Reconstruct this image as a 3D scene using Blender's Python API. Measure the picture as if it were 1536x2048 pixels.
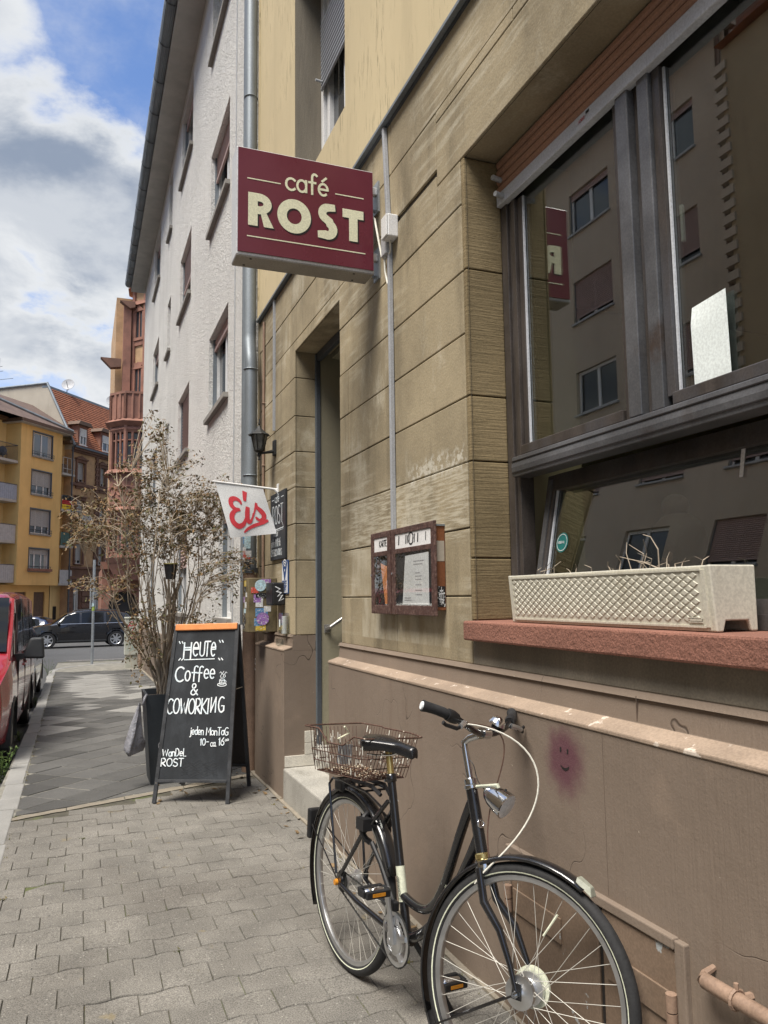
import bpy, bmesh, math, random
from mathutils import Vector, Matrix
random.seed(7)
PI=math.pi
sc=bpy.context.scene
for o in list(bpy.data.objects): bpy.data.objects.remove(o)
col=sc.collection
R=math.radians
SLOPE=-0.016
def gz(y): return SLOPE*y
def V(*a): return Vector(a)

# ---------------------------------------------------------------- camera
cd=bpy.data.cameras.new('camera'); cam=bpy.data.objects.new('camera',cd); col.objects.link(cam)
cd.sensor_fit='VERTICAL'; cd.sensor_height=36; cd.lens=1552.9/2048*36; cd.clip_start=.05; cd.clip_end=3000
_P,_Rl,_Y=R(6.183),R(-.73),R(21.2745)
fwd=V(math.sin(_Y)*math.cos(_P),math.cos(_Y)*math.cos(_P),math.sin(_P))
r0=V(math.cos(_Y),-math.sin(_Y),0); u0=r0.cross(fwd)
rt=r0*math.cos(_Rl)+u0*math.sin(_Rl); up=-r0*math.sin(_Rl)+u0*math.cos(_Rl)
M=Matrix((( rt.x,up.x,-fwd.x,0),(rt.y,up.y,-fwd.y,0),(rt.z,up.z,-fwd.z,1.46),(0,0,0,1)))
cam.matrix_world=M
sc.camera=cam
sc.cycles.max_bounces=7; sc.cycles.diffuse_bounces=3; sc.cycles.glossy_bounces=3; sc.cycles.transparent_max_bounces=10
# ---------------------------------------------------------------- light
CLOC=(2.35,.62,0)
SUN_EL,SUN_AZ=63,-122      # azimuth clockwise from +Y (street direction); from over the roofs across the street
sd=bpy.data.lights.new('sun','SUN'); sun=bpy.data.objects.new('sun',sd); col.objects.link(sun)
sd.energy=2.7; sd.angle=R(28); sd.color=(1,.94,.85)
sdir=V(math.sin(R(SUN_AZ))*math.cos(R(SUN_EL)),math.cos(R(SUN_AZ))*math.cos(R(SUN_EL)),math.sin(R(SUN_EL)))
sun.rotation_euler=sdir.to_track_quat('Z','Y').to_euler()
sc.view_settings.view_transform='Standard'; sc.view_settings.look='None'; sc.view_settings.gamma=1
sc.view_settings.exposure=1.2
w=bpy.data.worlds.new('World'); sc.world=w; w.use_nodes=True
nt=w.node_tree; nt.nodes.clear()
def nd(nt,t,**k):
    n=nt.nodes.new(t)
    for a,b in k.items():
        if hasattr(n,a): setattr(n,a,b)
        else: n.inputs[a].default_value=b
    return n
def lk(nt,a,b): nt.links.new(a,b)
wo=nd(nt,'ShaderNodeOutputWorld'); bg=nd(nt,'ShaderNodeBackground'); bg.inputs['Strength'].default_value=.15
w.cycles.sampling_method='MANUAL'; w.cycles.sample_map_resolution=512
sky=nd(nt,'ShaderNodeTexSky'); sky.sky_type='NISHITA'; sky.sun_disc=False
sky.sun_elevation=R(SUN_EL); sky.sun_rotation=R(SUN_AZ); sky.air_density=1.0; sky.dust_density=.6; sky.ozone_density=1.6
tc=nd(nt,'ShaderNodeTexCoord'); sep=nd(nt,'ShaderNodeSeparateXYZ'); lk(nt,tc.outputs['Generated'],sep.inputs[0])
def math_(nt,op,a,b=None,c=None):
    n=nt.nodes.new('ShaderNodeMath'); n.operation=op
    for i,x in enumerate((a,b,c)):
        if x is None: continue
        if isinstance(x,(int,float)): n.inputs[i].default_value=x
        else: nt.links.new(x,n.inputs[i])
    return n.outputs[0]
def mapr(nt,v,a,b,c=0,d=1,t='SMOOTHSTEP'):
    n=nt.nodes.new('ShaderNodeMapRange'); n.interpolation_type=t
    nt.links.new(v,n.inputs[0])
    for i,x in enumerate((a,b,c,d)): n.inputs[i+1].default_value=x
    return n.outputs[0]
def mixc(nt,f,a,b,mode='MIX'):
    n=nt.nodes.new('ShaderNodeMix'); n.data_type='RGBA'; n.blend_type=mode
    for i,x in ((0,f),(6,a),(7,b)):
        if isinstance(x,(int,float)): n.inputs[i].default_value=x
        elif isinstance(x,(tuple,list)): n.inputs[i].default_value=(x[0],x[1],x[2],1)
        else: nt.links.new(x,n.inputs[i])
    return n.outputs[2]
# clouds live on a flat layer far above: direction / height
den=math_(nt,'ADD',math_(nt,'MAXIMUM',sep.outputs[2],0.0),.30)
cx=math_(nt,'DIVIDE',sep.outputs[0],den); cy=math_(nt,'DIVIDE',sep.outputs[1],den)
cmb=nd(nt,'ShaderNodeCombineXYZ'); lk(nt,cx,cmb.inputs[0]); lk(nt,cy,cmb.inputs[1]); cmb.inputs[2].default_value=1.3
def noise(nt,vec,scale,detail=6,rough=.55,dist=0,w=None):
    n=nt.nodes.new('ShaderNodeTexNoise'); n.inputs['Scale'].default_value=scale; n.inputs['Detail'].default_value=detail
    n.inputs['Roughness'].default_value=rough; n.inputs['Distortion'].default_value=dist
    if vec is not None: nt.links.new(vec,n.inputs['Vector'])
    return n.outputs[0]
def mapping(nt,vec,loc=(0,0,0),scale=(1,1,1),rot=(0,0,0)):
    n=nt.nodes.new('ShaderNodeMapping'); nt.links.new(vec,n.inputs[0])
    n.inputs[1].default_value=loc; n.inputs[2].default_value=rot; n.inputs[3].default_value=scale
    return n.outputs[0]
CL=mapping(nt,cmb.outputs[0],loc=CLOC)
big=noise(nt,CL,1.05,2,.5)
fine=noise(nt,CL,3.0,8,.58,.3)
field=math_(nt,'ADD',math_(nt,'MULTIPLY',big,.68),math_(nt,'MULTIPLY',fine,.50))
mask=mapr(nt,field,.535,.60)
veil=math_(nt,'MULTIPLY',mapr(nt,noise(nt,mapping(nt,CL,loc=(7,3,0)),2.2,7,.62),.36,.68),.78)
mask=math_(nt,'MAXIMUM',mask,veil)
dens=mapr(nt,field,.57,.66)
puff=noise(nt,mapping(nt,CL,loc=(4.2,.1,0)),3.4,6,.6)
ccol=mixc(nt,math_(nt,'MULTIPLY',dens,mapr(nt,puff,.36,.60,1,.40)),(2.5,2.56,2.62),(.86,1.04,1.36))
skyc=mixc(nt,1.0,sky.outputs[0],(.48,.53,.63),'MULTIPLY')
fin=mixc(nt,mask,skyc,ccol)
lk(nt,fin,bg.inputs[0]); lk(nt,bg.outputs[0],wo.inputs[0])

# ---------------------------------------------------------------- materials
MATS={}
def bs(name,rough=.7,metal=0,spec=.5):
    m=bpy.data.materials.new(name); m.use_nodes=True; nt=m.node_tree
    b=nt.nodes['Principled BSDF']; b.inputs['Roughness'].default_value=rough; b.inputs['Metallic'].default_value=metal
    b.inputs['Specular IOR Level'].default_value=spec
    MATS[name]=m
    return m,nt,b
def posn(nt,local=False):
    if local: return nd(nt,'ShaderNodeTexCoord').outputs['Object']
    return nd(nt,'ShaderNodeNewGeometry').outputs['Position']
def bump(nt,b,h,strength=.3,dist=.01):
    n=nd(nt,'ShaderNodeBump'); n.inputs['Strength'].default_value=strength; n.inputs['Distance'].default_value=dist
    lk(nt,h,n.inputs['Height']); lk(nt,n.outputs[0],b.inputs['Normal']); return n
def sc3(c,k): return tuple(min(1,x*k) for x in c)
def pm(name,c,rough=.7,var=.15,vs=4,bp=.25,bs_=80,bd=.004,metal=0,spec=.4,rand=0,fine=.12,fs=120,local=False,c2=None,f2=(.5,.65),s2=2.5,stretch=(1,1,1),coat=0):
    m,nt,b=bs(name,rough,metal,spec)
    p=posn(nt,local)
    p2=mapping(nt,p,scale=stretch)
    n1=noise(nt,p2,vs,6,.6)
    colr=mixc(nt,mapr(nt,n1,.3,.7),sc3(c,1-var),sc3(c,1+var))
    if c2 is not None:
        colr=mixc(nt,mapr(nt,noise(nt,mapping(nt,p,loc=(3,9,5),scale=stretch),s2,7,.6),*f2),colr,c2)
    if fine:
        n2=noise(nt,p,fs,3,.6)
        colr=mixc(nt,1.0,colr,mixc(nt,mapr(nt,n2,.3,.7),(1-fine,)*3,(1+fine,)*3),'MULTIPLY')
    if rand:
        oi=nd(nt,'ShaderNodeObjectInfo'); rr=mapr(nt,oi.outputs['Random'],0,1,1-rand,1+rand,'LINEAR')
        cc=nd(nt,'ShaderNodeCombineXYZ'); [lk(nt,rr,cc.inputs[i]) for i in range(3)]
        colr=mixc(nt,1.0,colr,cc.outputs[0],'MULTIPLY')
    lk(nt,colr,b.inputs['Base Color'])
    if bp: bump(nt,b,noise(nt,p2,bs_,4,.6),bp,bd)
    if coat: b.inputs['Coat Weight'].default_value=coat; b.inputs['Coat Roughness'].default_value=.04
    rn=mapr(nt,n1,.3,.7,max(0,rough-.08),min(1,rough+.08)); lk(nt,rn,b.inputs['Roughness'])
    return m

# ---------------------------------------------------------------- mesh builder
ORG={}
def thing(name,label,cat,loc=(0,0,0),group=None,local=False,kind=None,rot=None):
    o=bpy.data.objects.new(name,None); col.objects.link(o); o.location=loc
    o.empty_display_size=.1
    if rot: o.rotation_euler=rot
    if label: o['label']=label
    if cat: o['category']=cat
    if group: o['group']=group
    if kind: o['kind']=kind
    ORG[o.name]=V(0,0,0) if local else V(*loc)
    return o
def tag(o,label,cat,group=None,kind=None):
    if label:o['label']=label
    if cat:o['category']=cat
    if group:o['group']=group
    if kind:o['kind']=kind
    return o
class MB:
    def __init__(s): s.v=[]; s.f=[]
    def add(s,vs,fs):
        n=len(s.v); s.v+= [V(*p) for p in vs]; s.f+=[[i+n for i in f] for f in fs]; return s
    def box(s,x0,x1,y0,y1,z0,z1):
        return s.add([(x0,y0,z0),(x1,y0,z0),(x1,y1,z0),(x0,y1,z0),(x0,y0,z1),(x1,y0,z1),(x1,y1,z1),(x0,y1,z1)],
            [(0,3,2,1),(4,5,6,7),(0,1,5,4),(1,2,6,5),(2,3,7,6),(3,0,4,7)])
    def hexa(s,b,t):   # bottom 4, top 4
        return s.add(list(b)+list(t),[(0,3,2,1),(4,5,6,7),(0,1,5,4),(1,2,6,5),(2,3,7,6),(3,0,4,7)])
    def poly(s,pts): return s.add(pts,[tuple(range(len(pts)))])
    def prism(s,pts,d):  # polygon 3D points extruded by vector d
        n=len(pts); d=V(*d); a=[V(*p) for p in pts]
        return s.add(a+[p+d for p in a],[tuple(range(n))[::-1],tuple(range(n,2*n))]+[(i,(i+1)%n,n+(i+1)%n,n+i) for i in range(n)])
    def tube(s,path,r,n=8,closed=False,cap=True,sx=1):
        P=[V(*p) for p in path]; L=len(P); rr=r if isinstance(r,(list,tuple)) else [r]*L
        T=[]
        for i in range(L):
            if closed: t=P[(i+1)%L]-P[i-1]
            else: t=P[min(i+1,L-1)]-P[max(i-1,0)]
            T.append(t.normalized() if t.length>1e-9 else V(0,0,1))
        a=V(0,0,1) if abs(T[0].z)<.9 else V(1,0,0)
        nx=T[0].cross(a).normalized(); base=len(s.v)
        for i in range(L):
            nx=(nx-T[i]*nx.dot(T[i])); nx=nx.normalized() if nx.length>1e-6 else T[i].orthogonal().normalized()
            ny=T[i].cross(nx)
            for k in range(n):
                q=2*PI*k/n; s.v.append(P[i]+(nx*math.cos(q)*sx+ny*math.sin(q))*rr[i])
        m=L if closed else L-1
        for i in range(m):
            for k in range(n):
                j=(i+1)%L
                s.f.append([base+i*n+k,base+i*n+(k+1)%n,base+j*n+(k+1)%n,base+j*n+k])
        if cap and not closed:
            s.f.append([base+k for k in range(n)][::-1]); s.f.append([base+(L-1)*n+k for k in range(n)])
        return s
    def lathe(s,prof,n=24,c=(0,0,0),ax=(0,0,1),up=None):
        A=V(*ax).normalized(); X=A.orthogonal().normalized() if up is None else V(*up); Y=A.cross(X); c=V(*c); base=len(s.v); L=len(prof)
        for (r,h) in prof:
            for k in range(n):
                q=2*PI*k/n; s.v.append(c+A*h+(X*math.cos(q)+Y*math.sin(q))*r)
        for i in range(L-1):
            for k in range(n): s.f.append([base+i*n+k,base+i*n+(k+1)%n,base+(i+1)*n+(k+1)%n,base+(i+1)*n+k])
        return s
    def torus(s,c,ax,Rr,r,n=48,m=10,squash=1):
        A=V(*ax).normalized(); X=A.orthogonal().normalized(); Y=A.cross(X); c=V(*c); base=len(s.v)
        for i in range(n):
            q=2*PI*i/n; d=X*math.cos(q)+Y*math.sin(q)
            for k in range(m):
                p=2*PI*k/m; s.v.append(c+d*(Rr+r*math.cos(p))+A*(r*squash*math.sin(p)))
        for i in range(n):
            for k in range(m): s.f.append([base+i*m+k,base+((i+1)%n)*m+k,base+((i+1)%n)*m+(k+1)%m,base+i*m+(k+1)%m])
        return s
    def sphere(s,c,r,n=12,m=8,sc=(1,1,1)):
        base=len(s.v); c=V(*c)
        for i in range(m+1):
            t=PI*i/m
            for k in range(n):
                q=2*PI*k/n; s.v.append(c+V(math.sin(t)*math.cos(q)*r*sc[0],math.sin(t)*math.sin(q)*r*sc[1],math.cos(t)*r*sc[2]))
        for i in range(m):
            for k in range(n): s.f.append([base+i*n+k,base+(i+1)*n+k,base+(i+1)*n+(k+1)%n,base+i*n+(k+1)%n])
        return s
    def stroke(s,path,wd,fr,h=.0015):  # flat ribbon in plane fr=(o,ux,uy,n)
        o,ux,uy,nn=fr; P=[V(p[0],p[1]) for p in path]; L=len(P)
        wr=wd if isinstance(wd,(list,tuple)) else [wd]*L
        if L<2: return s
        P2=list(P)
        e=(P[0]-P[1]); e=e.normalized() if e.length>0 else V(0,0); 
        closed=(P[0]-P[-1]).length<1e-6
        if not closed:
            P2[0]=P[0]+e*wr[0]*.4; e=(P[-1]-P[-2]); e=e.normalized() if e.length>0 else V(0,0); P2[-1]=P[-1]+e*wr[-1]*.4
        base=len(s.v)
        for i in range(L):
            if closed: t=P2[1]-P2[-2] if i in (0,L-1) else P2[i+1]-P2[i-1]
            else: t=P2[min(i+1,L-1)]-P2[max(i-1,0)]
            t=t.normalized() if t.length>1e-9 else V(1,0)
            nrm=V(-t.y,t.x); k=1
            if 0<i<L-1:
                a=(P2[i]-P2[i-1]).normalized(); cs=max(.5,abs(a.dot(t))); k=1/cs
            for sg in (1,-1):
                q=P2[i]+nrm*sg*wr[i]*.5*k; s.v.append(o+ux*q.x+uy*q.y+nn*h)
        for i in range(L-1): s.f.append([base+2*i,base+2*i+1,base+2*i+3,base+2*i+2])
        return s
    def xf(s,m,i0=0):
        for i in range(i0,len(s.v)): s.v[i]=m@s.v[i]
        return s
    def mesh(s,name,mat,off=V(0,0,0),smooth=False):
        me=bpy.data.meshes.new(name); me.from_pydata([tuple(p-off) for p in s.v],[],s.f); me.update()
        if mat: me.materials.append(MATS[mat] if isinstance(mat,str) else mat)
        if smooth:
            me.shade_smooth()
            if smooth is not True: me.set_sharp_from_angle(angle=R(smooth))
        return me
    def build(s,name,mat,parent=None,smooth=False,bevel=0,kind=None):
        off=ORG.get(parent.name,V(0,0,0)) if parent else V(0,0,0)
        me=s.mesh(name,mat,off,smooth)
        bm=bmesh.new(); bm.from_mesh(me); bmesh.ops.recalc_face_normals(bm,faces=bm.faces); bm.to_mesh(me); bm.free()
        if smooth and smooth is not True: me.set_sharp_from_angle(angle=R(smooth))
        o=bpy.data.objects.new(name,me); col.objects.link(o)
        if parent: o.parent=parent
        ORG[o.name]=off
        if kind: o['kind']=kind
        if bevel:
            b=o.modifiers.new('bevel','BEVEL'); b.width=bevel; b.segments=2; b.limit_method='ANGLE'; b.angle_limit=R(40)
        return o
def weld(o):
    b=bmesh.new(); b.from_mesh(o.data); bmesh.ops.remove_doubles(b,verts=b.verts,dist=1e-5); bmesh.ops.recalc_face_normals(b,faces=b.faces); b.to_mesh(o.data); b.free(); return o
def bx(name,mat,parent,x0,x1,y0,y1,z0,z1,bevel=0): return MB().box(x0,x1,y0,y1,z0,z1).build(name,mat,parent,bevel=bevel)
class Fr:
    """facade frame: u along the wall, n outward, z up"""
    def __init__(s,o,u,n): s.o=V(*o); s.u=V(*u).normalized(); s.n=V(*n).normalized()
    def p(s,u,n,z): return s.o+s.u*u+s.n*n+V(0,0,z)
    def box(s,mb,u0,u1,n0,n1,z0,z1):
        mb.hexa([s.p(u0,n0,z0),s.p(u1,n0,z0),s.p(u1,n1,z0),s.p(u0,n1,z0)],[s.p(u0,n0,z1),s.p(u1,n0,z1),s.p(u1,n1,z1),s.p(u0,n1,z1)]); return mb
    def bx(s,name,mat,parent,u0,u1,n0,n1,z0,z1,bevel=0): return s.box(MB(),u0,u1,n0,n1,z0,z1).build(name,mat,parent,bevel=bevel)
    def quad(s,mb,u0,u1,n,z0,z1): mb.poly([s.p(u0,n,z0),s.p(u1,n,z0),s.p(u1,n,z1),s.p(u0,n,z1)]); return mb
    def holes(s,mb,u0,u1,z0,z1,hs,depth=.15,n=0):
        us=sorted({u0,u1,*[h[0] for h in hs],*[h[1] for h in hs]}); zs=sorted({z0,z1,*[h[2] for h in hs],*[h[3] for h in hs]})
        us=[a for a in us if u0<=a<=u1]; zs=[a for a in zs if z0<=a<=z1]
        for i in range(len(us)-1):
            for j in range(len(zs)-1):
                cu=(us[i]+us[i+1])/2; cz=(zs[j]+zs[j+1])/2
                if any(h[0]<cu<h[1] and h[2]<cz<h[3] for h in hs): continue
                s.quad(mb,us[i],us[i+1],n,zs[j],zs[j+1])
        for a,b,c,d in hs:
            mb.poly([s.p(a,n,c),s.p(a,n-depth,c),s.p(a,n-depth,d),s.p(a,n,d)]); mb.poly([s.p(b,n,c),s.p(b,n,d),s.p(b,n-depth,d),s.p(b,n-depth,c)])
            mb.poly([s.p(a,n,d),s.p(a,n-depth,d),s.p(b,n-depth,d),s.p(b,n,d)]); mb.poly([s.p(a,n,c),s.p(b,n,c),s.p(b,n-depth,c),s.p(a,n-depth,c)])
        return mb
    def plane(s,u,n,z): return (s.p(u,n,z),s.u,V(0,0,1),s.n)

# ---------------------------------------------------------------- stroke lettering
def arc(cx,cy,rx,ry,a0,a1,n=12): return [(cx+rx*math.cos(R(a0+(a1-a0)*i/n)),cy+ry*math.sin(R(a0+(a1-a0)*i/n))) for i in range(n+1)]
GL={ # width, polylines (cap height 1)
'A':(.62,[[(0,0),(.31,1),(.62,0)],[(.12,.36),(.5,.36)]]),
'B':(.55,[[(0,0),(0,1),(.3,1)]+arc(.3,.77,.2,.23,90,-90,6)+[(0,.54)],[(.3,.54)]+arc(.3,.27,.25,.27,90,-90,6)+[(0,0)]]),
'C':(.6,[arc(.36,.5,.36,.5,50,310,16)]),
'D':(.6,[[(0,0),(0,1),(.2,1)]+arc(.2,.5,.38,.5,90,-90,10)+[(0,0)]]),
'E':(.5,[[(.48,1),(0,1),(0,0),(.48,0)],[(0,.52),(.4,.52)]]),
'F':(.48,[[(.48,1),(0,1),(0,0)],[(0,.52),(.4,.52)]]),
'G':(.64,[arc(.36,.5,.36,.5,55,270,14)+[(.6,.12),(.6,.42),(.36,.42)]]),
'H':(.56,[[(0,0),(0,1)],[(.56,0),(.56,1)],[(0,.55),(.56,.55)]]),
'I':(.1,[[(.05,0),(.05,1)]]),
'K':(.56,[[(0,0),(0,1)],[(.54,1),(.03,.45),(.56,0)]]),
'L':(.46,[[(0,1),(0,0),(.46,0)]]),
'M':(.76,[[(0,0),(.06,1),(.38,.35),(.7,1),(.76,0)]]),
'N':(.6,[[(0,0),(0,1),(.58,0),(.58,1)]]),
'O':(.66,[arc(.33,.5,.33,.5,90,450,20)]),
'P':(.52,[[(0,0),(0,1),(.26,1)]+arc(.26,.74,.24,.26,90,-90,8)+[(0,.48)]]),
'R':(.56,[[(0,0),(0,1),(.26,1)]+arc(.26,.74,.24,.26,90,-90,8)+[(.06,.48),(.56,0)]]),
'S':(.54,[arc(.28,.75,.24,.25,30,265,10)+arc(.27,.25,.27,.25,85,-150,10)]),
'T':(.56,[[(0,1),(.56,1)],[(.28,1),(.28,0)]]),
'U':(.54,[[(0,1)]+arc(.27,.27,.27,.27,180,360,10)+[(.54,1)]]),
'W':(.84,[[(0,1),(.2,0),(.42,.72),(.64,0),(.84,1)]]),
'a':(.48,[arc(.24,.29,.24,.29,20,340,14),[(.47,.58),(.47,.02)]]),
'c':(.44,[arc(.27,.29,.27,.29,45,315,12)]),
'd':(.48,[arc(.24,.29,.24,.29,20,340,14),[(.47,1),(.47,.02)]]),
'e':(.5,[[(.05,.3),(.46,.3)],arc(.25,.3,.24,.29,0,310,16)]),
'f':(.36,[arc(.3,.82,.14,.18,40,180,6)+[(.16,-.02)],[(.0,.56),(.34,.56)]]),
'g':(.48,[arc(.24,.29,.24,.29,20,340,14),[(.47,.58),(.47,-.1)]+arc(.25,-.12,.22,.2,0,-150,8)]),
'i':(.1,[[(.05,.0),(.05,.58)],[(.05,.78),(.05,.82)]]),
'j':(.2,[[(.16,.58),(.16,-.12)]+arc(.02,-.12,.14,.16,0,-120,6),[(.16,.78),(.16,.83)]]),
'l':(.1,[[(.05,1),(.05,0)]]),
'n':(.46,[[(0,.58),(0,0)],[(0,.36)]+arc(.23,.34,.22,.24,170,10,8)+[(.46,0)]]),
'o':(.52,[arc(.26,.29,.26,.29,90,450,16)]),
't':(.34,[[(.16,.85),(.16,.08),(.3,.02)],[(0,.58),(.32,.58)]]),
'w':(.66,[[(0,.6),(.16,0),(.33,.5),(.5,0),(.66,.6)]]),
'u':(.46,[[(0,.58)]+arc(.23,.22,.23,.22,180,360,8)+[(.46,.58)]]),
'z':(.42,[[(0,.58),(.42,.58),(0,0),(.42,0)]]),
's':(.36,[arc(.19,.44,.16,.15,30,260,8)+arc(.18,.15,.18,.15,85,-150,8)]),
'1':(.2,[[(0,.8),(.14,1),(.14,0)]]),
'0':(.48,[arc(.24,.5,.24,.5,90,450,16)]),
'6':(.46,[[(.4,1),(.1,.6)]+arc(.23,.28,.23,.28,150,510,16)]),
'&':(.7,[[(.68,.0),(.16,.68)]+arc(.3,.8,.17,.2,200,-20,8)+[(.08,.35)]+arc(.26,.2,.22,.2,150,350,8)+[(.62,.45)]]),
'-':(.4,[[(.05,.5),(.36,.5)]]),'.':(.14,[[(.05,.0),(.07,.06)]]),' ':(.4,[]),
}
GL['é']=(.5,GL['e'][1]+[[(.2,.72),(.4,.9)]])
def text(mb,fr,s,x,y,h,wd,sp=.16,jit=0,hh=.0015,slant=0,wx=1,rng=random):
    cx=x; k=0
    for ch in s:
        wq,pl=GL[ch]
        dy=rng.uniform(-jit,jit)*h; a=rng.uniform(-jit,jit)*.6
        for pth in pl:
            k+=1
            q=[(cx+(px*math.cos(a)-py*math.sin(a)+slant*py)*h*wx,y+dy+(py*math.cos(a)+px*math.sin(a))*h) for px,py in pth]
            mb.stroke(q,wd,fr,hh+.00012*(k%7))
        cx+=(wq+sp)*h*wx
    return cx
def tw(s,h,sp=.16,wx=1): return sum((GL[c][0]+sp)*h*wx for c in s)-sp*h*wx
pm('paver',(.180,.169,.149),.92,.18,3.5,.6,190,.004,rand=.06,fine=.45,fs=190,c2=(.135,.124,.108),f2=(.5,.75),s2=1.1)
def gum(name):
    m=MATS[name]; nt=m.node_tree; b=nt.nodes['Principled BSDF']; src=b.inputs['Base Color'].links[0].from_socket; p=posn(nt)
    vo=nd(nt,'ShaderNodeTexVoronoi'); vo.inputs['Scale'].default_value=2.6; lk(nt,p,vo.inputs['Vector'])
    d=math_(nt,'ADD',vo.outputs['Distance'],math_(nt,'MULTIPLY',noise(nt,p,60,3,.6),.02)); sp=mapr(nt,d,.045,.06,1,0); sel=nd(nt,'ShaderNodeSeparateColor'); lk(nt,vo.outputs['Color'],sel.inputs[0])
    c=mixc(nt,math_(nt,'MULTIPLY',sp,mapr(nt,sel.outputs[0],.35,.45,0,.55)),src,(.07,.065,.058))
    v2=nd(nt,'ShaderNodeTexVoronoi'); v2.inputs['Scale'].default_value=75; lk(nt,p,v2.inputs['Vector']); s2=nd(nt,'ShaderNodeSeparateColor'); lk(nt,v2.outputs['Color'],s2.inputs[0])
    c=mixc(nt,math_(nt,'MULTIPLY',mapr(nt,v2.outputs['Distance'],.22,.34,1,0),mapr(nt,s2.outputs[0],.90,.93,0,.8)),c,(.36,.34,.30))
    st=mapr(nt,noise(nt,mapping(nt,p,loc=(3,1,2)),.8,5,.6),.5,.72,0,.38); c=mixc(nt,st,c,(.085,.077,.066))
    yl=mapr(nt,noise(nt,mapping(nt,p,loc=(6,2,2)),4.5,6,.7),.64,.72,0,.55); c=mixc(nt,yl,c,(.24,.19,.10))
    lk(nt,c,b.inputs['Base Color'])
gum('paver')
pm('bed',(.085,.078,.06),.95,.3,9,.5,200,.006,c2=(.10,.115,.045),f2=(.52,.66),s2=3)
pm('mortar',(.24,.21,.165),.95,.15,5,.5,180,.004)
pm('slab',(.092,.090,.085),.92,.16,1.5,.5,300,.003,rand=.3,fine=.4,fs=260)
pm('slab_pale',(.235,.23,.215),.92,.1,2,.4,300,.003,rand=.06,fine=.2,fs=500)
pm('slab_joint',(.21,.20,.17),.95,.3,6,.4,120,.004)
pm('kerb',(.27,.265,.25),.85,.12,3,.4,220,.004,rand=.1,fine=.3,fs=380)
pm('asphalt',(.085,.085,.085),.92,.12,.6,.6,240,.006,fine=.35,fs=300)
pm('setts',(.17,.16,.15),.9,.2,6,.5,60,.02)
pm('ground',(.10,.10,.095),.95,.15,.2,.3,20,.02)
def stone(name,base,dark,pale,tool=0,amt=1.0):
    m,nt,b=bs(name,.88,0,.25); p=posn(nt)
    n1=noise(nt,p,1.1,7,.6); n2=noise(nt,mapping(nt,p,scale=(1,1,.22)),3.2,7,.62); n3=noise(nt,p,95,4,.6)
    oi=nd(nt,'ShaderNodeObjectInfo')
    c=mixc(nt,mapr(nt,n1,.35,.68),base,dark)
    c=mixc(nt,math_(nt,'MULTIPLY',mapr(nt,n2,.49,.69),.62*amt),c,sc3(dark,.62))
    # diagonal brushed pale wear
    dg=noise(nt,mapping(nt,p,rot=(R(-24),0,0),scale=(1,.45,5)),4.5,7,.66)
    patch=mapr(nt,noise(nt,mapping(nt,p,loc=(5,2,8)),.95,3,.5),.44,.60)
    c=mixc(nt,math_(nt,'MULTIPLY',math_(nt,'MULTIPLY',mapr(nt,dg,.47,.66),patch),.42*amt),c,pale)
    bl=mapr(nt,noise(nt,mapping(nt,p,loc=(2,7,1),scale=(1,1,.55)),2.3,8,.68),.54,.70); c=mixc(nt,math_(nt,'MULTIPLY',bl,.5*amt),c,pale)
    sm=mapr(nt,noise(nt,mapping(nt,p,loc=(8,3,4)),.55,5,.6),.5,.68); c=mixc(nt,math_(nt,'MULTIPLY',sm,.35*amt),c,sc3(dark,.75))
    rr=mapr(nt,oi.outputs['Random'],0,1,.90,1.08,'LINEAR'); cc=nd(nt,'ShaderNodeCombineXYZ'); [lk(nt,rr,cc.inputs[i]) for i in range(3)]
    c=mixc(nt,1.0,c,cc.outputs[0],'MULTIPLY')
    c=mixc(nt,1.0,c,mixc(nt,mapr(nt,n3,.3,.7),(.9,)*3,(1.08,)*3),'MULTIPLY')
    if not tool:
        sp_=nd(nt,'ShaderNodeSeparateXYZ'); lk(nt,p,sp_.inputs[0]); Y_,Z_=sp_.outputs[1],sp_.outputs[2]
        wob=math_(nt,'MULTIPLY',math_(nt,'SUBTRACT',noise(nt,p,3,5,.6),.5),.35)
        def band(v,a,b,e,w_=None):
            v=math_(nt,'ADD',v,w_) if w_ is not None else v
            return math_(nt,'MULTIPLY',mapr(nt,v,a-e,a+e),mapr(nt,v,b-e,b+e,1,0))
        # scrubbed pale patch with diagonal brush marks, and ghosts of removed panels
        ds=noise(nt,mapping(nt,p,rot=(R(-27),0,0),scale=(1,1.2,16)),5,7,.7)
        br=math_(nt,'MULTIPLY',math_(nt,'MULTIPLY',band(Y_,3.05,4.66,.10,wob),band(Z_,1.74,2.07,.05,math_(nt,'MULTIPLY',wob,.5))),mapr(nt,ds,.42,.60))
        c=mixc(nt,math_(nt,'MULTIPLY',br,.62),c,pale)
        b2=math_(nt,'MULTIPLY',math_(nt,'MULTIPLY',band(Y_,3.05,3.75,.06,wob),band(Z_,2.03,2.13,.03,math_(nt,'MULTIPLY',wob,.25))),mapr(nt,noise(nt,p,26,6,.7),.45,.58)); c=mixc(nt,math_(nt,'MULTIPLY',b2,.75),c,(.62,.59,.50))
        for (y0,y1,z0,z1) in ((4.22,4.66,1.47,1.74),(3.27,4.46,1.22,1.45)):
            pn=math_(nt,'MULTIPLY',math_(nt,'MULTIPLY',band(Y_,y0,y1,.004),band(Z_,z0,z1,.004)),mapr(nt,noise(nt,mapping(nt,p,scale=(1,1,.35)),7,6,.65),.35,.62)); c=mixc(nt,math_(nt,'MULTIPLY',pn,.5),c,pale)
    # pits
    vo=nd(nt,'ShaderNodeTexVoronoi'); vo.inputs['Scale'].default_value=26; lk(nt,p,vo.inputs['Vector'])
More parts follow.
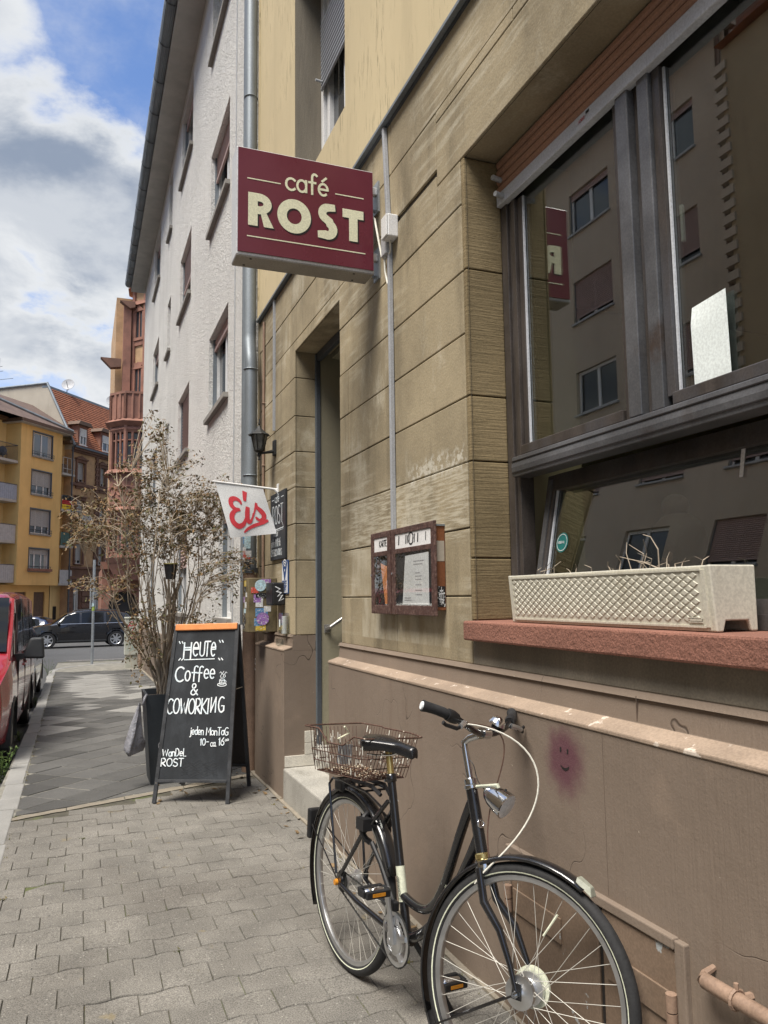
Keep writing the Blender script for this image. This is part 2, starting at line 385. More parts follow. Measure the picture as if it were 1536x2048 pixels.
    pit=mapr(nt,vo.outputs['Distance'],.02,.09,1,0); pit=math_(nt,'MULTIPLY',pit,mapr(nt,noise(nt,p,6,3,.5),.58,.66))
    c=mixc(nt,pit,c,sc3(dark,.3))
    lk(nt,c,b.inputs['Base Color'])
    hgt=math_(nt,'ADD',math_(nt,'MULTIPLY',n3,.35),math_(nt,'MULTIPLY',noise(nt,p,9,6,.6),1.0))
    hgt=math_(nt,'SUBTRACT',hgt,math_(nt,'MULTIPLY',pit,1.2))
    if tool:
        tl=noise(nt,mapping(nt,p,scale=(6,1,1) if tool==1 else (1,1,1)),1,2,.5)
        wv=noise(nt,mapping(nt,p,scale=(4,4,90)),1.0,4,.65); hgt=math_(nt,'ADD',hgt,math_(nt,'MULTIPLY',wv,1.3))
    bump(nt,b,hgt,.55,.006)
    return m
stone('sandstone',(.40,.332,.218),(.262,.217,.142),(.60,.55,.43),amt=1.15)
stone('sandstone_tooled',(.265,.203,.112),(.17,.13,.07),(.36,.29,.17),tool=2,amt=.5)
pm('stone_grey',(.20,.175,.135),.9,.3,2,.5,40,.006,stretch=(1,1,.15))
pm('plinth_line',(.11,.08,.06),.9,.2,9,.2)
pm('joint',(.085,.072,.052),.95,.2,9,.3,80)
def plinth_mat():
    m,nt,b=bs('plinth',.8,0,.3); p=posn(nt)
    n1=noise(nt,p,.9,6,.6); c=mixc(nt,mapr(nt,n1,.3,.7),(.185,.143,.110),(.232,.182,.142))
    st=noise(nt,mapping(nt,p,scale=(1,1.4,.16)),5.5,6,.6); c=mixc(nt,math_(nt,'MULTIPLY',mapr(nt,st,.54,.76),.4),c,(.16,.112,.08))
    n2=noise(nt,mapping(nt,p,loc=(4,4,4)),2.2,5,.6); c=mixc(nt,math_(nt,'MULTIPLY',mapr(nt,n2,.58,.72),.35),c,(.29,.22,.165))
    sep=nd(nt,'ShaderNodeSeparateXYZ'); lk(nt,p,sep.inputs[0])
    # faded purple spray blob
    dy=math_(nt,'DIVIDE',math_(nt,'SUBTRACT',sep.outputs[1],2.235),.125); dz=math_(nt,'DIVIDE',math_(nt,'SUBTRACT',sep.outputs[2],.915),.135)
    rr=math_(nt,'SQRT',math_(nt,'ADD',math_(nt,'MULTIPLY',dy,dy),math_(nt,'MULTIPLY',dz,dz)))
    rr=math_(nt,'ADD',rr,math_(nt,'MULTIPLY',math_(nt,'SUBTRACT',noise(nt,p,14,4,.6),.5),.7))
    sp=math_(nt,'MULTIPLY',mapr(nt,rr,.35,1.15,1,0),mapr(nt,noise(nt,p,300,3,.7),.2,.6,.55,.9)); c=mixc(nt,math_(nt,'MULTIPLY',sp,.95),c,(.10,.026,.048))
    # sooty grey smudge by the door
    dy=math_(nt,'DIVIDE',math_(nt,'SUBTRACT',sep.outputs[1],4.15),.34); dz=math_(nt,'DIVIDE',math_(nt,'SUBTRACT',sep.outputs[2],.62),.16)
    r2=math_(nt,'SQRT',math_(nt,'ADD',math_(nt,'MULTIPLY',dy,dy),math_(nt,'MULTIPLY',dz,dz))); r2=math_(nt,'ADD',r2,math_(nt,'MULTIPLY',math_(nt,'SUBTRACT',noise(nt,p,6,4,.6),.5),1.2))
    c=mixc(nt,math_(nt,'MULTIPLY',mapr(nt,r2,.1,1.1,1,0),.5),c,(.075,.06,.05))
    # hairline cracks
    cv=noise(nt,mapping(nt,p,loc=(1,2,.5)),1.7,3,.5); cr=mapr(nt,math_(nt,'ABSOLUTE',math_(nt,'SUBTRACT',cv,.5)),0.0,.003,1,0); cr=math_(nt,'MULTIPLY',cr,mapr(nt,noise(nt,p,1.3,2,.5),.46,.56))
    c=mixc(nt,math_(nt,'MULTIPLY',cr,.8),c,(.06,.045,.035))
    # paint flakes
    fl=mapr(nt,noise(nt,mapping(nt,p,loc=(9,1,3)),22,4,.6),.735,.76); c=mixc(nt,math_(nt,'MULTIPLY',fl,.8),c,(.5,.44,.36))
    lk(nt,c,b.inputs['Base Color'])
    wv=noise(nt,mapping(nt,p,scale=(90,90,4)),1,3,.6)
    h=math_(nt,'ADD',math_(nt,'MULTIPLY',wv,mapr(nt,sep.outputs[1],1.2,2.6,1.3,.25)),math_(nt,'ADD',noise(nt,p,12,6,.6),math_(nt,'MULTIPLY',noise(nt,p,140,3,.6),.4)))
    h=math_(nt,'SUBTRACT',h,cr)
    bump(nt,b,h,.45,.005)
plinth_mat()
pm('plinth_ledge',(.31,.235,.175),.8,.15,4,.4,60,.005,c2=(.58,.50,.42),f2=(.62,.66),s2=16)
pm('red_sandstone',(.235,.108,.077),.92,.16,2.5,.9,70,.006,fine=.25,fs=180)
def stucco(name,c,bumpd,scale=55,strength=.8,streak=False):
    m,nt,b=bs(name,.92,0,.2); p=posn(nt)
    n1=noise(nt,p,.7,6,.6); cc=mixc(nt,mapr(nt,n1,.3,.7),sc3(c,.93),sc3(c,1.05))
    st=noise(nt,mapping(nt,p,scale=(1,1,.12)),2.6,7,.65); cc=mixc(nt,math_(nt,'MULTIPLY',mapr(nt,st,.50,.72),.42),cc,sc3(c,.74))
    n3=noise(nt,p,scale,5,.65); 
    if streak:   # rubbed render: short worm-like grooves running diagonally
        wz=noise(nt,mapping(nt,p,rot=(R(58),0,0),scale=(1,60,4)),1.0,4,.7); g=mapr(nt,wz,.56,.62); g=math_(nt,'MULTIPLY',g,mapr(nt,noise(nt,p,1.4,3,.6),.42,.6))
        cc=mixc(nt,math_(nt,'MULTIPLY',g,.6),cc,sc3(c,.45)); hh=math_(nt,'SUBTRACT',math_(nt,'MULTIPLY',n3,.5),g)
    else: hh=math_(nt,'ADD',n3,math_(nt,'MULTIPLY',noise(nt,mapping(nt,p,rot=(R(35),0,0),scale=(1,2.2,.8)),scale*.35,4,.6),1.2))
    lk(nt,cc,b.inputs['Base Color']); bump(nt,b,hh,strength,bumpd)
stucco('stucco_white',(.71,.70,.67),.034,38,1.0)
stucco('stucco_yellow',(.60,.50,.315),.004,90,.5,streak=True)
stucco('stucco_ochre',(.74,.50,.205),.004,30,.3)
stucco('stucco_ochre_light',(.78,.60,.30),.004,30,.3)
stucco('stucco_grey',(.54,.455,.36),.004,40,.4)
stucco('stucco_tan',(.42,.33,.215),.006,25,.5)
stucco('gable',(.40,.36,.295),.004,30,.4)
stucco('plaster_green',(.29,.265,.19),.004,60,.4)
stucco('interior_cream',(.55,.47,.28),.002,60,.2)
pm('interior_dark',(.12,.10,.085),.8,.2,2,.1)
pm('interior_wood',(.16,.095,.05),.5,.2,3,.1,stretch=(1,6,1))
pm('brick',(.42,.27,.15),.9,.2,1.2,.3,90,.004)
pm('sand_red',(.255,.125,.088),.9,.18,1.5,.4,60,.008,c2=(.13,.065,.05),f2=(.52,.75),s2=1.2)
pm('sand_brown',(.155,.085,.06),.9,.2,1.5,.4,60,.008)
pm('roof_tile',(.30,.115,.062),.85,.25,3,.3,40,.01,rand=.1)
pm('roof_dark',(.13,.09,.075),.85,.2,3,.3,40,.01)
pm('zinc',(.20,.225,.245),.5,.15,2,.15,60,.002,metal=.35,spec=.4,stretch=(1,1,.4))
pm('zinc_dark',(.085,.095,.11),.5,.15,2,.1,60,.002,metal=.3)
pm('white_pvc',(.72,.72,.71),.4,.06,3,.05)
pm('grey_pvc',(.40,.41,.42),.45,.06,3,.05)
pm('duct_grey',(.36,.37,.385),.5,.08,3,.05)
pm('alu_brown',(.085,.072,.064),.42,.22,4,.08,120,.001,metal=.35,stretch=(3,3,1),c2=(.105,.105,.115),f2=(.45,.75),s2=1.5)
pm('alu_grey',(.15,.152,.16),.40,.25,3,.08,120,.001,metal=.45,c2=(.085,.062,.05),f2=(.6,.75),s2=2.5)
pm('alu_white',(.56,.58,.62),.5,.08,4,.05,spec=.4)
pm('shutter_salmon',(.40,.225,.155),.6,.08,2,.05)
pm('shutter_pink',(.40,.29,.265),.6,.06,2,.05)
pm('shutter_grey',(.42,.42,.42),.55,.06,2,.05)
pm('shutter_blue',(.30,.315,.345),.5,.06,2,.05)
pm('sill_grey',(.27,.255,.23),.85,.15,3,.3,80,.003)
pm('black_paint',(.010,.010,.011),.22,.2,5,.02,90,.0008,spec=.6,local=True,coat=.6)
pm('rubber',(.022,.022,.023),.75,.2,30,.4,220,.001,local=True)
pm('rubber_side',(.030,.030,.031),.7,.2,30,.2,220,.001,local=True)
pm('black_plastic',(.016,.016,.017),.45,.15,20,.15,160,.0006,local=True)
pm('leather',(.012,.012,.013),.24,.1,10,.06,160,.0006,spec=.6,local=True)
pm('chrome',(.72,.73,.74),.12,.03,9,0,metal=1,local=True,fine=0)
pm('alloy',(.62,.63,.64),.36,.08,9,.05,metal=.95,local=True,fine=0)
pm('spoke',(.52,.50,.45),.55,.05,9,0,metal=.25,local=True,fine=0)
pm('brass',(.60,.47,.20),.3,.06,9,0,metal=.9,local=True,fine=0)
pm('cable_white',(.70,.68,.60),.5,.05,9,0,local=True)
pm('cable_rust',(.10,.055,.04),.7,.2,40,0,local=True)
pm('cream_paint',(.62,.64,.50),.5,.06,9,0,local=True)
pm('rust',(.085,.045,.032),.8,.3,60,.3,300,.0006,local=True,c2=(.55,.50,.40),f2=(.62,.66),s2=26)
pm('rust_flake',(.20,.12,.07),.8,.4,60,.4,300,.001,local=True,c2=(.62,.55,.42),f2=(.48,.54),s2=40)
pm('steel_worn',(.36,.35,.34),.38,.15,9,.05,metal=.9,fine=.05)
pm('amber',(.55,.22,.02),.3,.05,9,0,local=True)
pm('board_black',(.018,.0205,.024),.55,.3,3,.1,90,.0008,c2=(.050,.056,.064),f2=(.45,.75),s2=3.5,stretch=(1,1,.5))
pm('board_frame',(.040,.042,.046),.5,.25,12,.15,c2=(.16,.14,.12),f2=(.66,.7),s2=18)
pm('chalk',(.66,.74,.78),.9,.12,30,.2,c2=(.80,.83,.84),f2=(.4,.6),s2=20)
pm('orange_tape',(.72,.27,.09),.5,.1,8,.2,30,.004)
pm('sign_red',(.130,.022,.036),.30,.06,1.5,0,fine=.03)
pm('sign_cream',(.70,.69,.50),.4,.03,3,0)
pm('sign_shadow',(.012,.008,.010),.5,.03,3,0)
pm('sign_side',(.60,.60,.60),.35,.08,3,.05,metal=.2)
pm('sign_under',(.27,.25,.22),.6,.15,3,.1)
pm('flag_white',(.68,.69,.69),.7,.04,3,.1,20,.004)
pm('flag_red',(.60,.045,.06),.6,.04,3,0)
pm('planter_beige',(.56,.535,.445),.6,.06,2,.15,60,.001,c2=(.40,.36,.27),f2=(.54,.76),s2=7,stretch=(1,1,.14))
pm('menu_brown',(.075,.040,.033),.5,.25,30,.6,90,.004,c2=(.14,.085,.07),f2=(.5,.6),s2=60)
pm('menu_rust',(.19,.068,.025),.75,.15,6,.15)
pm('menu_dark',(.02,.017,.016),.6,.1,6,0)
pm('paper',(.72,.71,.70),.8,.05,6,.1,14,.004)
pm('paper_plain',(.80,.86,.84),.8,.03,6,.05)
pm('print_grey',(.30,.29,.30),.8,.1,9,0)
pm('print_black',(.03,.03,.03),.7,.1,9,0)
pm('sign_blue',(.02,.06,.20),.4,.05,5,0)
pm('sign_white',(.75,.77,.78),.4,.05,5,0)
pm('teal',(.02,.16,.15),.4,.05,5,0)
pm('iron_black',(.020,.020,.019),.6,.25,20,.3,120,.002)
pm('lamp_glass',(.11,.11,.10),.25,.2,20,.3,80,.003,spec=.6)
pm('box_olive',(.15,.12,.065),.7,.3,10,.3)
for i,c in enumerate([(.65,.66,.66),(.10,.24,.45),(.55,.08,.05),(.30,.16,.42),(.62,.45,.07),(.015,.015,.018),(.45,.62,.68),(.62,.32,.42)]): pm('sticker%d'%i,c,.5,.25,60,0,c2=(.6,.6,.58),f2=(.56,.6),s2=70)
pm('step_granite',(.34,.325,.29),.85,.15,3,.5,150,.003,fine=.4,fs=260,c2=(.21,.20,.17),f2=(.5,.7),s2=4)
pm('tile_white',(.58,.55,.48),.5,.1,6,.1)
pm('hatch_paint',(.205,.145,.102),.6,.12,3,.2,40,.003,c2=(.38,.40,.40),f2=(.66,.68),s2=9)
pm('pipe_paint',(.26,.175,.125),.6,.15,8,.2,c2=(.10,.055,.035),f2=(.66,.72),s2=14)
pm('pot_dark',(.030,.036,.042),.5,.12,4,.05)
pm('soil',(.045,.032,.022),.95,.3,40,.8,90,.02)
pm('bag_grey',(.25,.25,.275),.45,.2,7,.8,22,.02)
pm('twig',(.24,.185,.13),.85,.35,6,.3,60,.003)
pm('twig_pale',(.42,.35,.265),.85,.3,6,.3,60,.003)
def leafm(name,a,b_):
    m,nt,b=bs(name,.75,0,.25); oi=posn(nt); n=noise(nt,oi,13,3,.6)
    lk(nt,mixc(nt,mapr(nt,n,.35,.65),a,b_),b.inputs['Base Color'])
leafm('leaf_dry',(.13,.085,.042),(.24,.165,.09)); leafm('leaf_olive',(.085,.09,.038),(.17,.15,.07)); leafm('leaf_rust',(.19,.11,.05),(.28,.18,.085))
leafm('weed',(.045,.085,.02),(.09,.13,.035)); leafm('moss',(.075,.085,.025),(.20,.15,.05))
pm('cabinet',(.44,.455,.40),.6,.08,3,.1); pm('cabinet_base',(.42,.42,.36),.85,.12,4,.3)
pm('graffiti_red',(.50,.05,.07),.6,.1,9,0); pm('graffiti_green',(.30,.42,.36),.7,.1,9,0)
pm('galv',(.33,.36,.39),.45,.12,8,.1,metal=.5); pm('tip_olive',(.30,.31,.25),.5,.1,9,0,local=True); pm('pot_rim',(.16,.14,.03),.6,.2,9,0); pm('sticker_green',(.32,.42,.10),.5,.3,40,0)
pm('car_red',(.30,.016,.026),.28,.05,2,0,spec=.5,coat=1,fine=0,local=True); pm('car_black',(.008,.008,.010),.22,.05,2,0,coat=1,fine=0,local=True)
pm('car_dark',(.030,.034,.040),.3,.05,2,0,coat=1,fine=0,local=True); pm('car_blue',(.025,.04,.09),.3,.05,2,0,coat=1,fine=0,local=True)
pm('car_trim',(.028,.030,.032),.55,.1,9,.1,local=True); pm('car_glass',(.008,.009,.009),.05,.05,2,0,spec=.45,fine=0,local=True); pm('car_lamp',(.62,.64,.66),.12,.05,5,0,spec=.8,local=True)
pm('seat_fabric',(.05,.05,.05),.8,.1,5,0,local=True)
pm('flag_black',(.02,.02,.02),.7,.05,5,0); pm('flag_red2',(.45,.03,.03),.7,.05,5,0); pm('flag_gold',(.75,.52,.03),.7,.05,5,0)
pm('balc_blue',(.30,.34,.42),.6,.1,5,.05); pm('balc_green',(.05,.11,.09),.6,.1,5,.05); pm('balc_grey',(.42,.42,.42),.6,.1,5,.05); pm('concrete',(.42,.41,.38),.85,.1,3,.2)
pm('wood_brown',(.12,.075,.05),.7,.2,5,.1); pm('skin',(.42,.25,.17),.5,.08,8,.05); pm('hair',(.045,.030,.022),.55,.25,60,.4,90,.004,stretch=(1,1,.2)); pm('shirt',(.10,.09,.085),.8,.1,8,.1)
pm('curtain',(.5,.5,.48),.8,.1,10,.2)
def glass(name,tint,ior,add=0):
    m=bpy.data.materials.new(name); m.use_nodes=True; nt=m.node_tree; nt.nodes.clear()
    o=nd(nt,'ShaderNodeOutputMaterial'); mx=nd(nt,'ShaderNodeMixShader'); t=nd(nt,'ShaderNodeBsdfTransparent'); g=nd(nt,'ShaderNodeBsdfGlossy'); fz=nd(nt,'ShaderNodeFresnel')
    t.inputs[0].default_value=(*tint,1); g.inputs['Roughness'].default_value=0.0; g.inputs[0].default_value=(.95,.97,.96,1); bf=nd(nt,'ShaderNodeNewGeometry').outputs['Backfacing']; lk(nt,math_(nt,'ADD',math_(nt,'MULTIPLY',math_(nt,'SUBTRACT',1.0,bf),ior),math_(nt,'MULTIPLY',bf,1/ior)),fz.inputs[0])
    nn=noise(nt,posn(nt),1.3,2,.5); bp=nd(nt,'ShaderNodeBump'); bp.inputs['Strength'].default_value=.05; bp.inputs['Distance'].default_value=.01; lk(nt,nn,bp.inputs['Height']); lk(nt,bp.outputs[0],g.inputs['Normal'])
    lk(nt,math_(nt,'ADD',fz.outputs[0],add),mx.inputs[0]); lk(nt,t.outputs[0],mx.inputs[1]); lk(nt,g.outputs[0],mx.inputs[2]); lk(nt,mx.outputs[0],o.inputs[0]); MATS[name]=m
glass('pane',(.72,.76,.73),1.75,.11); glass('pane_clear',(.96,.97,.97),1.35); glass('bottle_clear',(.82,.85,.84),1.3,.08)
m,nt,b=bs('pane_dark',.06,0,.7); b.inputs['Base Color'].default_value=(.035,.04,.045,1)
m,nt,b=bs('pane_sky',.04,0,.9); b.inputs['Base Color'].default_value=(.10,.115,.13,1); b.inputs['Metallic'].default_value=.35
# ---------------------------------------------------------------- ground, road, pavement
PX=1.497     # plinth face of the café
def yb(x): return 6.42+.40*(x+.3)          # line where the small pavers end
def strip(mb,x0,x1,ys,z):
    for a,b in zip(ys,ys[1:]): mb.poly([(x0,a,gz(a)+z),(x1,a,gz(a)+z),(x1,b,gz(b)+z),(x0,b,gz(b)+z)])
    return mb
g=MB(); g.poly([(-400,-60,gz(-60)-.14),(400,-60,gz(-60)-.14),(400,75,gz(75)-.14),(-400,75,gz(75)-.14)]); g.poly([(-400,75,gz(75)-.14),(400,75,gz(75)-.14),(400,1500,gz(75)-.14),(-400,1500,gz(75)-.14)])
tag(g.build('ground','ground'),None,None,kind='structure')
rd=strip(MB(),-7.4,-.58,[-20,75],-.125); tag(rd.build('road','asphalt'),None,None,kind='structure')
rd=MB(); rd.poly([(-.58,24.2,gz(24.2)-.121),(60,24.2,gz(24.2)-.121),(60,75,gz(75)-.121),(-.58,75,gz(75)-.121)]); rd.poly([(-60,24.2,gz(24.2)-.121),(-7.4,24.2,gz(24.2)-.121),(-7.4,75,gz(75)-.121),(-60,75,gz(75)-.121)])
tag(rd.build('side_road','asphalt'),None,None,kind='structure')
# strip of setts across the mouth of the side road
st=MB()
for i in range(44):
    for j in range(3):
        x=-.4+i*.17+(.08 if j%2 else 0); y=28.3+j*.17
        st.box(x,x+.155,y,y+.155,gz(y)-.13,gz(y)-.112+random.uniform(-.004,.004))
tag(st.build('sett_strip','setts'),None,None,kind='structure')
bed=thing('pavement',None,None,kind='structure')
strip(MB(),-.60,1.60,[-3,26],-.007).build('bedding','bed',bed)
# interlocking pavers with wavy long edges
PW,PD=.193,.166
def paver_mesh(half=0):
    w=PW-.0032; d=PD-.0032; a=.0105; n=8; o=[]
    x0,x1=(-w/2,w/2) if half==0 else ((-w/2,-.004) if half<0 else (.004,w/2))
    f=lambda x: a*math.sin(2*PI*x/PW)
    xs=[x0+(x1-x0)*i/n for i in range(n+1)]
    o=[(x,-d/2-f(x)) for x in xs]+[(x,d/2+f(x)) for x in xs[::-1]]
    cx=(x0+x1)/2
    top=[((x-cx)*.982+cx,y*.976,0) for x,y in o]; bot=[(x,y,-.004) for x,y in o]; lo=[(x,y,-.012) for x,y in o]
    L=len(o); mb=MB(); mb.v=[V(*p) for p in top+bot+lo]
    mb.f=[list(range(L))]+[[i,L+i,L+(i+1)%L,(i+1)%L] for i in range(L)]+[[L+i,2*L+i,2*L+(i+1)%L,L+(i+1)%L] for i in range(L)]
    me=mb.mesh('paver','paver'); bm=bmesh.new(); bm.from_mesh(me); bmesh.ops.recalc_face_normals(bm,faces=bm.faces); bm.to_mesh(me); bm.free(); return me
pmesh=paver_mesh()
cnt=0; rest=MB()
rng=random.Random(3)
tilt=math.atan(SLOPE)
cells=[]
for j in range(-14,32):
    y=1.9+j*PD
    for i in range(-1,12):
        x=-.43+PW*.5+i*PW+(PW/2 if j%2 else 0)-PW/2
        if x<-.56 or x>PX+PW*.3: continue
        if y+PD/2>yb(x)-.06: continue
        cells.append((x,y))
# visible ones: inside the picture's left and lower border
def infr(x,y):
    z=gz(y)-1.46; q=V(x,y,z); a=q.dot(fwd)
    if a<.2: return False
    return q.dot(rt)/a*1552.9+768>-45 and -q.dot(up)/a*1552.9+1024<2110
vis=[c for c in cells if infr(*c)]
vis.sort(key=lambda c:c[0]**2+c[1]**2)
for (x,y) in vis[:300]:
    o=bpy.data.objects.new('paver',pmesh); col.objects.link(o); o.parent=bed
    o.location=(x,y,gz(y)+rng.uniform(-.0026,.0018)-(.004 if rng.random()<.06 else 0)); o.rotation_euler=(tilt+rng.uniform(-.012,.012),rng.uniform(-.012,.012),rng.uniform(-.012,.012))
vs=set(vis[:300])
tmp=[v.co.copy() for v in pmesh.vertices]; tf=[list(p.vertices) for p in pmesh.polygons]
for (x,y) in cells:
    if (x,y) in vs: continue
    rest.add([(v.x+x,v.y+y,v.z+gz(y)) for v in tmp],tf)
rest.build('paver_field','paver',bed,kind='stuff')
# border of grey edge stones along the house foot and mortar lip at the end of the pavers
mb=MB()
x=-.44
while x<1.5:
    L=rng.uniform(.22,.5); n=5; top=[];bot=[]
    for i in range(n+1):
        xx=x+(L-.006)*i/n; top.append((xx,yb(xx)+.055+rng.uniform(-.03,.03))); bot.append((xx,yb(xx)-.045+rng.uniform(-.006,.012)))
    pl=bot+top[::-1]; mb.poly([(p[0],p[1],gz(p[1])-.001+rng.uniform(0,.0008)) for p in pl]); x+=L
mb.build('mortar_band','mortar',bed)
mb=MB(); y=-2.
while y<21.5:
    L=rng.uniform(.3,.55); w0=rng.uniform(.018,.034)
    mb.box(PX-w0,PX+.02,y,y+L-.01,gz(y)-.03,gz(y)+rng.uniform(.004,.012))
    y+=L
mb.build('foot_mortar','mortar',bed)
# diagonal slabs
MB().poly([(-.60,yb(-.44)+.03,gz(6.4)-.004),(1.6,yb(1.6)+.03,gz(7.2)-.004),(1.6,25.5,gz(25.5)-.004),(-.60,25.5,gz(25.5)-.004)]).build('slab_bedding','slab_joint',bed)
def clip(poly,a,b,c):   # keep a*x+b*y<=c
    out=[]
    for i in range(len(poly)):
        p,q=poly[i],poly[(i+1)%len(poly)]; dp=a*p[0]+b*p[1]-c; dq=a*q[0]+b*q[1]-c
        if dp<=0: out.append(p)
        if dp*dq<0: t=dp/(dp-dq); out.append((p[0]+(q[0]-p[0])*t,p[1]+(q[1]-p[1])*t))
    return out
SD=.48  # diagonal
nsl=0
def pale(x,y):
    for (cx,cy,rx,ry) in ((.32,17.4,.52,2.9),(.95,14.6,.35,.5),(-.25,11.9,.28,.32),(-.27,10.9,.30,.34),(.78,12.6,.34,.42),(.12,13.3,.2,.3),(1.2,16.1,.2,.5)):
        if ((x-cx)/rx)**2+((y-cy)/ry)**2<1: return True
    return False
for j in range(0,80):
    y=6.4+j*SD/2
    for i in range(-1,6):
        x=-.36+i*SD+(SD/2 if j%2 else 0)
        h=SD/2-.008
        pl=[(x+h,y),(x,y+h),(x-h,y),(x,y-h)]
        pl=clip(pl,-1,-.010,.341); pl=clip(pl,1,0,1.475 if y<7.8 else 1.54); pl=clip(pl,.4,-1,-(6.42+.12)-.08); pl=clip(pl,0,1,25.2) if pl else pl
        if len(pl)<3: continue
        A=abs(sum(pl[k][0]*pl[(k+1)%len(pl)][1]-pl[(k+1)%len(pl)][0]*pl[k][1] for k in range(len(pl)))/2)
        if A<.006: continue
        if y>22.5 and x<(-.43+(y-22.5)*.35): continue
        dz=rng.uniform(-.003,.003); cx=sum(p[0] for p in pl)/len(pl); cy=sum(p[1] for p in pl)/len(pl)
        mb=MB(); L=len(pl)
        mb.add([(cx+(p[0]-cx)*.98,cy+(p[1]-cy)*.98,gz(p[1])+dz) for p in pl]+[(p[0],p[1],gz(p[1])+dz-.005) for p in pl]+[(p[0],p[1],gz(p[1])-.02) for p in pl],
            [tuple(range(L))]+[(k,L+k,L+(k+1)%L,(k+1)%L) for k in range(L)]+[(L+k,2*L+k,2*L+(k+1)%L,L+(k+1)%L) for k in range(L)])
        nsl+=1
        if nsl<=300: mb.build('slab','slab_pale' if pale(cx,cy) else 'slab',bed)
# kerb of granite blocks, bending round the corner
kb=thing('kerb',None,None,kind='structure')
y=4.0
def kx(y): return -.515-.010*(y-9.4) if y<21 else -.63
while y<22.0:
    L=rng.uniform(.85,1.1); e=rng.uniform(-.012,.012); a=kx(y)+e; b=kx(y+L)+e
    mb=MB(); w=.075
    mb.hexa([(a-w,y,gz(y)-.16),(a+w,y,gz(y)-.16),(b+w,y+L-.022,gz(y+L)-.16),(b-w,y+L-.022,gz(y+L)-.16)],[(a-w,y,gz(y)+.004),(a+w,y,gz(y)+.004),(b+w,y+L-.022,gz(y+L)+.004),(b-w,y+L-.022,gz(y+L)+.004)])
    mb.build('kerb_stone','kerb',kb,bevel=.008); y+=L
cxk,cyk,rk=1.9,22.0,2.53
for k in range(6):
    a0=180-k*13; a1=180-(k+1)*13+1
    mb=MB(); q=[]
    for a,r in ((a0,rk+.075),(a0,rk-.075),(a1,rk-.075),(a1,rk+.075)): q.append((cxk+r*math.cos(R(a)),cyk+r*math.sin(R(a))*1.1))
    mb.hexa([(p[0],p[1],gz(p[1])-.16) for p in q],[(p[0],p[1],gz(p[1])+.004) for p in q]); mb.build('kerb_stone','kerb',kb,bevel=.008)
mb=MB(); pts=[(cxk+(rk-.07)*math.cos(R(180-a)),cyk+(rk-.07)*1.1*math.sin(R(180-a))) for a in range(0,79,6)]+[(2.4,24.6),(2.4,22.0)]
mb.poly([(p[0],p[1],gz(p[1])-.006) for p in pts]); tag(mb.build('pavement_corner','slab'),None,None,kind='structure')
# ---------------------------------------------------------------- café building
W=1.587
cafe=thing('cafe_building','café building with tan sandstone ground floor, brown plinth and cream render above','building',(W,3,gz(3)))
CF=Fr((W,0,0),(0,1,0),(-1,0,0))
WT=3.47; WY1=3.01; D0,D1=4.868,6.06; YE=7.42; YN=-2.6; ZT=4.19
core=MB(); CF.holes(core,YN,YE,-.3,ZT,[(.2,WY1,1.30,WT),(D0,D1,-.2,WT)],depth=.0,n=-.012); core.build('wall_core','joint',cafe)
def blk(u0,u1,z0,z1,n1=-.05,mat='sandstone',n0=0,name='stone_block'):
    g=.003; e=random.uniform(-.0015,.0015)
    return CF.bx(name,mat,cafe,u0+g,u1-g,n1,n0+e,z0+g,z1-g,bevel=.004)
ZC=[1.16,1.455,1.755,2.05,2.347,2.64,2.935,3.255]
for a,b in zip(ZC,ZC[1:]):
    blk(3.045,3.905,a,b); blk(3.905,4.69,a,b); blk(4.69,D0,a,b,-.30)
    blk(D1,6.24,a,b,-.178); blk(6.24,YE,a,b)
# tooled window reveal, in blocks
for a,b in ((1.35,1.62),(1.62,2.05),(2.05,2.347),(2.347,2.935),(2.935,3.47)): blk(WY1,3.045,a,b,-.19,'sandstone_tooled',-.002)
# head courses
blk(3.30,3.905,3.255,3.53); blk(3.905,4.69,3.255,3.56); blk(4.69,D0,3.255,3.56,-.3); blk(3.045,3.30,3.255,3.47)
blk(D1,6.24,3.255,3.56,-.178); blk(6.24,YE,3.255,3.56)
CF.bx('lintel','sandstone',cafe,.9,3.297,-.20,.0,3.473,3.80,bevel=.005); CF.bx('lintel','sandstone',cafe,YN,.897,-.20,.0005,3.473,3.80,bevel=.005)
blk(3.30,4.69,3.53 if 0 else 3.56,3.86); 
blk(D0-.18,D1+.18,3.56,3.86,-.3,name='stone_block'); CF.bx('lintel','sandstone',cafe,D0+.003,D1-.003,-.30,-.001,3.473,3.557,bevel=.004)
blk(6.24,YE,3.56,3.86)
blk(3.30,3.305+.6,3.53,3.56) if 0 else None
for a,b in ((2.0,3.9),(3.9,5.4),(5.4,6.6),(6.6,YE),(.4,2.0),(YN,.4)): blk(a,b,3.86,ZT)
blk(2.55,3.297,3.80,3.86); blk(1.2,2.55,3.80,3.86); blk(YN,1.2,3.80,3.86)
# wall right of the shop window and strip under the sill
blk(YN,.2,1.16,3.47,-.2); blk(YN,3.045,1.16,1.27,-.05,'stone_grey',-.004)
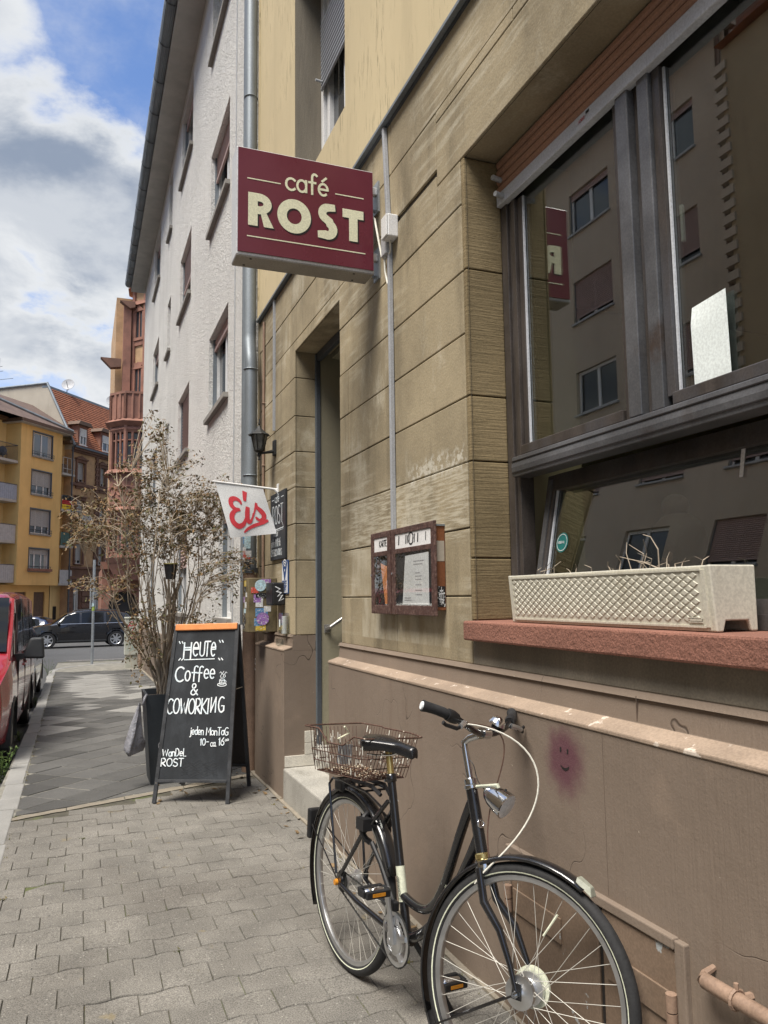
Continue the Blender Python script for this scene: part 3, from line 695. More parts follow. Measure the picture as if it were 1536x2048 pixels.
# plinth: battered base with sloped ledge
def prof(y0,y1):
    pts=[(PX,y0,-.5),(PX,y0,1.045),(1.566,y0,1.068),(1.578,y0,1.16),(1.64,y0,1.16),(1.64,y0,-.5)]
    MB().prism(pts,(0,y1-y0,0)).build('plinth','plinth',cafe,bevel=.006)
    MB().prism([(PX-.004,y0-.003,1.035),(PX-.004,y0-.003,1.050),(1.566,y0-.003,1.0735),(1.566,y0-.003,1.06)],(0,y1-y0+.006,0)).build('plinth_ledge','plinth_ledge',cafe,bevel=.004)
    MB().prism([(1.5655,y0-.002,1.145),(1.576,y0-.002,1.163),(1.60,y0-.002,1.163),(1.60,y0-.002,1.145)],(0,y1-y0+.004,0)).build('plinth_fillet','plinth',cafe)
prof(YN,D0); prof(D1,7.12)
bx('plinth','plinth',cafe,1.52,1.64,7.12,YE,-.5,1.15,bevel=.006)
bx('plinth_joint','plinth_line',cafe,PX-.0005,PX+.004,2.03,2.0314,.56,1.04)
for y in (1.95,): bx('plinth_joint','plinth_line',cafe,1.5655,1.572,y,y+.0022,1.078,1.15)
# plinth return inside the doorway
bx('plinth_return','plinth',cafe,1.500,1.764,D1-.004,D1+.10,-.4,1.040); bx('plinth_return','plinth',cafe,1.570,1.764,D1-.0035,D1+.09,1.041,1.158)
bx('plinth_return','plinth',cafe,1.505,1.88,D0-.1,D0+.003,-.4,1.040); bx('plinth_return','plinth',cafe,1.575,1.88,D0-.1,D0+.0025,1.041,1.158)
# doorway: passage with painted walls, grey metal frame, steps, white tile skirting
bx('passage_wall','plaster_green',cafe,1.80,4.2,D1-.015,D1+.12,-.2,3.6); bx('passage_wall','plaster_green',cafe,1.89,4.2,D0-.14,D0-.02,-.2,3.6)
bx('passage_end','interior_dark',cafe,4.2,4.3,D0-.2,D1+.2,-.2,3.6); bx('passage_ceiling','plaster_green',cafe,1.90,4.2,D0-.1,D1+.1,3.44,3.62); bx('passage_floor','step_granite',cafe,1.95,4.2,D0-.1,D1+.1,-.1,.40)
df=bx('door_frame','zinc_dark',cafe,1.766,1.802,D1-.022,D1+.01,.05,3.47,bevel=.003); bx('door_frame_bead','zinc',cafe,1.758,1.766,D1-.016,D1-.004,.05,3.46)
bx('door_frame','zinc_dark',cafe,1.766,1.802,D0,D1-.045,3.40,3.468,bevel=.003)
bx('door_closer','zinc',cafe,1.72,1.765,5.0,5.28,3.38,3.44,bevel=.01)
bx('step','step_granite',cafe,1.492,1.80,D0+.004,D1-.005,-.4,.148,bevel=.012); bx('step','step_granite',cafe,1.745,1.95,D0+.02,D1-.02,-.1,.30,bevel=.01)
bx('skirting_tile','tile_white',cafe,1.505,1.742,D1-.014,D1-.002,.151,.235,bevel=.002); bx('skirting_tile','tile_white',cafe,1.665,1.742,D1-.0145,D1-.002,.238,.325,bevel=.002); bx('skirting_tile','tile_white',cafe,1.665,1.742,D1-.0145,D1-.002,.328,.415,bevel=.002)
# red sandstone window sill
sl=bx('window_sill','red_sandstone',cafe,1.537,1.80,YN+.3,3.03,1.268,1.35,bevel=.008)
# ---- shop window
FX=1.772
sw=bx('shop_window','alu_brown',cafe,FX,FX+.09,2.955,WY1-.002,1.352,3.46,bevel=.003)
for a,b,x0,x1 in ((2.925,2.952,FX+.012,FX+.08),(2.895,2.922,FX+.004,FX+.085),(2.862,2.892,FX+.02,FX+.075)): bx('frame_profile','alu_brown',sw,x0,x1,a,b,1.352 if a>2.9 else 2.06,3.24,bevel=.002)
bx('mullion','alu_grey',sw,FX-.012,FX+.08,2.095,2.16,2.063,3.25,bevel=.004); bx('mullion','alu_brown',sw,FX+.006,FX+.08,2.163,2.196,2.063,3.25,bevel=.003)
bx('mullion','alu_grey',sw,FX-.004,FX+.08,1.995,2.052,2.063,3.25,bevel=.004); bx('mullion','alu_brown',sw,FX+.02,FX+.08,2.054,2.092,2.063,3.25); bx('mullion','alu_brown',sw,FX+.012,FX+.08,1.955,1.992,2.10,3.25,bevel=.002)
mb=MB().prism([(FX-.028,YN+2.9,1.968),(FX-.034,YN+2.9,2.01),(FX-.028,YN+2.9,2.056),(FX+.06,YN+2.9,2.056),(FX+.06,YN+2.9,1.968)],(0,2.925-YN-2.9,0)); mb.build('transom','alu_grey',sw,bevel=.003)
for z in (1.985,2.034): bx('transom_groove','menu_dark',sw,FX-.0345,FX-.02,YN+2.91,2.92,z,z+.004)
bx('sash_rail','alu_brown',sw,FX-.006,FX+.07,2.20,2.892,2.062,2.105,bevel=.004); bx('sash_rail','alu_brown',sw,FX-.006,FX+.07,.3,1.952,2.062,2.105,bevel=.004)
bx('pane','pane',sw,FX+.035,FX+.041,2.19,2.87,2.10,3.40); bx('pane','pane',sw,FX+.035,FX+.041,.25,1.96,2.10,3.40)
bx('spacer_bar','alu_white',sw,FX+.026,FX+.033,2.852,2.862,2.105,3.24); bx('spacer_bar','alu_white',sw,FX+.026,FX+.033,1.944,1.953,2.105,3.24)
bx('frame_bottom','alu_brown',sw,FX,FX+.09,.2,2.95,1.352,1.395); bx('jamb_right','alu_brown',sw,FX,FX+.09,.2,.3,1.352,3.46)
bx('sash_handle','white_pvc',sw,FX+.06,FX+.075,1.935,1.947,2.62,2.75,bevel=.004)
# tilted lower sash
sash=bx('tilted_sash','alu_brown',cafe,0,.05,2.805,2.865,0,.60,bevel=.003)
for nm,m,a in (('sash_stile','alu_brown',(0,.05,.3,.36,0,.60)),('sash_rail','alu_brown',(0,.05,.36,2.803,.53,.60)),('sash_rail','alu_brown',(0,.05,.36,2.803,0,.06)),('pane','pane',(.02,.026,.36,2.803,.06,.53)),('spacer_bar','alu_white',(.011,.018,2.792,2.802,.06,.53)),('sash_bead','alu_grey',(-.006,-.0005,2.82,2.85,.02,.58))):
    b_=bx(nm,m,sash,*a)
mb=MB().lathe([(0,.0),(.042,.0)],24,(0.0185,2.725,.30),(-1,0,0)); mb.build('round_sticker','teal',sash)
mb=MB().stroke(arc(0,0,.035,.035,0,360,24),.0025,(V(.0185,2.725,.30),V(0,-1,0),V(0,0,1),V(-1,0,0)),.0012); text(mb,(V(.0185,2.725,.30),V(0,-1,0),V(0,0,1),V(-1,0,0)),'REBOWL',-.024,-.004,.0095,.0014,.2); mb.build('sticker_print','sign_white',sash)
bx('tape_strip','paper',sash,.0175,.0186,1.79,1.805,.44,.53)
off=ORG[sash.name].copy()
sash.rotation_euler=(0,R(10.5),0)
# mesh was written in local coordinates minus thing origin: undo that shift
for o_ in [sash]+list(sash.children):
    for v in o_.data.vertices: v.co+=off
sash.location=V(1.778,0,1.38)-off
# roller shutter with white end rail
rs=bx('roller_shutter','alu_white',cafe,FX-.022,FX+.012,.22,WY1-.006,3.245,3.305,bevel=.004)
for k in range(4):
    z=3.307+k*.041; MB().prism([(FX-.012,.22,z),(FX-.020,.22,z+.012),(FX-.020,.22,z+.028),(FX-.012,.22,z+.038),(FX+.01,.22,z+.038),(FX+.01,.22,z)],(0,WY1-.23,0)).build('shutter_slat','shutter_salmon',rs)
for (y,z) in ((2.965,3.36),(2.945,3.272)): MB().lathe([(0,.05),(.012,.05),(.013,0),(0,0)],12,(FX-.02,y,z),(-1,-.25,0)).build('shutter_stop','grey_pvc',rs,smooth=40)
fr=(V(FX-.0222,2.36,3.27),V(0,-1,0),V(0,0,1),V(-1,0,0)); mb=MB(); text(mb,fr,'NORKE',0,0,.012,.0018); mb.build('maker_print','flag_red2',rs); MB().stroke([(.052,.018),(.064,.018)],.012,fr).build('maker_mark','print_black',rs)
# room behind the glass
bx('inner_reveal','interior_cream',cafe,FX+.09,2.16,3.0,3.12,.6,3.5); bx('room_wall','interior_cream',cafe,2.16,6.2,4.55,4.7,.2,3.6)
bx('room_wall','interior_cream',cafe,2.05,2.15,3.12,4.6,.2,3.6)
bx('room_back','interior_dark',cafe,6.2,6.4,-3,4.7,.2,3.6); bx('room_side','interior_dark',cafe,1.9,6.3,-3.1,-2.9,.2,3.6); bx('room_ceiling','interior_dark',cafe,1.80,6.3,-3,4.7,3.52,3.7); bx('room_floor','interior_wood',cafe,1.64,6.3,-3,4.7,.3,.42); bx('inner_sill','interior_wood',cafe,1.87,2.1,.2,3.0,1.2,1.345)
bx('room_front','interior_cream',cafe,1.90,2.0,.2,3.0,.4,1.2); bx('room_front','interior_cream',cafe,1.9,2.0,-3,.2,.4,3.5)
bx('counter','interior_wood',cafe,5.0,5.6,-1,3.6,.42,1.45); bx('shelf','interior_wood',cafe,6.0,6.19,-1,3.6,1.9,1.94); bx('shelf','interior_wood',cafe,6.0,6.19,-1,3.6,2.4,2.44)
# ---- upper storeys
UF=Fr((1.57,0,0),(0,1,0),(-1,0,0))
mb=MB(); UF.holes(mb,YN,YE,ZT+.01,13.5,[(4.655,5.985,4.75,6.7),(1.2,2.5,4.75,6.7),(4.655,5.985,8.0,9.9)],depth=.002); mb.build('upper_wall','stucco_yellow',cafe)
bx('drip_edge','zinc',cafe,1.548,1.60,YN,YE-.01,4.178,4.196); bx('drip_lip','zinc_dark',cafe,1.575,1.60,YN,YE-.01,4.166,4.177)
bx('building_mass','interior_dark',cafe,2.15,12,YN,YE,3.75,13.4); bx('building_mass','interior_dark',cafe,6.45,12,YN,YE,-.5,3.74); bx('building_mass','interior_dark',cafe,2.2,6.4,YN-.6,YN-.45,0,13); bx('end_wall','stucco_yellow',cafe,1.575,12,YE-.002,YE+.02,1.1,13.5); bx('building_mass','interior_dark',cafe,4.4,6.4,4.72,YE,-.5,3.72)
mb=MB().tube([(1.566,YE-.03,4.2),(1.566,YE-.03,13.4)],.012,6); mb.build('edge_bead','stucco_yellow',cafe)
def upwin(y0,y1,z0,z1,drop):
    rv=MB(); 
    for a,b in ((y0-.004,y0+.001),(y1-.001,y1+.004)): rv.box(1.572,1.86,a,b,z0,z1)
    rv.box(1.572,1.86,y0,y1,z0-.004,z0+.001); rv.box(1.572,1.86,y0,y1,z1-.001,z1+.004)
    o=rv.build('window_surround','stone_grey',cafe)
    w_=bx('window','white_pvc',cafe,1.80,1.86,y1-.07,y1-.005,z0,z1,bevel=.003)
    for a in ((1.80,1.86,y0+.005,y0+.06,z0,z1),(1.81,1.86,y0,y1,z0,z0+.05),(1.82,1.87,y0+.62,y0+.70,z0+.05,z1),(1.825,1.88,y1-.16,y1-.10,z0+.05,z1),(1.83,1.88,y0+.74,y0+.80,z0+.05,z1)): bx('window_frame','white_pvc',w_,*a,bevel=.003)
    bx('pane','pane_dark',w_,1.865,1.872,y0,y1,z0,z1)
    s=bx('roller_shutter','shutter_blue',w_,1.790,1.80,y0+.03,y1-.075,z1-.02,z1); z=z1-.02; k=0
    while z>drop:
        MB().prism([(1.785,y0+.03,z),(1.776,y0+.03,z-.012),(1.776,y0+.03,z-.030),(1.785,y0+.03,z-.042),(1.79,y0+.03,z-.042),(1.79,y0+.03,z)],(0,y1-.105-y0,0)).build('shutter_slat','shutter_blue',w_) if z<z0+1.6 else None
        z-=.044
    MB().lathe([(0,.06),(.011,.06),(.011,0)],10,(1.776,y1-.12,drop+.02),(-1,0,.1)).build('shutter_stop','grey_pvc',w_)
    bx('building_backing','interior_dark',w_,1.9,1.95,y0-.1,y1+.1,z0-.1,z1+.1)
upwin(4.655,5.985,4.75,6.7,5.75); upwin(4.655,5.985,8.0,9.9,8.6); upwin(1.2,2.5,4.75,6.7,5.6)
# ---- cellar hatch with iron hinges behind the front wheel
ht=bx('cellar_hatch','hatch_paint',cafe,PX-.012,PX+.01,1.74,2.585,-.25,.52,bevel=.004)
bx('hatch_frame','plinth',ht,PX-.018,PX+.01,1.70,1.738,-.25,.55,bevel=.004); bx('hatch_frame','plinth',ht,PX-.020,PX+.01,1.739,2.587,.523,.553,bevel=.004); bx('hatch_frame','plinth',ht,PX-.018,PX+.01,2.588,2.615,-.25,.55,bevel=.004)
bx('hatch_gap','menu_dark',ht,PX-.0135,PX-.012,2.052,2.064,-.25,.52); bx('hatch_strip','hatch_paint',ht,PX-.020,PX-.0122,2.066,2.11,-.25,.519,bevel=.003)
for (a,b,z0,z1) in ((1.755,2.03,.33,.41),(2.27,2.57,.33,.41),(1.755,2.03,-.16,-.09),(2.27,2.57,-.16,-.09)): bx('hinge_strap','hatch_paint',ht,PX-.019,PX-.012,a,b,z0,z1,bevel=.002)
for (y,z) in ((1.745,.37),(2.585,.37),(1.745,-.12),(2.585,-.12)):
    for k in (-1,1): MB().tube([(PX-.028,y,z+k*.002),(PX-.028,y,z+k*.045)],.015,10).build('hinge_knuckle','pipe_paint',ht,smooth=40)
# eyes and mouth of the sprayed face
fr=(V(PX,2.235,.925),V(0,-1,0),V(0,0,1),V(-1,0,0)); mb=MB()
for x in (-.022,.018): mb.stroke([(x,.018),(x+.001,.027)],.008,fr,.0012)
mb.stroke([(-.025,-.028),(-.014,-.036),(.002,-.038),(.016,-.033),(.023,-.026)],[.002,.007,.0085,.007,.003],fr,.0012); mb.build('sprayed_face','menu_dark',cafe)
mb=MB(); text(mb,(V(1.52,7.25,.80),V(0,-1,0),V(0,0,1),V(-1,0,0)),'St',0,0,.10,.012); mb.build('sprayed_letters','flag_white',cafe)
# handrail of the passage
hr=thing('handrail','short chrome handrail in the café doorway','handrail',(1.85,6.03,1.2))
MB().tube([(1.85,6.045,1.205),(1.845,6.01,1.21),(1.86,5.985,1.22),(1.96,5.985,1.285),(2.6,5.985,1.69)],.015,10).build('rail','steel_worn',hr,smooth=40); bx('wall_plate','steel_worn',hr,1.825,1.875,6.036,6.044,1.175,1.24,bevel=.003)
# ---------------------------------------------------------------- white rendered apartment house next door
XW=1.56
wh=thing('white_apartment_house','tall white roughcast apartment house next to the café, with grey gutter','building',(XW,15,gz(15)))
WF=Fr((XW,0,0),(0,1,0),(-1,0,0))
YA,YB=7.86,23.55
cols=[(9.1,10.6),(12.75,14.3),(15.95,16.62),(18.6,20.2)]
rows=[(1.23,2.55),(3.89,5.02),(6.55,7.69),(9.17,10.45)]
hs=[(a,b,c,d) for (a,b) in cols for (c,d) in rows]
hs=[(8.75,9.65,c,d) if (c==1.23 and a==9.1) else (a,b,c,d) for (a,b,c,d) in hs]
mb=MB(); WF.holes(mb,YA,YB,.75,10.72,hs,depth=.16); mb.poly([(XW,YB,-1),(8,YB,-1),(8,YB,10.72),(XW,YB,10.72)]); mb.poly([(XW,YA,-1),(XW+.3,YA,-1),(XW+.3,YA,10.72),(XW,YA,10.72)]); mb.build('wall','stucco_white',wh)
bx('base','plinth',wh,XW-.03,XW+.3,YA,YB+.03,-1,.75,bevel=.01)
bx('building_mass','interior_dark',wh,XW+.35,8,YA+.01,YB-.01,-1,10.7)
def win(parent,fr,u0,u1,z0,z1,depth,shut=0,smat='shutter_pink',mull=1,fmat='white_pvc',pane='pane_dark',sill='sill_grey',sd=.06,sh=.06,lip=True,curt=0,fw=.055):
    n=-depth
    f=MB(); fr.box(f,u0+.002,u0+fw,n-.03,n+.03,z0,z1); fr.box(f,u1-fw,u1-.002,n-.03,n+.03,z0,z1); fr.box(f,u0+fw,u1-fw,n-.03,n+.03,z0,z0+fw); fr.box(f,u0+fw,u1-fw,n-.03,n+.03,z1-fw,z1-.002)
    for k in range(mull):
        c=u0+(u1-u0)*(k+1)/(mull+1); fr.box(f,c-fw*.7,c+fw*.7,n-.03,n+.032,z0+fw,z1-fw)
    w=f.build('window',fmat,parent)
    fr.bx('pane',pane,w,u0+.01,u1-.01,n-.012,n-.004,z0+.01,z1-.01)
    if curt:
        c=MB(); 
        for a,b in ((u0+fw,u0+fw+(u1-u0)*curt),(u1-fw-(u1-u0)*curt,u1-fw)): fr.quad(c,a,b,n-.002,z0+fw,z1-fw)
        c.build('curtain','curtain',w)
    if shut>0:
        s=MB(); zb=z1-(z1-z0)*shut; k=max(2,int((z1-zb)/.055)); h=(z1-zb)/k
        for i in range(k):
            a=zb+i*h
            s.add([fr.p(u0+.02,n+.05,a),fr.p(u1-.02,n+.05,a),fr.p(u1-.02,n+.066,a+h*.5),fr.p(u0+.02,n+.066,a+h*.5),fr.p(u1-.02,n+.05,a+h*.92),fr.p(u0+.02,n+.05,a+h*.92)],[(0,1,2,3),(3,2,4,5)])
        fr.box(s,u0+.02,u1-.02,n+.04,n+.07,zb-.04,zb); s.build('roller_shutter',smat,w)
        if lip: [fr.bx('shutter_guide','zinc' if smat!='shutter_grey' else 'grey_pvc',w,a_,b_,n+.033,n+.085,z0,z1) for a_,b_ in ((u0+.003,u0+.02),(u1-.02,u1-.003))]
    if sill: fr.bx('sill',sill,w,u0-.06,u1+.06,n+.03,sd,z0-sh,z0-.001)
    return w
sh={(9.1,6.55):.30,(9.1,3.89):.12,(12.75,6.55):.52,(12.75,3.89):.86,(12.75,1.23):.4,(18.6,6.55):.2,(9.1,9.17):0,(15.95,6.55):0}
for (a,b,c,d) in hs:
    narrow=b-a<.8
    win(wh,WF,a,b,c,d,.14,sh.get((a,c),0 if narrow else .1),mull=0 if narrow else 1)
for y in (11.62,) : pass
# vertical expansion joint line and cable
MB().tube([(XW-.006,8.62,.8),(XW-.006,8.62,10.6)],.008,5).build('facade_cable','grey_pvc',wh)
# eaves: soffit, gutter with brackets
bx('soffit','concrete',wh,1.16,XW+.3,YA-.05,YB+.25,10.70,10.82)
g=MB()
prof_=[(1.10+.12*math.cos(R(a)),10.92+.12*math.sin(R(a))) for a in range(180,361,15)]
ys=[YA-.1+i*1.0 for i in range(17)]
for a,b in zip(ys,ys[1:]):
    for (p,q) in zip(prof_,prof_[1:]): g.poly([(p[0],a,p[1]),(q[0],a,q[1]),(q[0],b,q[1]),(p[0],b,p[1])])
g.poly([(p[0],ys[-1],p[1]) for p in prof_])
gt=g.build('gutter','zinc',wh,smooth=40); sm=gt.modifiers.new('solid','SOLIDIFY'); sm.thickness=.006
for y in ys[1:-1]: MB().torus((1.10,y,10.92),(0,1,0),.123,.008,20,6).build('gutter_bracket','zinc_dark',wh)
rf=MB().poly([(1.08,YA-.05,10.95),(1.08,YB+.3,10.95),(5,YB+.3,14.6),(5,YA-.05,14.6)]); rf.poly([(9,YA-.05,10.95),(9,YB+.3,10.95),(5,YB+.3,14.6),(5,YA-.05,14.6)]); rf.poly([(1.08,YB+.3,10.95),(5,YB+.3,14.6),(9,YB+.3,10.95)]); rf.build('roof','roof_tile',wh)
# downpipe at the party line
dp=thing('downpipe','grey zinc downpipe between café and white house, stickered at its foot','pipe',(1.47,7.30,gz(7.3)))
MB().tube([(1.485,7.42,13),(1.485,7.42,4.05),(1.48,7.405,3.97),(1.475,7.33,3.80),(1.475,7.30,3.70),(1.475,7.30,1.70)],.062,14).build('pipe','zinc',dp,smooth=50)
MB().tube([(1.50,7.66,13),(1.50,7.66,1.2)],.045,12).build('side_pipe','zinc',dp,smooth=50)
for z in (12,9.2,6.55,5.35,3.66,2.62): MB().torus((1.485 if z>4 else 1.475,7.42 if z>4 else 7.30,z),(0,0,1),.064,.007,20,6).build('pipe_collar','zinc',dp)
MB().tube([(1.48,7.30,1.72),(1.48,7.30,gz(7.3)-.02)],.068,14).build('standpipe','pipe_paint',dp,smooth=50); MB().lathe([(.076,0),(.076,.05),(.07,.05)],18,(1.48,7.30,1.69)).build('pipe_sleeve','zinc_dark',dp,smooth=40)
r2=random.Random(5)
for k,(a,z,wd,h,mi) in enumerate([(195,2.02,.075,.11,1),(235,1.98,.07,.12,6),(200,1.90,.06,.07,0),(222,1.86,.09,.08,2),(190,1.80,.06,.07,0),(225,1.77,.09,.075,5),(250,1.87,.05,.06,0)]):
    mb=MB(); r=.0645+.0003*k; n=5; da=wd/r
    pts=[]
    for i in range(n+1):
        q=R(a)-da/2+da*i/n; pts.append((1.475+r*math.cos(q),7.30+r*math.sin(q)))
    for p,q in zip(pts,pts[1:]): mb.poly([(p[0],p[1],z-h/2),(q[0],q[1],z-h/2),(q[0],q[1],z+h/2),(p[0],p[1],z+h/2)])
    mb.build('pipe_sticker','sticker%d'%mi,dp)
rp=thing('rusty_cable_pipe','thin brown pipe running down beside the zinc downpipe','pipe',(1.56,7.16,1.75))
MB().tube([(1.572,7.16,4.1),(1.572,7.16,1.62)],.013,8).build('pipe','pipe_paint',rp,smooth=50); [MB().torus((1.572,7.16,z),(0,0,1),.016,.005,12,5).build('clip','pipe_paint',rp) for z in (2.2,2.7,3.3)]
# ---------------------------------------------------------------- far row across the junction
RF=Fr((-3.968,60.567,0),(.5971,.80217,0),(.80217,-.5971,0)); G0=-1.12
yl=thing('yellow_apartment_block','ochre yellow apartment block with balconies beyond the junction','building',tuple(RF.p(1.5,0,G0)))
cz=[(11.98,13.72),(9.17,10.9),(6.30,8.06),(3.62,5.19)]
mb=MB(); RF.holes(mb,-.54,3.88,2.57,14.15,[(.65,2.76,a,b) for a,b in cz],depth=.2)
mb.poly([RF.p(-.54,0,2.57),RF.p(-.54,-1.3,2.57),RF.p(-.54,-1.3,14.15),RF.p(-.54,0,14.15)]); mb.poly([RF.p(3.88,0,2.57),RF.p(3.88,-.7,2.57),RF.p(3.88,-.7,14.15),RF.p(3.88,0,14.15)]); mb.poly([RF.p(-.54,0,2.57),RF.p(3.88,0,2.57),RF.p(3.88,-1.3,2.57),RF.p(-.54,-1.3,2.57)])
mb.build('wall','stucco_ochre',yl)
mb=MB(); RF.holes(mb,-7,-.54,2.57,14.3,[(-3.6,-1.7,a-.9,b) for a,b in cz],depth=.15,n=-1.3); RF.holes(mb,3.88,6.2,G0,14.15,[],n=-.7); mb.build('recessed_wall','stucco_ochre_light',yl)
mb=MB(); RF.holes(mb,-7,3.88,G0,2.6,[(-2.6,-1.3,.1,2.08),(.26,1.4,.1,2.08),(2.21,3.4,.1,2.08)],depth=.12,n=-.75); mb.build('ground_floor_wall','stucco_ochre',yl)
for a,b in ((-2.6,-1.3),(.26,1.4),(2.21,3.4)): RF.bx('garage_door','wood_brown',yl,a,b,-.9,-.85,.1,2.08)
RF.bx('meter_box','menu_dark',yl,4.25,4.6,-.72,-.66,.0,1.0); RF.bx('building_mass','interior_dark',yl,-7,5.0,-9,-1.7,G0,14)
for i,(a,b) in enumerate(cz):
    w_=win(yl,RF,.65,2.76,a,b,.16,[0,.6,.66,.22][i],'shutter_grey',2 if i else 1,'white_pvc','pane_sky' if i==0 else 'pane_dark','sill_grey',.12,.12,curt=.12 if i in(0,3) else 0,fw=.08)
    g=MB(); RF.box(g,.6,.66,-.1,.03,a,b+.08); RF.box(g,2.75,2.81,-.1,.03,a,b+.08); RF.box(g,.6,2.81,-.1,.035,b,b+.09); g.build('window_surround','zinc_dark',w_)
    g=MB(); g.tube([RF.p(.5,.10,a+.30),RF.p(2.9,.10,a+.30)],.022,5); g.tube([RF.p(.5,.10,a+.12),RF.p(2.9,.10,a+.12)],.018,5); [g.tube([RF.p(u,.10,a+.02),RF.p(u,.10,a+.30)],.014,4) for u in (.55,1.1,1.7,2.3,2.85)]; g.build('window_rail','zinc_dark',w_)
    if i==3: RF.bx('flower_box','sand_red',w_,.5,2.9,.05,.25,a-.05,a+.14)
# balconies: left row and right row
for i,(zf,top,mat) in enumerate(((11.35,12.45,None),(8.55,9.6,'balc_blue'),(5.65,6.75,'balc_grey'),(2.9,3.95,'balc_grey'))):
    s_=RF.bx('balcony','concrete',yl,-5,-.62,-1.3,-.12,zf-.18,zf)
    if mat is None:
        g=MB(); g.tube([RF.p(-5,-.16,top),RF.p(-.66,-.16,top),RF.p(-.66,-1.25,top)],.025,5); [g.tube([RF.p(-.66-k*.11,-.16,zf),RF.p(-.66-k*.11,-.16,top)],.010,4) for k in range(30)]; g.build('railing','zinc_dark',s_)
        for u in (-1.45,-2.1):
            g=MB(); g.sphere(RF.p(u,-.75,zf+.62),.30,10,6,(1,.5,1.2)); RF.box(g,u-.25,u+.25,-.95,-.5,zf+.38,zf+.44); [g.tube([RF.p(u+a*.2,-.73+b_*.2,zf),RF.p(u+a*.2,-.73+b_*.2,zf+.4)],.025,5) for a in (-1,1) for b_ in (-1,1)]
            g.build('balcony_chair','zinc_dark',s_)
    else:
        for k in range(22): RF.bx('railing_slat',mat,s_,-5+.2*k,-5+.2*k+.19,-.155,-.125,zf-.02,top)
        g=MB(); g.tube([RF.p(-5,-.12,top+.02),RF.p(-.62,-.12,top+.02)],.025,5); g.build('railing_top','zinc_dark',s_)
for i,(zf,top,mat) in enumerate(((11.2,12.4,None),(8.40,9.46,'flag'),(5.6,6.62,'balc_green'),(2.74,3.75,'balc_grey'))):
    s_=RF.bx('balcony','concrete',yl,3.9,5.35,-.7,.10,zf-.16,zf)
    if mat is None:
        g=MB(); [g.tube([RF.p(u,.06,zf),RF.p(u,.06,top)],.03,5) for u in (3.95,4.45,4.95,5.3)]; [g.tube([RF.p(3.95,.06,z),RF.p(5.3,.06,z)],.028,5) for z in (top,zf+.35)]; g.build('railing','concrete',s_)
        RF.bx('balcony_box','wood_brown',s_,4.3,4.7,-.5,-.2,zf,zf+.75)
    elif mat=='flag':
        RF.bx('railing','balc_grey',s_,3.95,5.3,.03,.05,zf,top)
        fl=thing('national_flag','black, red and gold flag hung over a yellow block balcony','flag',tuple(RF.p(4.6,.12,zf)))
        for a,b,m_ in ((.70,1.08,'flag_black'),(.36,.70,'flag_red2'),(-.02,.36,'flag_gold')):
            g=MB(); n=14
            for k in range(n):
                for (z0,z1) in ((a,(a+b)/2),((a+b)/2,b)):
                    u0=3.95+1.33*k/n; u1=3.95+1.33*(k+1)/n; f_=lambda u,z:.10+.035*math.sin(u*9+z*2)*(1.1-z)
                    e=(lambda u,z: zf+z-(.10*math.sin(u*5) if z<0.05 else 0))
                    g.poly([RF.p(u0,f_(u0,z0),e(u0,z0)),RF.p(u1,f_(u1,z0),e(u1,z0)),RF.p(u1,f_(u1,z1),e(u1,z1)),RF.p(u0,f_(u0,z1),e(u0,z1))])
            o=g.build('flag_stripe',m_,fl,smooth=True); md=o.modifiers.new('s','SOLIDIFY'); md.thickness=.01
    else:
        for k in range(7): RF.bx('railing_slat',mat,s_,3.93+.2*k,3.93+.2*k+.19,.06,.085,zf-.02,top)
# closed parasol on balcony two
g=MB().lathe([(.0,1.45),(.06,1.40),(.16,.6),(.13,.05),(.03,0),(.03,-.9)],10,tuple(RF.p(-2.55,-.6,9.4))); ps=g.build('closed_parasol','flag_white',None,smooth=40); tag(ps,'closed white parasol on a left-hand balcony of the yellow block','parasol')
# roof of the yellow block
def hip(parent,u0,u1,n0,n1,z,h,mat):
    m=MB(); d=(n0-n1)/2
    a=[RF.p(u0,n0,z),RF.p(u1,n0,z),RF.p(u1,n1,z),RF.p(u0,n1,z)]; r1=RF.p(u0+d*.9,(n0+n1)/2,z+h); r2=RF.p(u1-.01,(n0+n1)/2,z+h)
    m.poly([a[0],a[1],r2,r1]); m.poly([a[1],a[2],r2]); m.poly([a[2],a[3],r1,r2]); m.poly([a[3],a[0],r1]); return m.build('roof',mat,parent)
RF.bx('eaves','wood_brown',yl,-1.0,4.55,-1.5,.50,14.17,14.40); RF.bx('eaves','wood_brown',yl,-7,-1.0,-1.5,-.75,14.30,14.5); RF.bx('eaves_soffit','concrete',yl,-.95,4.5,-1.4,.46,14.12,14.169); RF.bx('eaves','wood_brown',yl,4.56,5.6,-1.4,.15,13.62,13.82)
hip(yl,-7,5.0,.45,-8,14.40,2.6,'roof_dark')
MB().tube([RF.p(4.45,.5,14.45),RF.p(-1.1,-2.6,16.35)],.12,6).build('roof_flashing','zinc',yl)
RF.bx('chimney','wood_brown',yl,-2.7,-2.1,-1.9,-1.4,15,17.4)
# ---- brick house with mansard roof
bk=thing('brick_mansard_house','yellow and red brick tenement with red tiled mansard roof behind the yellow block','building',tuple(RF.p(9,-.1,G0)))
bc=[(5.70,6.62),(8.62,9.28),(9.52,10.18),(12.3,13.2)]; bz=[(10.75,12.3),(7.65,9.3),(4.28,6.05)]
mb=MB(); RF.holes(mb,5.04,16,4.0,13.2,[(a,b,c,d) for a,b in bc for c,d in bz],depth=.2,n=-.05); mb.poly([RF.p(5.04,-.03,G0),RF.p(5.04,-9,G0),RF.p(5.04,-9,13.2),RF.p(5.04,-.05,13.2)]); mb.build('wall','brick',bk)
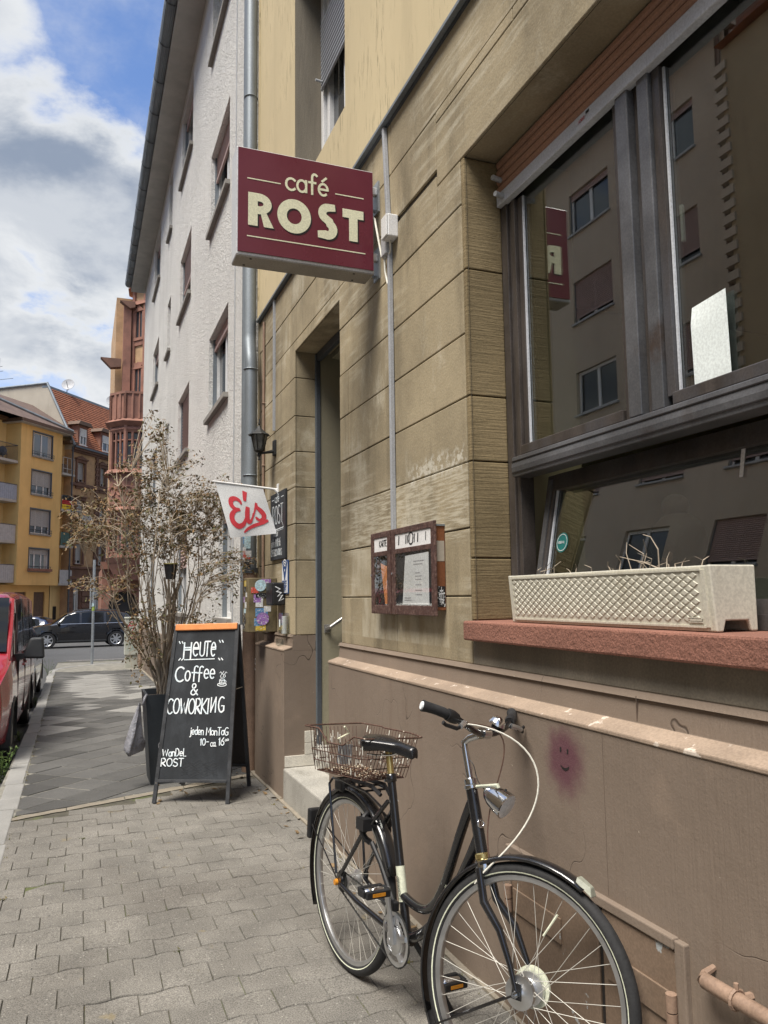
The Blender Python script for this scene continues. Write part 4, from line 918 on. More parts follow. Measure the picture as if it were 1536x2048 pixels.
# courses of brick in relief across the near bay (visible banding)
mb=MB()
for z in [4.1+.18*k for k in range(50)]:
    for (a,b) in ((5.08,5.55),(6.78,8.05)): RF.box(mb,a,b,-.05,-.038,z,z+.14)
mb.build('brick_courses','brick',bk,kind='stuff')
for z0,z1,n in ((3.05,3.3,.16),(3.3,3.9,.04),(3.9,4.06,.2),(10.4,10.62,.14),(6.75,6.9,.1),(13.05,13.2,.12),(13.2,13.42,.30)): RF.bx('string_course','sand_brown',bk,5.02,16,-.049,n,z0,z1)
ag=[(5.72,6.5),(8.33,9.15),(9.63,10.42)]
mb=MB(); RF.holes(mb,5.04,16,G0,3.05,[(a,b,.6,2.6) for a,b in ag]+[(10.9,11.9,G0,2.2)],depth=.25,n=-.03); mb.build('ground_floor','sand_brown',bk)
RF.bx('house_door','car_dark',bk,10.9,11.9,-.25,-.2,G0,2.2); RF.bx('door_notice','paper',bk,11.0,11.25,-.199,-.19,1.4,1.75); RF.bx('door_notice','sticker_green',bk,11.5,11.7,-.199,-.19,1.4,1.7)
ub=sorted({5.04,16,*[x for a in ag for x in (a[0]-.18,a[1]+.18)],10.8,12})
for k in range(9):
    z=G0+.1+k*.46
    for i in range(len(ub)-1):
        c=(ub[i]+ub[i+1])/2
        if any(a-.18<c<b+.18 for a,b in ag) and .5<z+.2<2.75: continue
        if 10.8<c<12 and z<2.2: continue
        RF.bx('rusticated_block','sand_brown',bk,ub[i]+.01,ub[i+1]-.01,-.03,.05,z,z+.39,bevel=.03)
for a,b in ag:
    w_=win(bk,RF,a,b,.6,2.6,.2,0,mull=1,fmat='white_pvc',sill='sand_brown',curt=.22)
    m=MB(); [RF.quad(m,a+.03,b-.03,-.19,1.95,2.55)]; m.build('awning_blind','curtain',w_)
    m=MB(); n=8; c=(a+b)/2; r=(b-a)/2
    for k in range(n):
        q0,q1=PI*k/n,PI*(k+1)/n
        m.hexa([RF.p(c+r*math.cos(q),nn,2.35+r*.6*math.sin(q)) for q,nn in ((q0,-.03),(q1,-.03),(q1,.09),(q0,.09))],[RF.p(c+(r+.28)*math.cos(q),nn,2.35+(r*.6+.3)*math.sin(q)) for q,nn in ((q0,-.03),(q1,-.03),(q1,.09),(q0,.09))])
    m.build('window_arch','sand_red',w_); RF.bx('keystone','sand_brown',w_,c-.14,c+.14,.0,.15,2.68,3.04)
for i,(c,d) in enumerate(bz):
    for a,b in bc:
        sh_=(.82,.6,.82)[i]
        w_=win(bk,RF,a,b,c,d,.2,sh_,'shutter_grey',1,'white_pvc','pane_dark','sand_brown',.14,.1,lip=False,fw=.06)
        g=MB(); RF.box(g,a-.16,a-.001,-.06,.07,c-.05,d); RF.box(g,b+.001,b+.16,-.06,.07,c-.05,d); RF.box(g,a-.2,b+.2,-.06,.09,d,d+.22); RF.box(g,a-.26,b+.26,-.06,.20,d+.22,d+.32)
        if i==0: g.prism([RF.p(a-.15,-.06,d+.32),RF.p(b+.15,-.06,d+.32),RF.p((a+b)/2,-.06,d+.55)],tuple(RF.n*.16))
        if i==2: g.lathe([(0,0),(.55,0),(.55,.14),(.42,.16),(.38,.06),(0,.06)],18,tuple(RF.p((a+b)/2,-.05,d+.3)),tuple(RF.n))
        g.build('window_surround','sand_brown',w_)
        if i==1: RF.bx('window_apron','sand_brown',w_,a-.1,b+.1,-.05,.05,d+.9,d+1.25)
mb=MB()
for k in range(40): RF.box(mb,8.02 if k%2 else 8.10,8.42 if k%2 else 8.34,-.05,.06,4.1+k*.225,4.1+k*.225+.2)
mb.build('quoin_strip','sand_brown',bk)
MB().tube([RF.p(5.0,.1,13.4),RF.p(5.0,.1,G0)],.06,8).build('downpipe','zinc_dark',bk); RF.bx('gutter','zinc_dark',bk,4.95,16,.25,.42,13.36,13.5)
# mansard: tiles in courses
zr,nr=18.42,-2.47
def slope(t): return (-.05+.25*(1-t)+(nr+.05)*t, 13.45+(zr-13.45)*t)
mb=MB(); NT=26
for k in range(NT):
    (n0,z0),(n1,z1)=slope(k/NT),slope((k+1)/NT)
    mb.poly([RF.p(5.0,n0+.06,z0),RF.p(16,n0+.06,z0),RF.p(16,n1,z1),RF.p(5.0,n1,z1)]); mb.poly([RF.p(5.0,n0+.06,z0),RF.p(16,n0+.06,z0),RF.p(16,n0,z0),RF.p(5.0,n0,z0)])
rfb=mb.build('roof','roof_tile',bk); RF.bx('ridge_flashing','zinc',bk,5.0,16,nr-.5,nr+.06,zr-.05,zr+.12)
gm=MB().poly([RF.p(5.02,.2,13.2),RF.p(5.02,.25,13.45),RF.p(5.02,nr+.0,zr+.25),RF.p(5.02,-10,zr+.15),RF.p(5.02,-10,13.2)]); gm.build('gable_wall','gable',bk)
MB().tube([RF.p(4.98,.25,13.5),RF.p(4.98,nr,zr+.28),RF.p(4.98,-10,zr+.2)],.11,6).build('gable_coping','zinc',bk)
for (a,b) in ((5.85,6.65),(8.75,10.02)):
    d=RF.bx('dormer','sand_red',bk,a-.2,b+.2,-2.4,.02,13.55,15.35); win_=win(d,RF,a,b,13.72,15.05,-.03,.45,'white_pvc',1,'white_pvc',sill='white_pvc',sd=.14,lip=False,fw=.09); 
    m=MB(); m.prism([RF.p(a-.5,.3,15.3),RF.p(b+.5,.3,15.3),RF.p(b+.3,.25,15.62),RF.p(a-.2,.25,15.62)],tuple(RF.n*-2.8)); m.build('dormer_roof','wood_brown',d)
for u in (5.9,10.0): RF.bx('skylight','zinc',bk,u,u+.45,-2.3,-1.9,16.9,17.4)
def dish(u,n,z,r,az,lab,arm=True):
    t=thing('satellite_dish',lab,'dish',tuple(RF.p(u,n,z)),group='satellite dishes on the far roofs'); ax=(RF.n*math.cos(R(az))+RF.u*math.sin(R(az)));ax.z=.35
    MB().lathe([(0,0),(r*.5,r*.06),(r*.85,r*.18),(r,r*.26),(r*.98,r*.29),(r*.5,r*.10),(0,r*.04)],18,tuple(RF.p(u,n,z)),tuple(ax)).build('reflector','balc_grey',t,smooth=40)
    MB().tube([RF.p(u,n-.1,z),RF.p(u,n-.15,z-r*1.6)],.04,6).build('mast','zinc_dark',t); MB().tube([RF.p(u,n,z-r*.8),RF.p(u,n,z)+ax.normalized()*r*1.1],.025,5).build('feed_arm','zinc_dark',t)
dish(7.7,-2.6,19.25,.52,-70,'large white satellite dish on brick house ridge beside the grey gable'); dish(13.6,-2.5,19.3,.52,-60,'white satellite dish on the roof ridge left of the red tower'); dish(6.55,.35,7.6,.55,-20,'round white satellite dish below a brick house window'); dish(2.2,-6.5,18.9,.9,-60,'satellite dish left of the roof antenna')
an=thing('roof_antenna','thin aerial mast standing on the grey gable','antenna',tuple(RF.p(5.03,-7.2,18.6)))
g=MB(); g.tube([RF.p(5.03,-7.2,18.5),RF.p(5.03,-7.2,21.2)],.03,5); [g.tube([RF.p(5.03,-7.2-l,z),RF.p(5.03,-7.2+l,z)],.02,4) for z,l in ((19.4,1.4),(20.1,.4),(20.5,.3))]; g.build('mast','zinc_dark',an)
# ---- red sandstone corner house with oriel tower
rdh=thing('red_tower_house','red sandstone corner house with tall carved oriel tower behind the white house','building',(2.6,49.5,-.95))
C=V(2.92,49.2,0)
def octa(mb,r0,r1,z0,z1,n=8,rot=17):
    mb.lathe([(0,z0),(r0,z0),(r1,z1),(0,z1)],n,(C.x,C.y,0),(0,0,1),up=(math.cos(R(rot)),math.sin(R(rot)),0)); return mb
for a in ((1.62,1.62,12.2,13.75),(1.70,1.70,13.7,13.84),(1.95,1.62,12.0,12.2),(1.62,1.95,11.75,12.0),(1.72,1.62,8.75,8.9),(1.95,1.72,8.9,9.15),(1.58,1.60,6.9,8.75),(1.85,1.6,6.7,6.9),(1.62,1.80,3.6,3.9),(1.55,1.55,3.9,4.3),(1.1,1.6,2.6,3.6)): octa(MB(),*a).build('oriel_moulding','sand_red',rdh)
octa(MB(),1.36,1.36,4.3,12.0).build('oriel_glass','pane_dark',rdh)
for k in range(8):
    a=R(17+45*k)
    for da in (0,15,30):
        aa=a+R(da); rr=1.52*(math.cos(R(22.5))/math.cos(R(da-22.5)) if da else 1); p=C+V(math.cos(aa),math.sin(aa),0)*rr
        MB().tube([(p.x,p.y,9.1),(p.x,p.y,11.9)],.13 if da==0 else .085,6).build('mullion','sand_red',rdh); MB().tube([(p.x,p.y,4.2),(p.x,p.y,6.8)],.15 if da==0 else .085,6).build('mullion','sand_red',rdh)
    for z,t in ((10.9,.06),(11.55,.2),(9.15,.05),(5.9,.06),(6.5,.15)):
        q=[C+V(math.cos(a+R(d)),math.sin(a+R(d)),0)*1.48 for d in (0,45)]; MB().tube([(q[0].x,q[0].y,z),(q[1].x,q[1].y,z)],t,5).build('transom','sand_red',rdh)
    # tracery roundels on the apron panels and parapet piers
    m=C+V(math.cos(a+R(22.5)),math.sin(a+R(22.5)),0)*1.47
    for s in (-.33,.33):
        tdir=V(-math.sin(a+R(22.5)),math.cos(a+R(22.5)),0); c=m+tdir*s; MB().torus((c.x,c.y,7.85),(math.cos(a+R(22.5)),math.sin(a+R(22.5)),0),.26,.07,14,5).build('tracery','sand_red',rdh)
    for s in (0,15,30,45):
        p=C+V(math.cos(a+R(s)),math.sin(a+R(s)),0)*1.60*(math.cos(R(22.5))/math.cos(R(s-22.5))); MB().tube([(p.x,p.y,12.2),(p.x,p.y,13.7)],.12,4).build('parapet_pier','sand_red',rdh)
# upper stage of the tower
C0=C.copy(); C=C0+V(.95,.9,0)
octa(MB(),1.25,1.25,13.8,21.0).build('tower_wall','brick',rdh)
for a in ((1.36,1.36,15.9,16.1),(1.5,1.36,19.8,20.1),(1.34,1.34,17.2,17.5),(1.7,1.25,20.9,21.3)): octa(MB(),*a).build('tower_moulding','sand_red',rdh)
for k in range(8):
    a=R(17+45*k); p=C+V(math.cos(a),math.sin(a),0)*1.27
    MB().tube([(p.x,p.y,13.8),(p.x,p.y,21)],.15,6).build('corner_shaft','sand_red',rdh)
    aa=a+R(22.5); m=C+V(math.cos(aa),math.sin(aa),0)*1.14; tdir=V(-math.sin(aa),math.cos(aa),0); nn=V(math.cos(aa),math.sin(aa),0)
    f=Fr(tuple(m),tuple(tdir),tuple(nn))
    for z0,z1 in ((14.0,15.7),(17.7,19.4)):
        s_=f.bx('tower_window','pane_dark',rdh,-.28,.28,-.05,.03,z0,z1); g=MB(); f.box(g,-.40,-.27,-.05,.12,z0,z1); f.box(g,.27,.40,-.05,.12,z0,z1); f.box(g,-.045,.045,-.05,.07,z0,z1); f.box(g,-.42,.42,-.05,.16,z0-.18,z0); g.prism([f.p(-.45,-.05,z1),f.p(.45,-.05,z1),f.p(0,-.05,z1+.45)],tuple(nn*.2)); g.build('window_surround','sand_red',s_)
g=MB(); g.prism([(C.x-2.1,C.y-.9,19.95),(C.x-1.2,C.y-.9,19.95),(C.x-1.2,C.y-.9,19.6),(C.x-1.5,C.y-.9,19.5)],(0,.5,0)); g.prism([(C0.x-2.2,C0.y+.3,16.3),(C0.x-1.0,C0.y+.3,16.3),(C0.x-1.0,C0.y+.3,15.8),(C0.x-1.6,C0.y+.3,15.7)],(0,.5,0)); g.build('gargoyle','sand_brown',rdh)
MB().box(C0.x-.9,C0.x-.45,C0.y+.3,C0.y+1.2,13.8,19.9).build('buttress','sand_red',rdh)
bx('house_wall','sand_red',rdh,1.15,9,50.2,60,-1,3.4); bx('house_wall','brick',rdh,1.6,9,50.3,60,3.4,20.5); bx('house_cornice','sand_red',rdh,1.05,9,50.05,50.4,3.3,3.75)
# arched portal
PF=Fr((2.4,50.2,0),(1,0,0),(0,-1,0)); g=MB()
for k in range(10):
    q0,q1=PI*k/10,PI*(k+1)/10; r=.85
    g.hexa([PF.p(r*math.cos(q),nn,1.1+r*math.sin(q)) for q,nn in ((q0,0),(q1,0),(q1,.35),(q0,.35))],[PF.p((r+.35)*math.cos(q),nn,1.1+(r+.35)*math.sin(q)) for q,nn in ((q0,0),(q1,0),(q1,.35),(q0,.35))])
for s in (-1,1): PF.box(g,s*1.02-.17,s*1.02+.17,0,.35,-1,1.1)
g.build('portal','sand_red',rdh); m=MB(); m.poly([PF.p(.86*math.cos(PI*k/12),.02,1.1+.86*math.sin(PI*k/12)) for k in range(13)]+[PF.p(-.86,.02,-1),PF.p(.86,.02,-1)]); m.build('portal_opening','menu_dark',rdh)
# far pavement in front of the row
mb=MB(); mb.poly([RF.p(-12,3.2,G0+.09),RF.p(20,3.2,G0+.09),RF.p(20,-.7,G0+.09),RF.p(-12,-.7,G0+.09)]); mb.poly([RF.p(-12,3.2,G0+.09),RF.p(20,3.2,G0+.09),RF.p(20,3.2,G0-.15),RF.p(-12,3.2,G0-.15)]); tag(mb.build('far_pavement','slab_pale'),None,None,kind='structure')
# ---- houses across the street: seen only as reflections in the shop window, and shading the street
OF=Fr((-10.6,0,0),(0,1,0),(1,0,0))
op=thing('grey_opposite_house','grey rendered house across the street, mirrored in the shop window','building',(-10.6,22,gz(22)))
oc=[(17.9,19.85),(14.45,16.2),(21.9,23.8),(25.8,27.6)]; orr=[(12.75,14.1),(9.85,11.2),(6.95,8.3),(3.1,4.6)]
hs2=[(a,b,c,d) for a,b in oc for c,d in orr]
mb=MB(); OF.holes(mb,13.3,34,-.6,15.2,hs2,depth=.18); mb.build('wall','stucco_grey',op)
for i,(a,b) in enumerate(oc):
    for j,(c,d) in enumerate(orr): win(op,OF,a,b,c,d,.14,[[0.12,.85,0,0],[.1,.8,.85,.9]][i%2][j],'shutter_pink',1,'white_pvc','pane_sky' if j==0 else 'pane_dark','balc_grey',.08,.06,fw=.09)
OF.bx('eaves','wood_brown',op,13.2,34,-.3,.55,15.2,15.45); bx('building_mass','interior_dark',op,-20,-10.8,13.35,34,-1,15.2)
MB().poly([(-10.0,13.2,15.45),(-10.0,34,15.45),(-15,34,18.5),(-15,13.2,18.5)]).build('roof','roof_tile',op); MB().tube([(-10.5,13.45,15.1),(-10.5,13.45,-.3)],.06,8).build('downpipe','wood_brown',op)
op2=thing('tan_opposite_house','tan rendered house with bare brick patch, mirrored at the window edge','building',(-10.2,6,gz(6)))
O2=Fr((-10.15,0,0),(0,1,0),(1,0,0)); mb=MB(); O2.holes(mb,-14,13.0,-.3,14.2,[],depth=.1); mb.poly([O2.p(13,0,-.3),O2.p(13,-3,-.3),O2.p(13,-3,14.2),O2.p(13,0,14.2)]); mb.build('wall','stucco_tan',op2)
for k in range(40): O2.bx('toothing_brick','stucco_grey',op2,12.85,13.22,-.2,.06,.4+k*.34,.4+k*.34+.2)
for r_ in range(14):
    for c_ in range(10): O2.bx('brick','balc_grey',op2,11.0-c_*.27+(.13 if r_%2 else 0)-.12,11.0-c_*.27+(.13 if r_%2 else 0)+.13,-.1,.02,9.3+r_*.16,9.3+r_*.16+.14)
bx('building_mass','interior_dark',op2,-20,-10.4,-14,12.9,-.5,14.1); MB().poly([(-9.9,-14,14.2),(-9.9,13.0,14.2),(-15,13.0,14.8),(-15,-14,14.8)]).build('roof','roof_tile',op2)
# ---------------------------------------------------------------- things fixed to the café front
# projecting light-box sign
sg=thing('cafe_sign','dark red projecting light-box sign lettered café ROST above the pavement','sign',(1.55,4.12,3.34))
SY=4.05
mb=MB().box(.735,1.535,SY+.004,SY+.152,3.322,3.945); mb.build('case','sign_side',sg,bevel=.004)
bx('face_panel','sign_red',sg,.742,1.530,SY-.004,SY+.003,3.338,3.936); bx('face_panel','sign_red',sg,.742,1.530,SY+.153,SY+.158,3.338,3.936)
bx('under_tray','sign_under',sg,.738,1.532,SY+.006,SY+.15,3.316,3.3215)
for (x,y) in ((.80,SY+.12),(.82,SY+.03),(1.42,SY+.03),(1.44,SY+.12)): MB().lathe([(0,-.002),(.007,-.002),(.007,0)],8,(x,y,3.316)).build('screw','menu_dark',sg)
for flip in (0,1):
    if flip: fr=(V(1.530,SY+.158,3.338),V(-1,0,0),V(0,0,1),V(0,1,0))
    else: fr=(V(.742,SY-.004,3.338),V(1,0,0),V(0,0,1),V(0,-1,0))
    def bold(mb,h,dx,dy):
        P=lambda pts:[(x+dx,y+dy) for x,y in pts]
        poly=lambda pts:mb.poly([fr[0]+fr[1]*x+fr[2]*y+fr[3]*h for x,y in P(pts)])
        yb_,yt=.155,.345
        # R
        poly([(.055,yb_),(.108,yb_),(.108,yt),(.055,yt)])
        ar=arc(.118,yt-.060,.068,.060,90,-90,14); ai=arc(.118,yt-.060,.022,.014,90,-90,14)
        base=[(.100,yt)]+ar+[(.100,yt-.120)]; inn=[(.100,yt-.046)]+ai+[(.100,yt-.074)]
        for q in range(len(base)-1): mb.poly([fr[0]+fr[1]*x+fr[2]*y+fr[3]*(h+.0002) for x,y in P([base[q],base[q+1],inn[q+1],inn[q]])])
        poly([(.118,.255),(.150,.250),(.198,yb_),(.143,yb_)])
        # O
        mb.stroke(P(arc(.315,.247,.070,.073,90,450,36)),.054,fr,h)
        # S
        mb.stroke(P([(.540,.335),(.515,.333)]+arc(.509,.297,.030,.034,100,250,10)+[(.520,.250)]+arc(.509,.203,.034,.036,60,-110,10)+[(.468,.168)]),[.040,.046]+[.048]*11+[.050]+[.050]*11+[.040],fr,h)
        # T
        poly([(.600,yt-.052),(.728,yt-.052),(.728,yt),(.600,yt)]); mb.add([fr[0]+fr[1]*(x+dx)+fr[2]*(y+dy)+fr[3]*(h+.0002) for x,y in ((.639,yb_),(.691,yb_),(.691,yt-.04),(.639,yt-.04))],[(0,1,2,3)])
        return mb
    bold(MB(),.0012,.007,-.008).build('letter_shadow','sign_shadow',sg)
    mb=bold(MB(),.0022,0,0)
    text(mb,fr,'café',.268,.400,.118,.0135,.15,hh=.0015,wx=.93)
    for a,b,y in ((.052,.235,.425),(.560,.728,.425),(.052,.735,.092)): mb.stroke([(a,y),(b,y)],.0065,fr,.0016)
    mb.build('lettering','sign_cream',sg)
for z in (3.425,3.835):
    bx('bracket_arm','white_pvc',sg,1.535,1.588,SY+.05,SY+.085,z,z+.045,bevel=.003); bx('bracket_foot','galv',sg,1.576,1.588,SY+.03,SY+.12,z-.11,z+.08); MB().tube([(1.575,SY+.1,z-.08),(1.55,SY+.1,z-.08)],.010,8).build('bolt','chrome',sg)
# cable ducts, junction box
du=thing('cable_duct','pale grey cable duct running down the sandstone to the menu case','duct',(1.575,3.9,1.8))
MB().prism([(1.560,3.885,1.815),(1.585,3.885,1.815),(1.585,3.91,1.815),(1.560,3.91,1.815)],(0,.0,1.62)).build('lower_run','duct_grey',du,bevel=.003); MB().hexa([(1.56,3.90,3.6),(1.585,3.90,3.6),(1.585,3.925,3.6),(1.56,3.925,3.6)],[(1.56,3.945,4.17),(1.585,3.945,4.17),(1.585,3.97,4.17),(1.56,3.97,4.17)]).build('upper_run','duct_grey',du,bevel=.003)
jb=thing('junction_box','white junction box with loose cables beside the red sign','junction box',(1.56,3.85,3.5))
bx('box_body','white_pvc',jb,1.525,1.587,3.80,3.885,3.44,3.57,bevel=.006); bx('small_box','grey_pvc',jb,1.545,1.587,3.89,3.965,3.38,3.50,bevel=.005); bx('box_lid','white_pvc',jb,1.515,1.524,3.803,3.882,3.443,3.567,bevel=.003)
MB().tube([(1.535,4.10,3.70),(1.545,4.06,3.66),(1.555,4.02,3.50),(1.56,3.99,3.40),(1.565,3.95,3.37),(1.56,3.93,3.42)],.006,6).build('cable','cable_white',jb,smooth=40); MB().tube([(1.56,3.95,3.40),(1.565,3.955,3.30),(1.57,3.93,3.22),(1.575,3.90,3.20)],.006,6).build('cable','cable_white',jb,smooth=40); MB().tube([(1.56,3.86,3.44),(1.565,3.87,3.39),(1.565,3.90,3.36),(1.56,3.92,3.40)],.005,6).build('cable','cable_white',jb,smooth=40)
d2=tag(MB().prism([(1.565,6.735,2.95),(1.586,6.735,2.95),(1.586,6.755,2.95),(1.565,6.755,2.95)],(0,0,1.22)).build('lamp_cable_duct','duct_grey'),'thin grey cable duct above the wall lantern','duct')
# wall lantern
lp=thing('wall_lantern','black iron wall lantern left of the café door','lantern',(1.58,6.74,2.8))
LX,LY=1.44,6.74
MB().lathe([(.004,3.05),(.008,3.03),(.012,3.0),(.006,2.99),(.014,2.975),(.022,2.965),(.03,2.955),(.05,2.935),(.075,2.915),(.095,2.905),(.10,2.898),(.06,2.90),(.0,2.90)],8,(LX,LY,0)).build('roof','iron_black',lp)
MB().lathe([(.070,2.897),(.040,2.765)],6,(LX,LY,0)).build('lamp_glass','lamp_glass',lp)
for k in range(6):
    a=R(60*k); MB().tube([(LX+.072*math.cos(a),LY+.072*math.sin(a),2.90),(LX+.042*math.cos(a),LY+.042*math.sin(a),2.76)],.005,5).build('glazing_bar','iron_black',lp)
MB().lathe([(.0,2.77),(.046,2.77),(.046,2.757),(.03,2.75),(.015,2.74),(.020,2.72),(.008,2.70),(.014,2.68),(0,2.67)],10,(LX,LY,0)).build('base','iron_black',lp,smooth=40)
MB().tube([(LX,LY,2.735),(1.49,6.735,2.742),(1.55,6.73,2.755),(1.587,6.73,2.76)],[.010,.011,.015,.02],8).build('arm','iron_black',lp,smooth=40); bx('wall_plate','iron_black',lp,1.565,1.589,6.69,6.77,2.72,2.86,bevel=.008)
# Eis flag
ef=thing('ice_cream_flag','white hanging flag lettered Eis in red, on a short white pole','flag',(1.57,6.62,2.37))
p0,p1=V(1.585,6.62,2.40),V(1.03,6.72,2.465)
MB().tube([p0,p1],.009,8).build('pole','white_pvc',ef,smooth=40); MB().tube([(1.588,6.62,2.37),(1.555,6.625,2.40)],.014,8).build('pole_socket','white_pvc',ef); bx('wall_bracket','white_pvc',ef,1.575,1.589,6.60,6.64,2.33,2.45,bevel=.003)
fo=V(1.055,6.715,2.455); fu=(V(1.455,6.64,2.405)-fo); 
def fp(s,t):  # s along pole 0..1, t down 0..1
    b=fo+fu*s; lean=V(.125,-.02,0)*t; dn=V(0,0,-.48+.09*s)*t
    rip=.018*math.sin(3.4*s+2.5*t)*t+.008*math.sin(9*s+1)*t
    return b+lean+dn+V(.1,-1,0)*rip
mb=MB(); n=16
for i in range(n):
    for j in range(n): mb.poly([fp(i/n,j/n),fp((i+1)/n,j/n),fp((i+1)/n,(j+1)/n),fp(i/n,(j+1)/n)])
mf=mb.build('cloth','flag_white',ef,smooth=True); 
weld(mf)
# brush lettering, mapped onto the cloth
def fstroke(mb,path,wd,h):
    L=len(path); base=len(mb.v); wr=wd if isinstance(wd,list) else [wd]*L
    for i in range(L):
        t=V(*path[min(i+1,L-1)])-V(*path[max(i-1,0)]); t.normalize(); nrm=V(-t.y,t.x)
        for sg_ in (1,-1):
            q=V(*path[i])+nrm*sg_*wr[i]*.56; mb.v.append(fp(q.x,1-q.y)+V(-.1,-1,0)*(.0022+.0005*h))
    for i in range(L-1): mb.f.append([base+2*i,base+2*i+1,base+2*i+3,base+2*i+2])
def dens(path,k=4):
    o=[]
    for a,b in zip(path,path[1:]):
        for i in range(k): o.append((a[0]+(b[0]-a[0])*i/k,a[1]+(b[1]-a[1])*i/k))
    return o+[path[-1]]
mb=MB()
def crv(pts,wd,k=6):
    P=[V(*p) for p in pts]; o=[]; w_=[]
    for i in range(len(P)-1):
        a,b,c,d=P[max(0,i-1)],P[i],P[i+1],P[min(len(P)-1,i+2)]
        for q in range(k):
            t=q/k; o.append(tuple(.5*((2*b)+(c-a)*t+(2*a-5*b+4*c-d)*t*t+(3*b-a-3*c+d)*t**3))); w_.append(wd[i]+(wd[i+1]-wd[i])*t)
    return o+[tuple(P[-1])],w_+[wd[-1]]
fstroke(mb,*crv([(.425,.62),(.405,.69),(.325,.73),(.235,.70),(.205,.61),(.26,.53),(.36,.515)],[.03,.06,.075,.085,.085,.07,.05]),1)
fstroke(mb,*crv([(.37,.52),(.25,.49),(.155,.40),(.15,.28),(.24,.20),(.36,.235),(.44,.34),(.50,.47)],[.045,.065,.09,.10,.095,.07,.045,.03]),1.2)
fstroke(mb,*crv([(.515,.69),(.54,.78),(.575,.89)],[.05,.07,.085]),1.4)
fstroke(mb,*crv([(.545,.575),(.505,.46),(.475,.35),(.485,.28),(.53,.285),(.585,.36),(.63,.45)],[.07,.085,.085,.08,.05,.03,.028]),1.6)
fstroke(mb,*crv([(.59,.36),(.66,.48),(.735,.63),(.755,.665)],[.028,.03,.04,.05]),1.8)
fstroke(mb,*crv([(.745,.665),(.735,.58),(.80,.50),(.84,.42),(.81,.335),(.735,.30),(.675,.335),(.665,.375)],[.03,.075,.10,.10,.075,.06,.05,.035]),2.0)
fstroke(mb,*crv([(.33,.075),(.44,.145),(.60,.205),(.78,.25),(.90,.30)],[.025,.05,.06,.06,.045]),2.2)
mb.build('lettering','flag_red',ef)
# small blackboard on the wall, wifi plate
sb=thing('wall_blackboard','narrow blackboard with chalk café name hung beside the door','blackboard',(1.58,6.57,1.79))
bx('panel','board_black',sb,1.570,1.586,6.30,6.85,1.785,2.37,bevel=.003)
fr=(V(1.570,6.845,1.785),V(0,-1,0),V(0,0,1),V(-1,0,0)); mb=MB(); rj=random.Random(2)
text(mb,fr,'café',.17,.50,.075,.007,.1,.04,rng=rj); mb.stroke([(.06,.53),(.14,.53)],.005,fr); mb.stroke([(.40,.53),(.49,.53)],.005,fr)
for dx in (0,.014): text(mb,fr,'ROST',.07+dx,.31,.16,.006,.18,.02,wx=.85,rng=rj)
mb.stroke([(.05,.26),(.48,.265)],.007,fr); mb.stroke([(.05,.248),(.48,.25)],.003,fr); mb.stroke([(.48,.27),(.44,.31)],.005,fr); text(mb,fr,'wandel',.13,.205,.05,.004,.1,.05,rng=rj)
text(mb,fr,'jeden M 10-16',.04,.115,.068,.006,.06,.05,wx=.80,rng=rj); text(mb,fr,'COFFEE&COWORKING',.02,.035,.055,.005,.08,.04,wx=.72,rng=rj); mb.build('chalk_writing','chalk',sb)
wf=thing('wifi_sign','small blue and white FREE WIFI plate under the blackboard','sign',(1.58,6.33,1.49))
bx('plate','sign_blue',wf,1.576,1.585,6.235,6.445,1.488,1.768,bevel=.006); bx('plate_field','sign_white',wf,1.5745,1.576,6.245,6.435,1.498,1.60)
fr=(V(1.576,6.435,1.498),V(0,-1,0),V(0,0,1),V(-1,0,0)); mb=MB()
for r in (.03,.052,.074): mb.stroke(arc(.095,.20,r,r,45,135,8),.011,fr,.002)
mb.poly([fr[0]+fr[1]*x+fr[2]*y+fr[3]*.0012 for x,y in ((0,.105),(.19,.105),(.19,.15),(.095,.105+.0))]) if 0 else None
mb.lathe([(0,.0015),(.012,.0015)],10,(1.576,6.34,1.685),(-1,0,0)); mb.build('wifi_mark','sign_white',wf)
for s in (0,1):
    m=MB(); m.poly([fr[0]+fr[1]*x+fr[2]*y+fr[3]*.0013 for x,y in ([(0,.262),(0,.103),(.08,.103)] if s==0 else [(.19,.262),(.19,.103),(.11,.103)])]); m.build('white_corner','sign_white',wf)
mb=MB(); text(mb,(fr[0]+V(-.0016,0,0),)+fr[1:],'FREE',.02,.058,.038,.009,.25,hh=.0012,wx=1.35); text(mb,(fr[0]+V(-.0016,0,0),)+fr[1:],'WIFI',.03,.010,.038,.009,.25,hh=.0012,wx=1.35); mb.build('lettering','sign_blue',wf)
# stickered meter box, black letter box, plastic dispenser
st_=thing('stickered_box','olive metal box covered in stickers on the café corner','box',(1.50,6.78,1.17))
bx('case','box_olive',st_,1.335,1.586,6.66,6.90,1.165,1.63,bevel=.006)
rs_=random.Random(11)
for k in range(9):
    z=1.19+k*.046; mi=rs_.choice([0,1,3,4,6,7,0,5]); h=rs_.uniform(.035,.06); y=rs_.uniform(6.67,6.83); bx('sticker','sticker%d'%mi,st_,1.3335-.0003*k,1.3352,y,min(6.895,y+rs_.uniform(.05,.09)),z,z+h)
for k in range(11):
    z=1.18+k*.040; mi=rs_.choice([0,1,2,3,6,5,0,4]); h=rs_.uniform(.04,.075); x=rs_.uniform(1.345,1.48); bx('sticker','sticker%d'%mi,st_,x,min(1.58,x+rs_.uniform(.06,.11)),6.6585-.0003*k,6.6602,z,min(1.62,z+h))
MB().lathe([(0,0),(.05,0)],18,(1.44,6.6545,1.565),(0,-1,0)).build('round_sticker','sticker6',st_); MB().lathe([(0,0),(.055,0)],18,(1.46,6.654,1.28),(0,-1,0)).build('round_sticker','sticker3',st_)
mbx=thing('black_letter_box','black letter box with white tag beside the stickered box','letter box',(1.55,6.5,1.4))
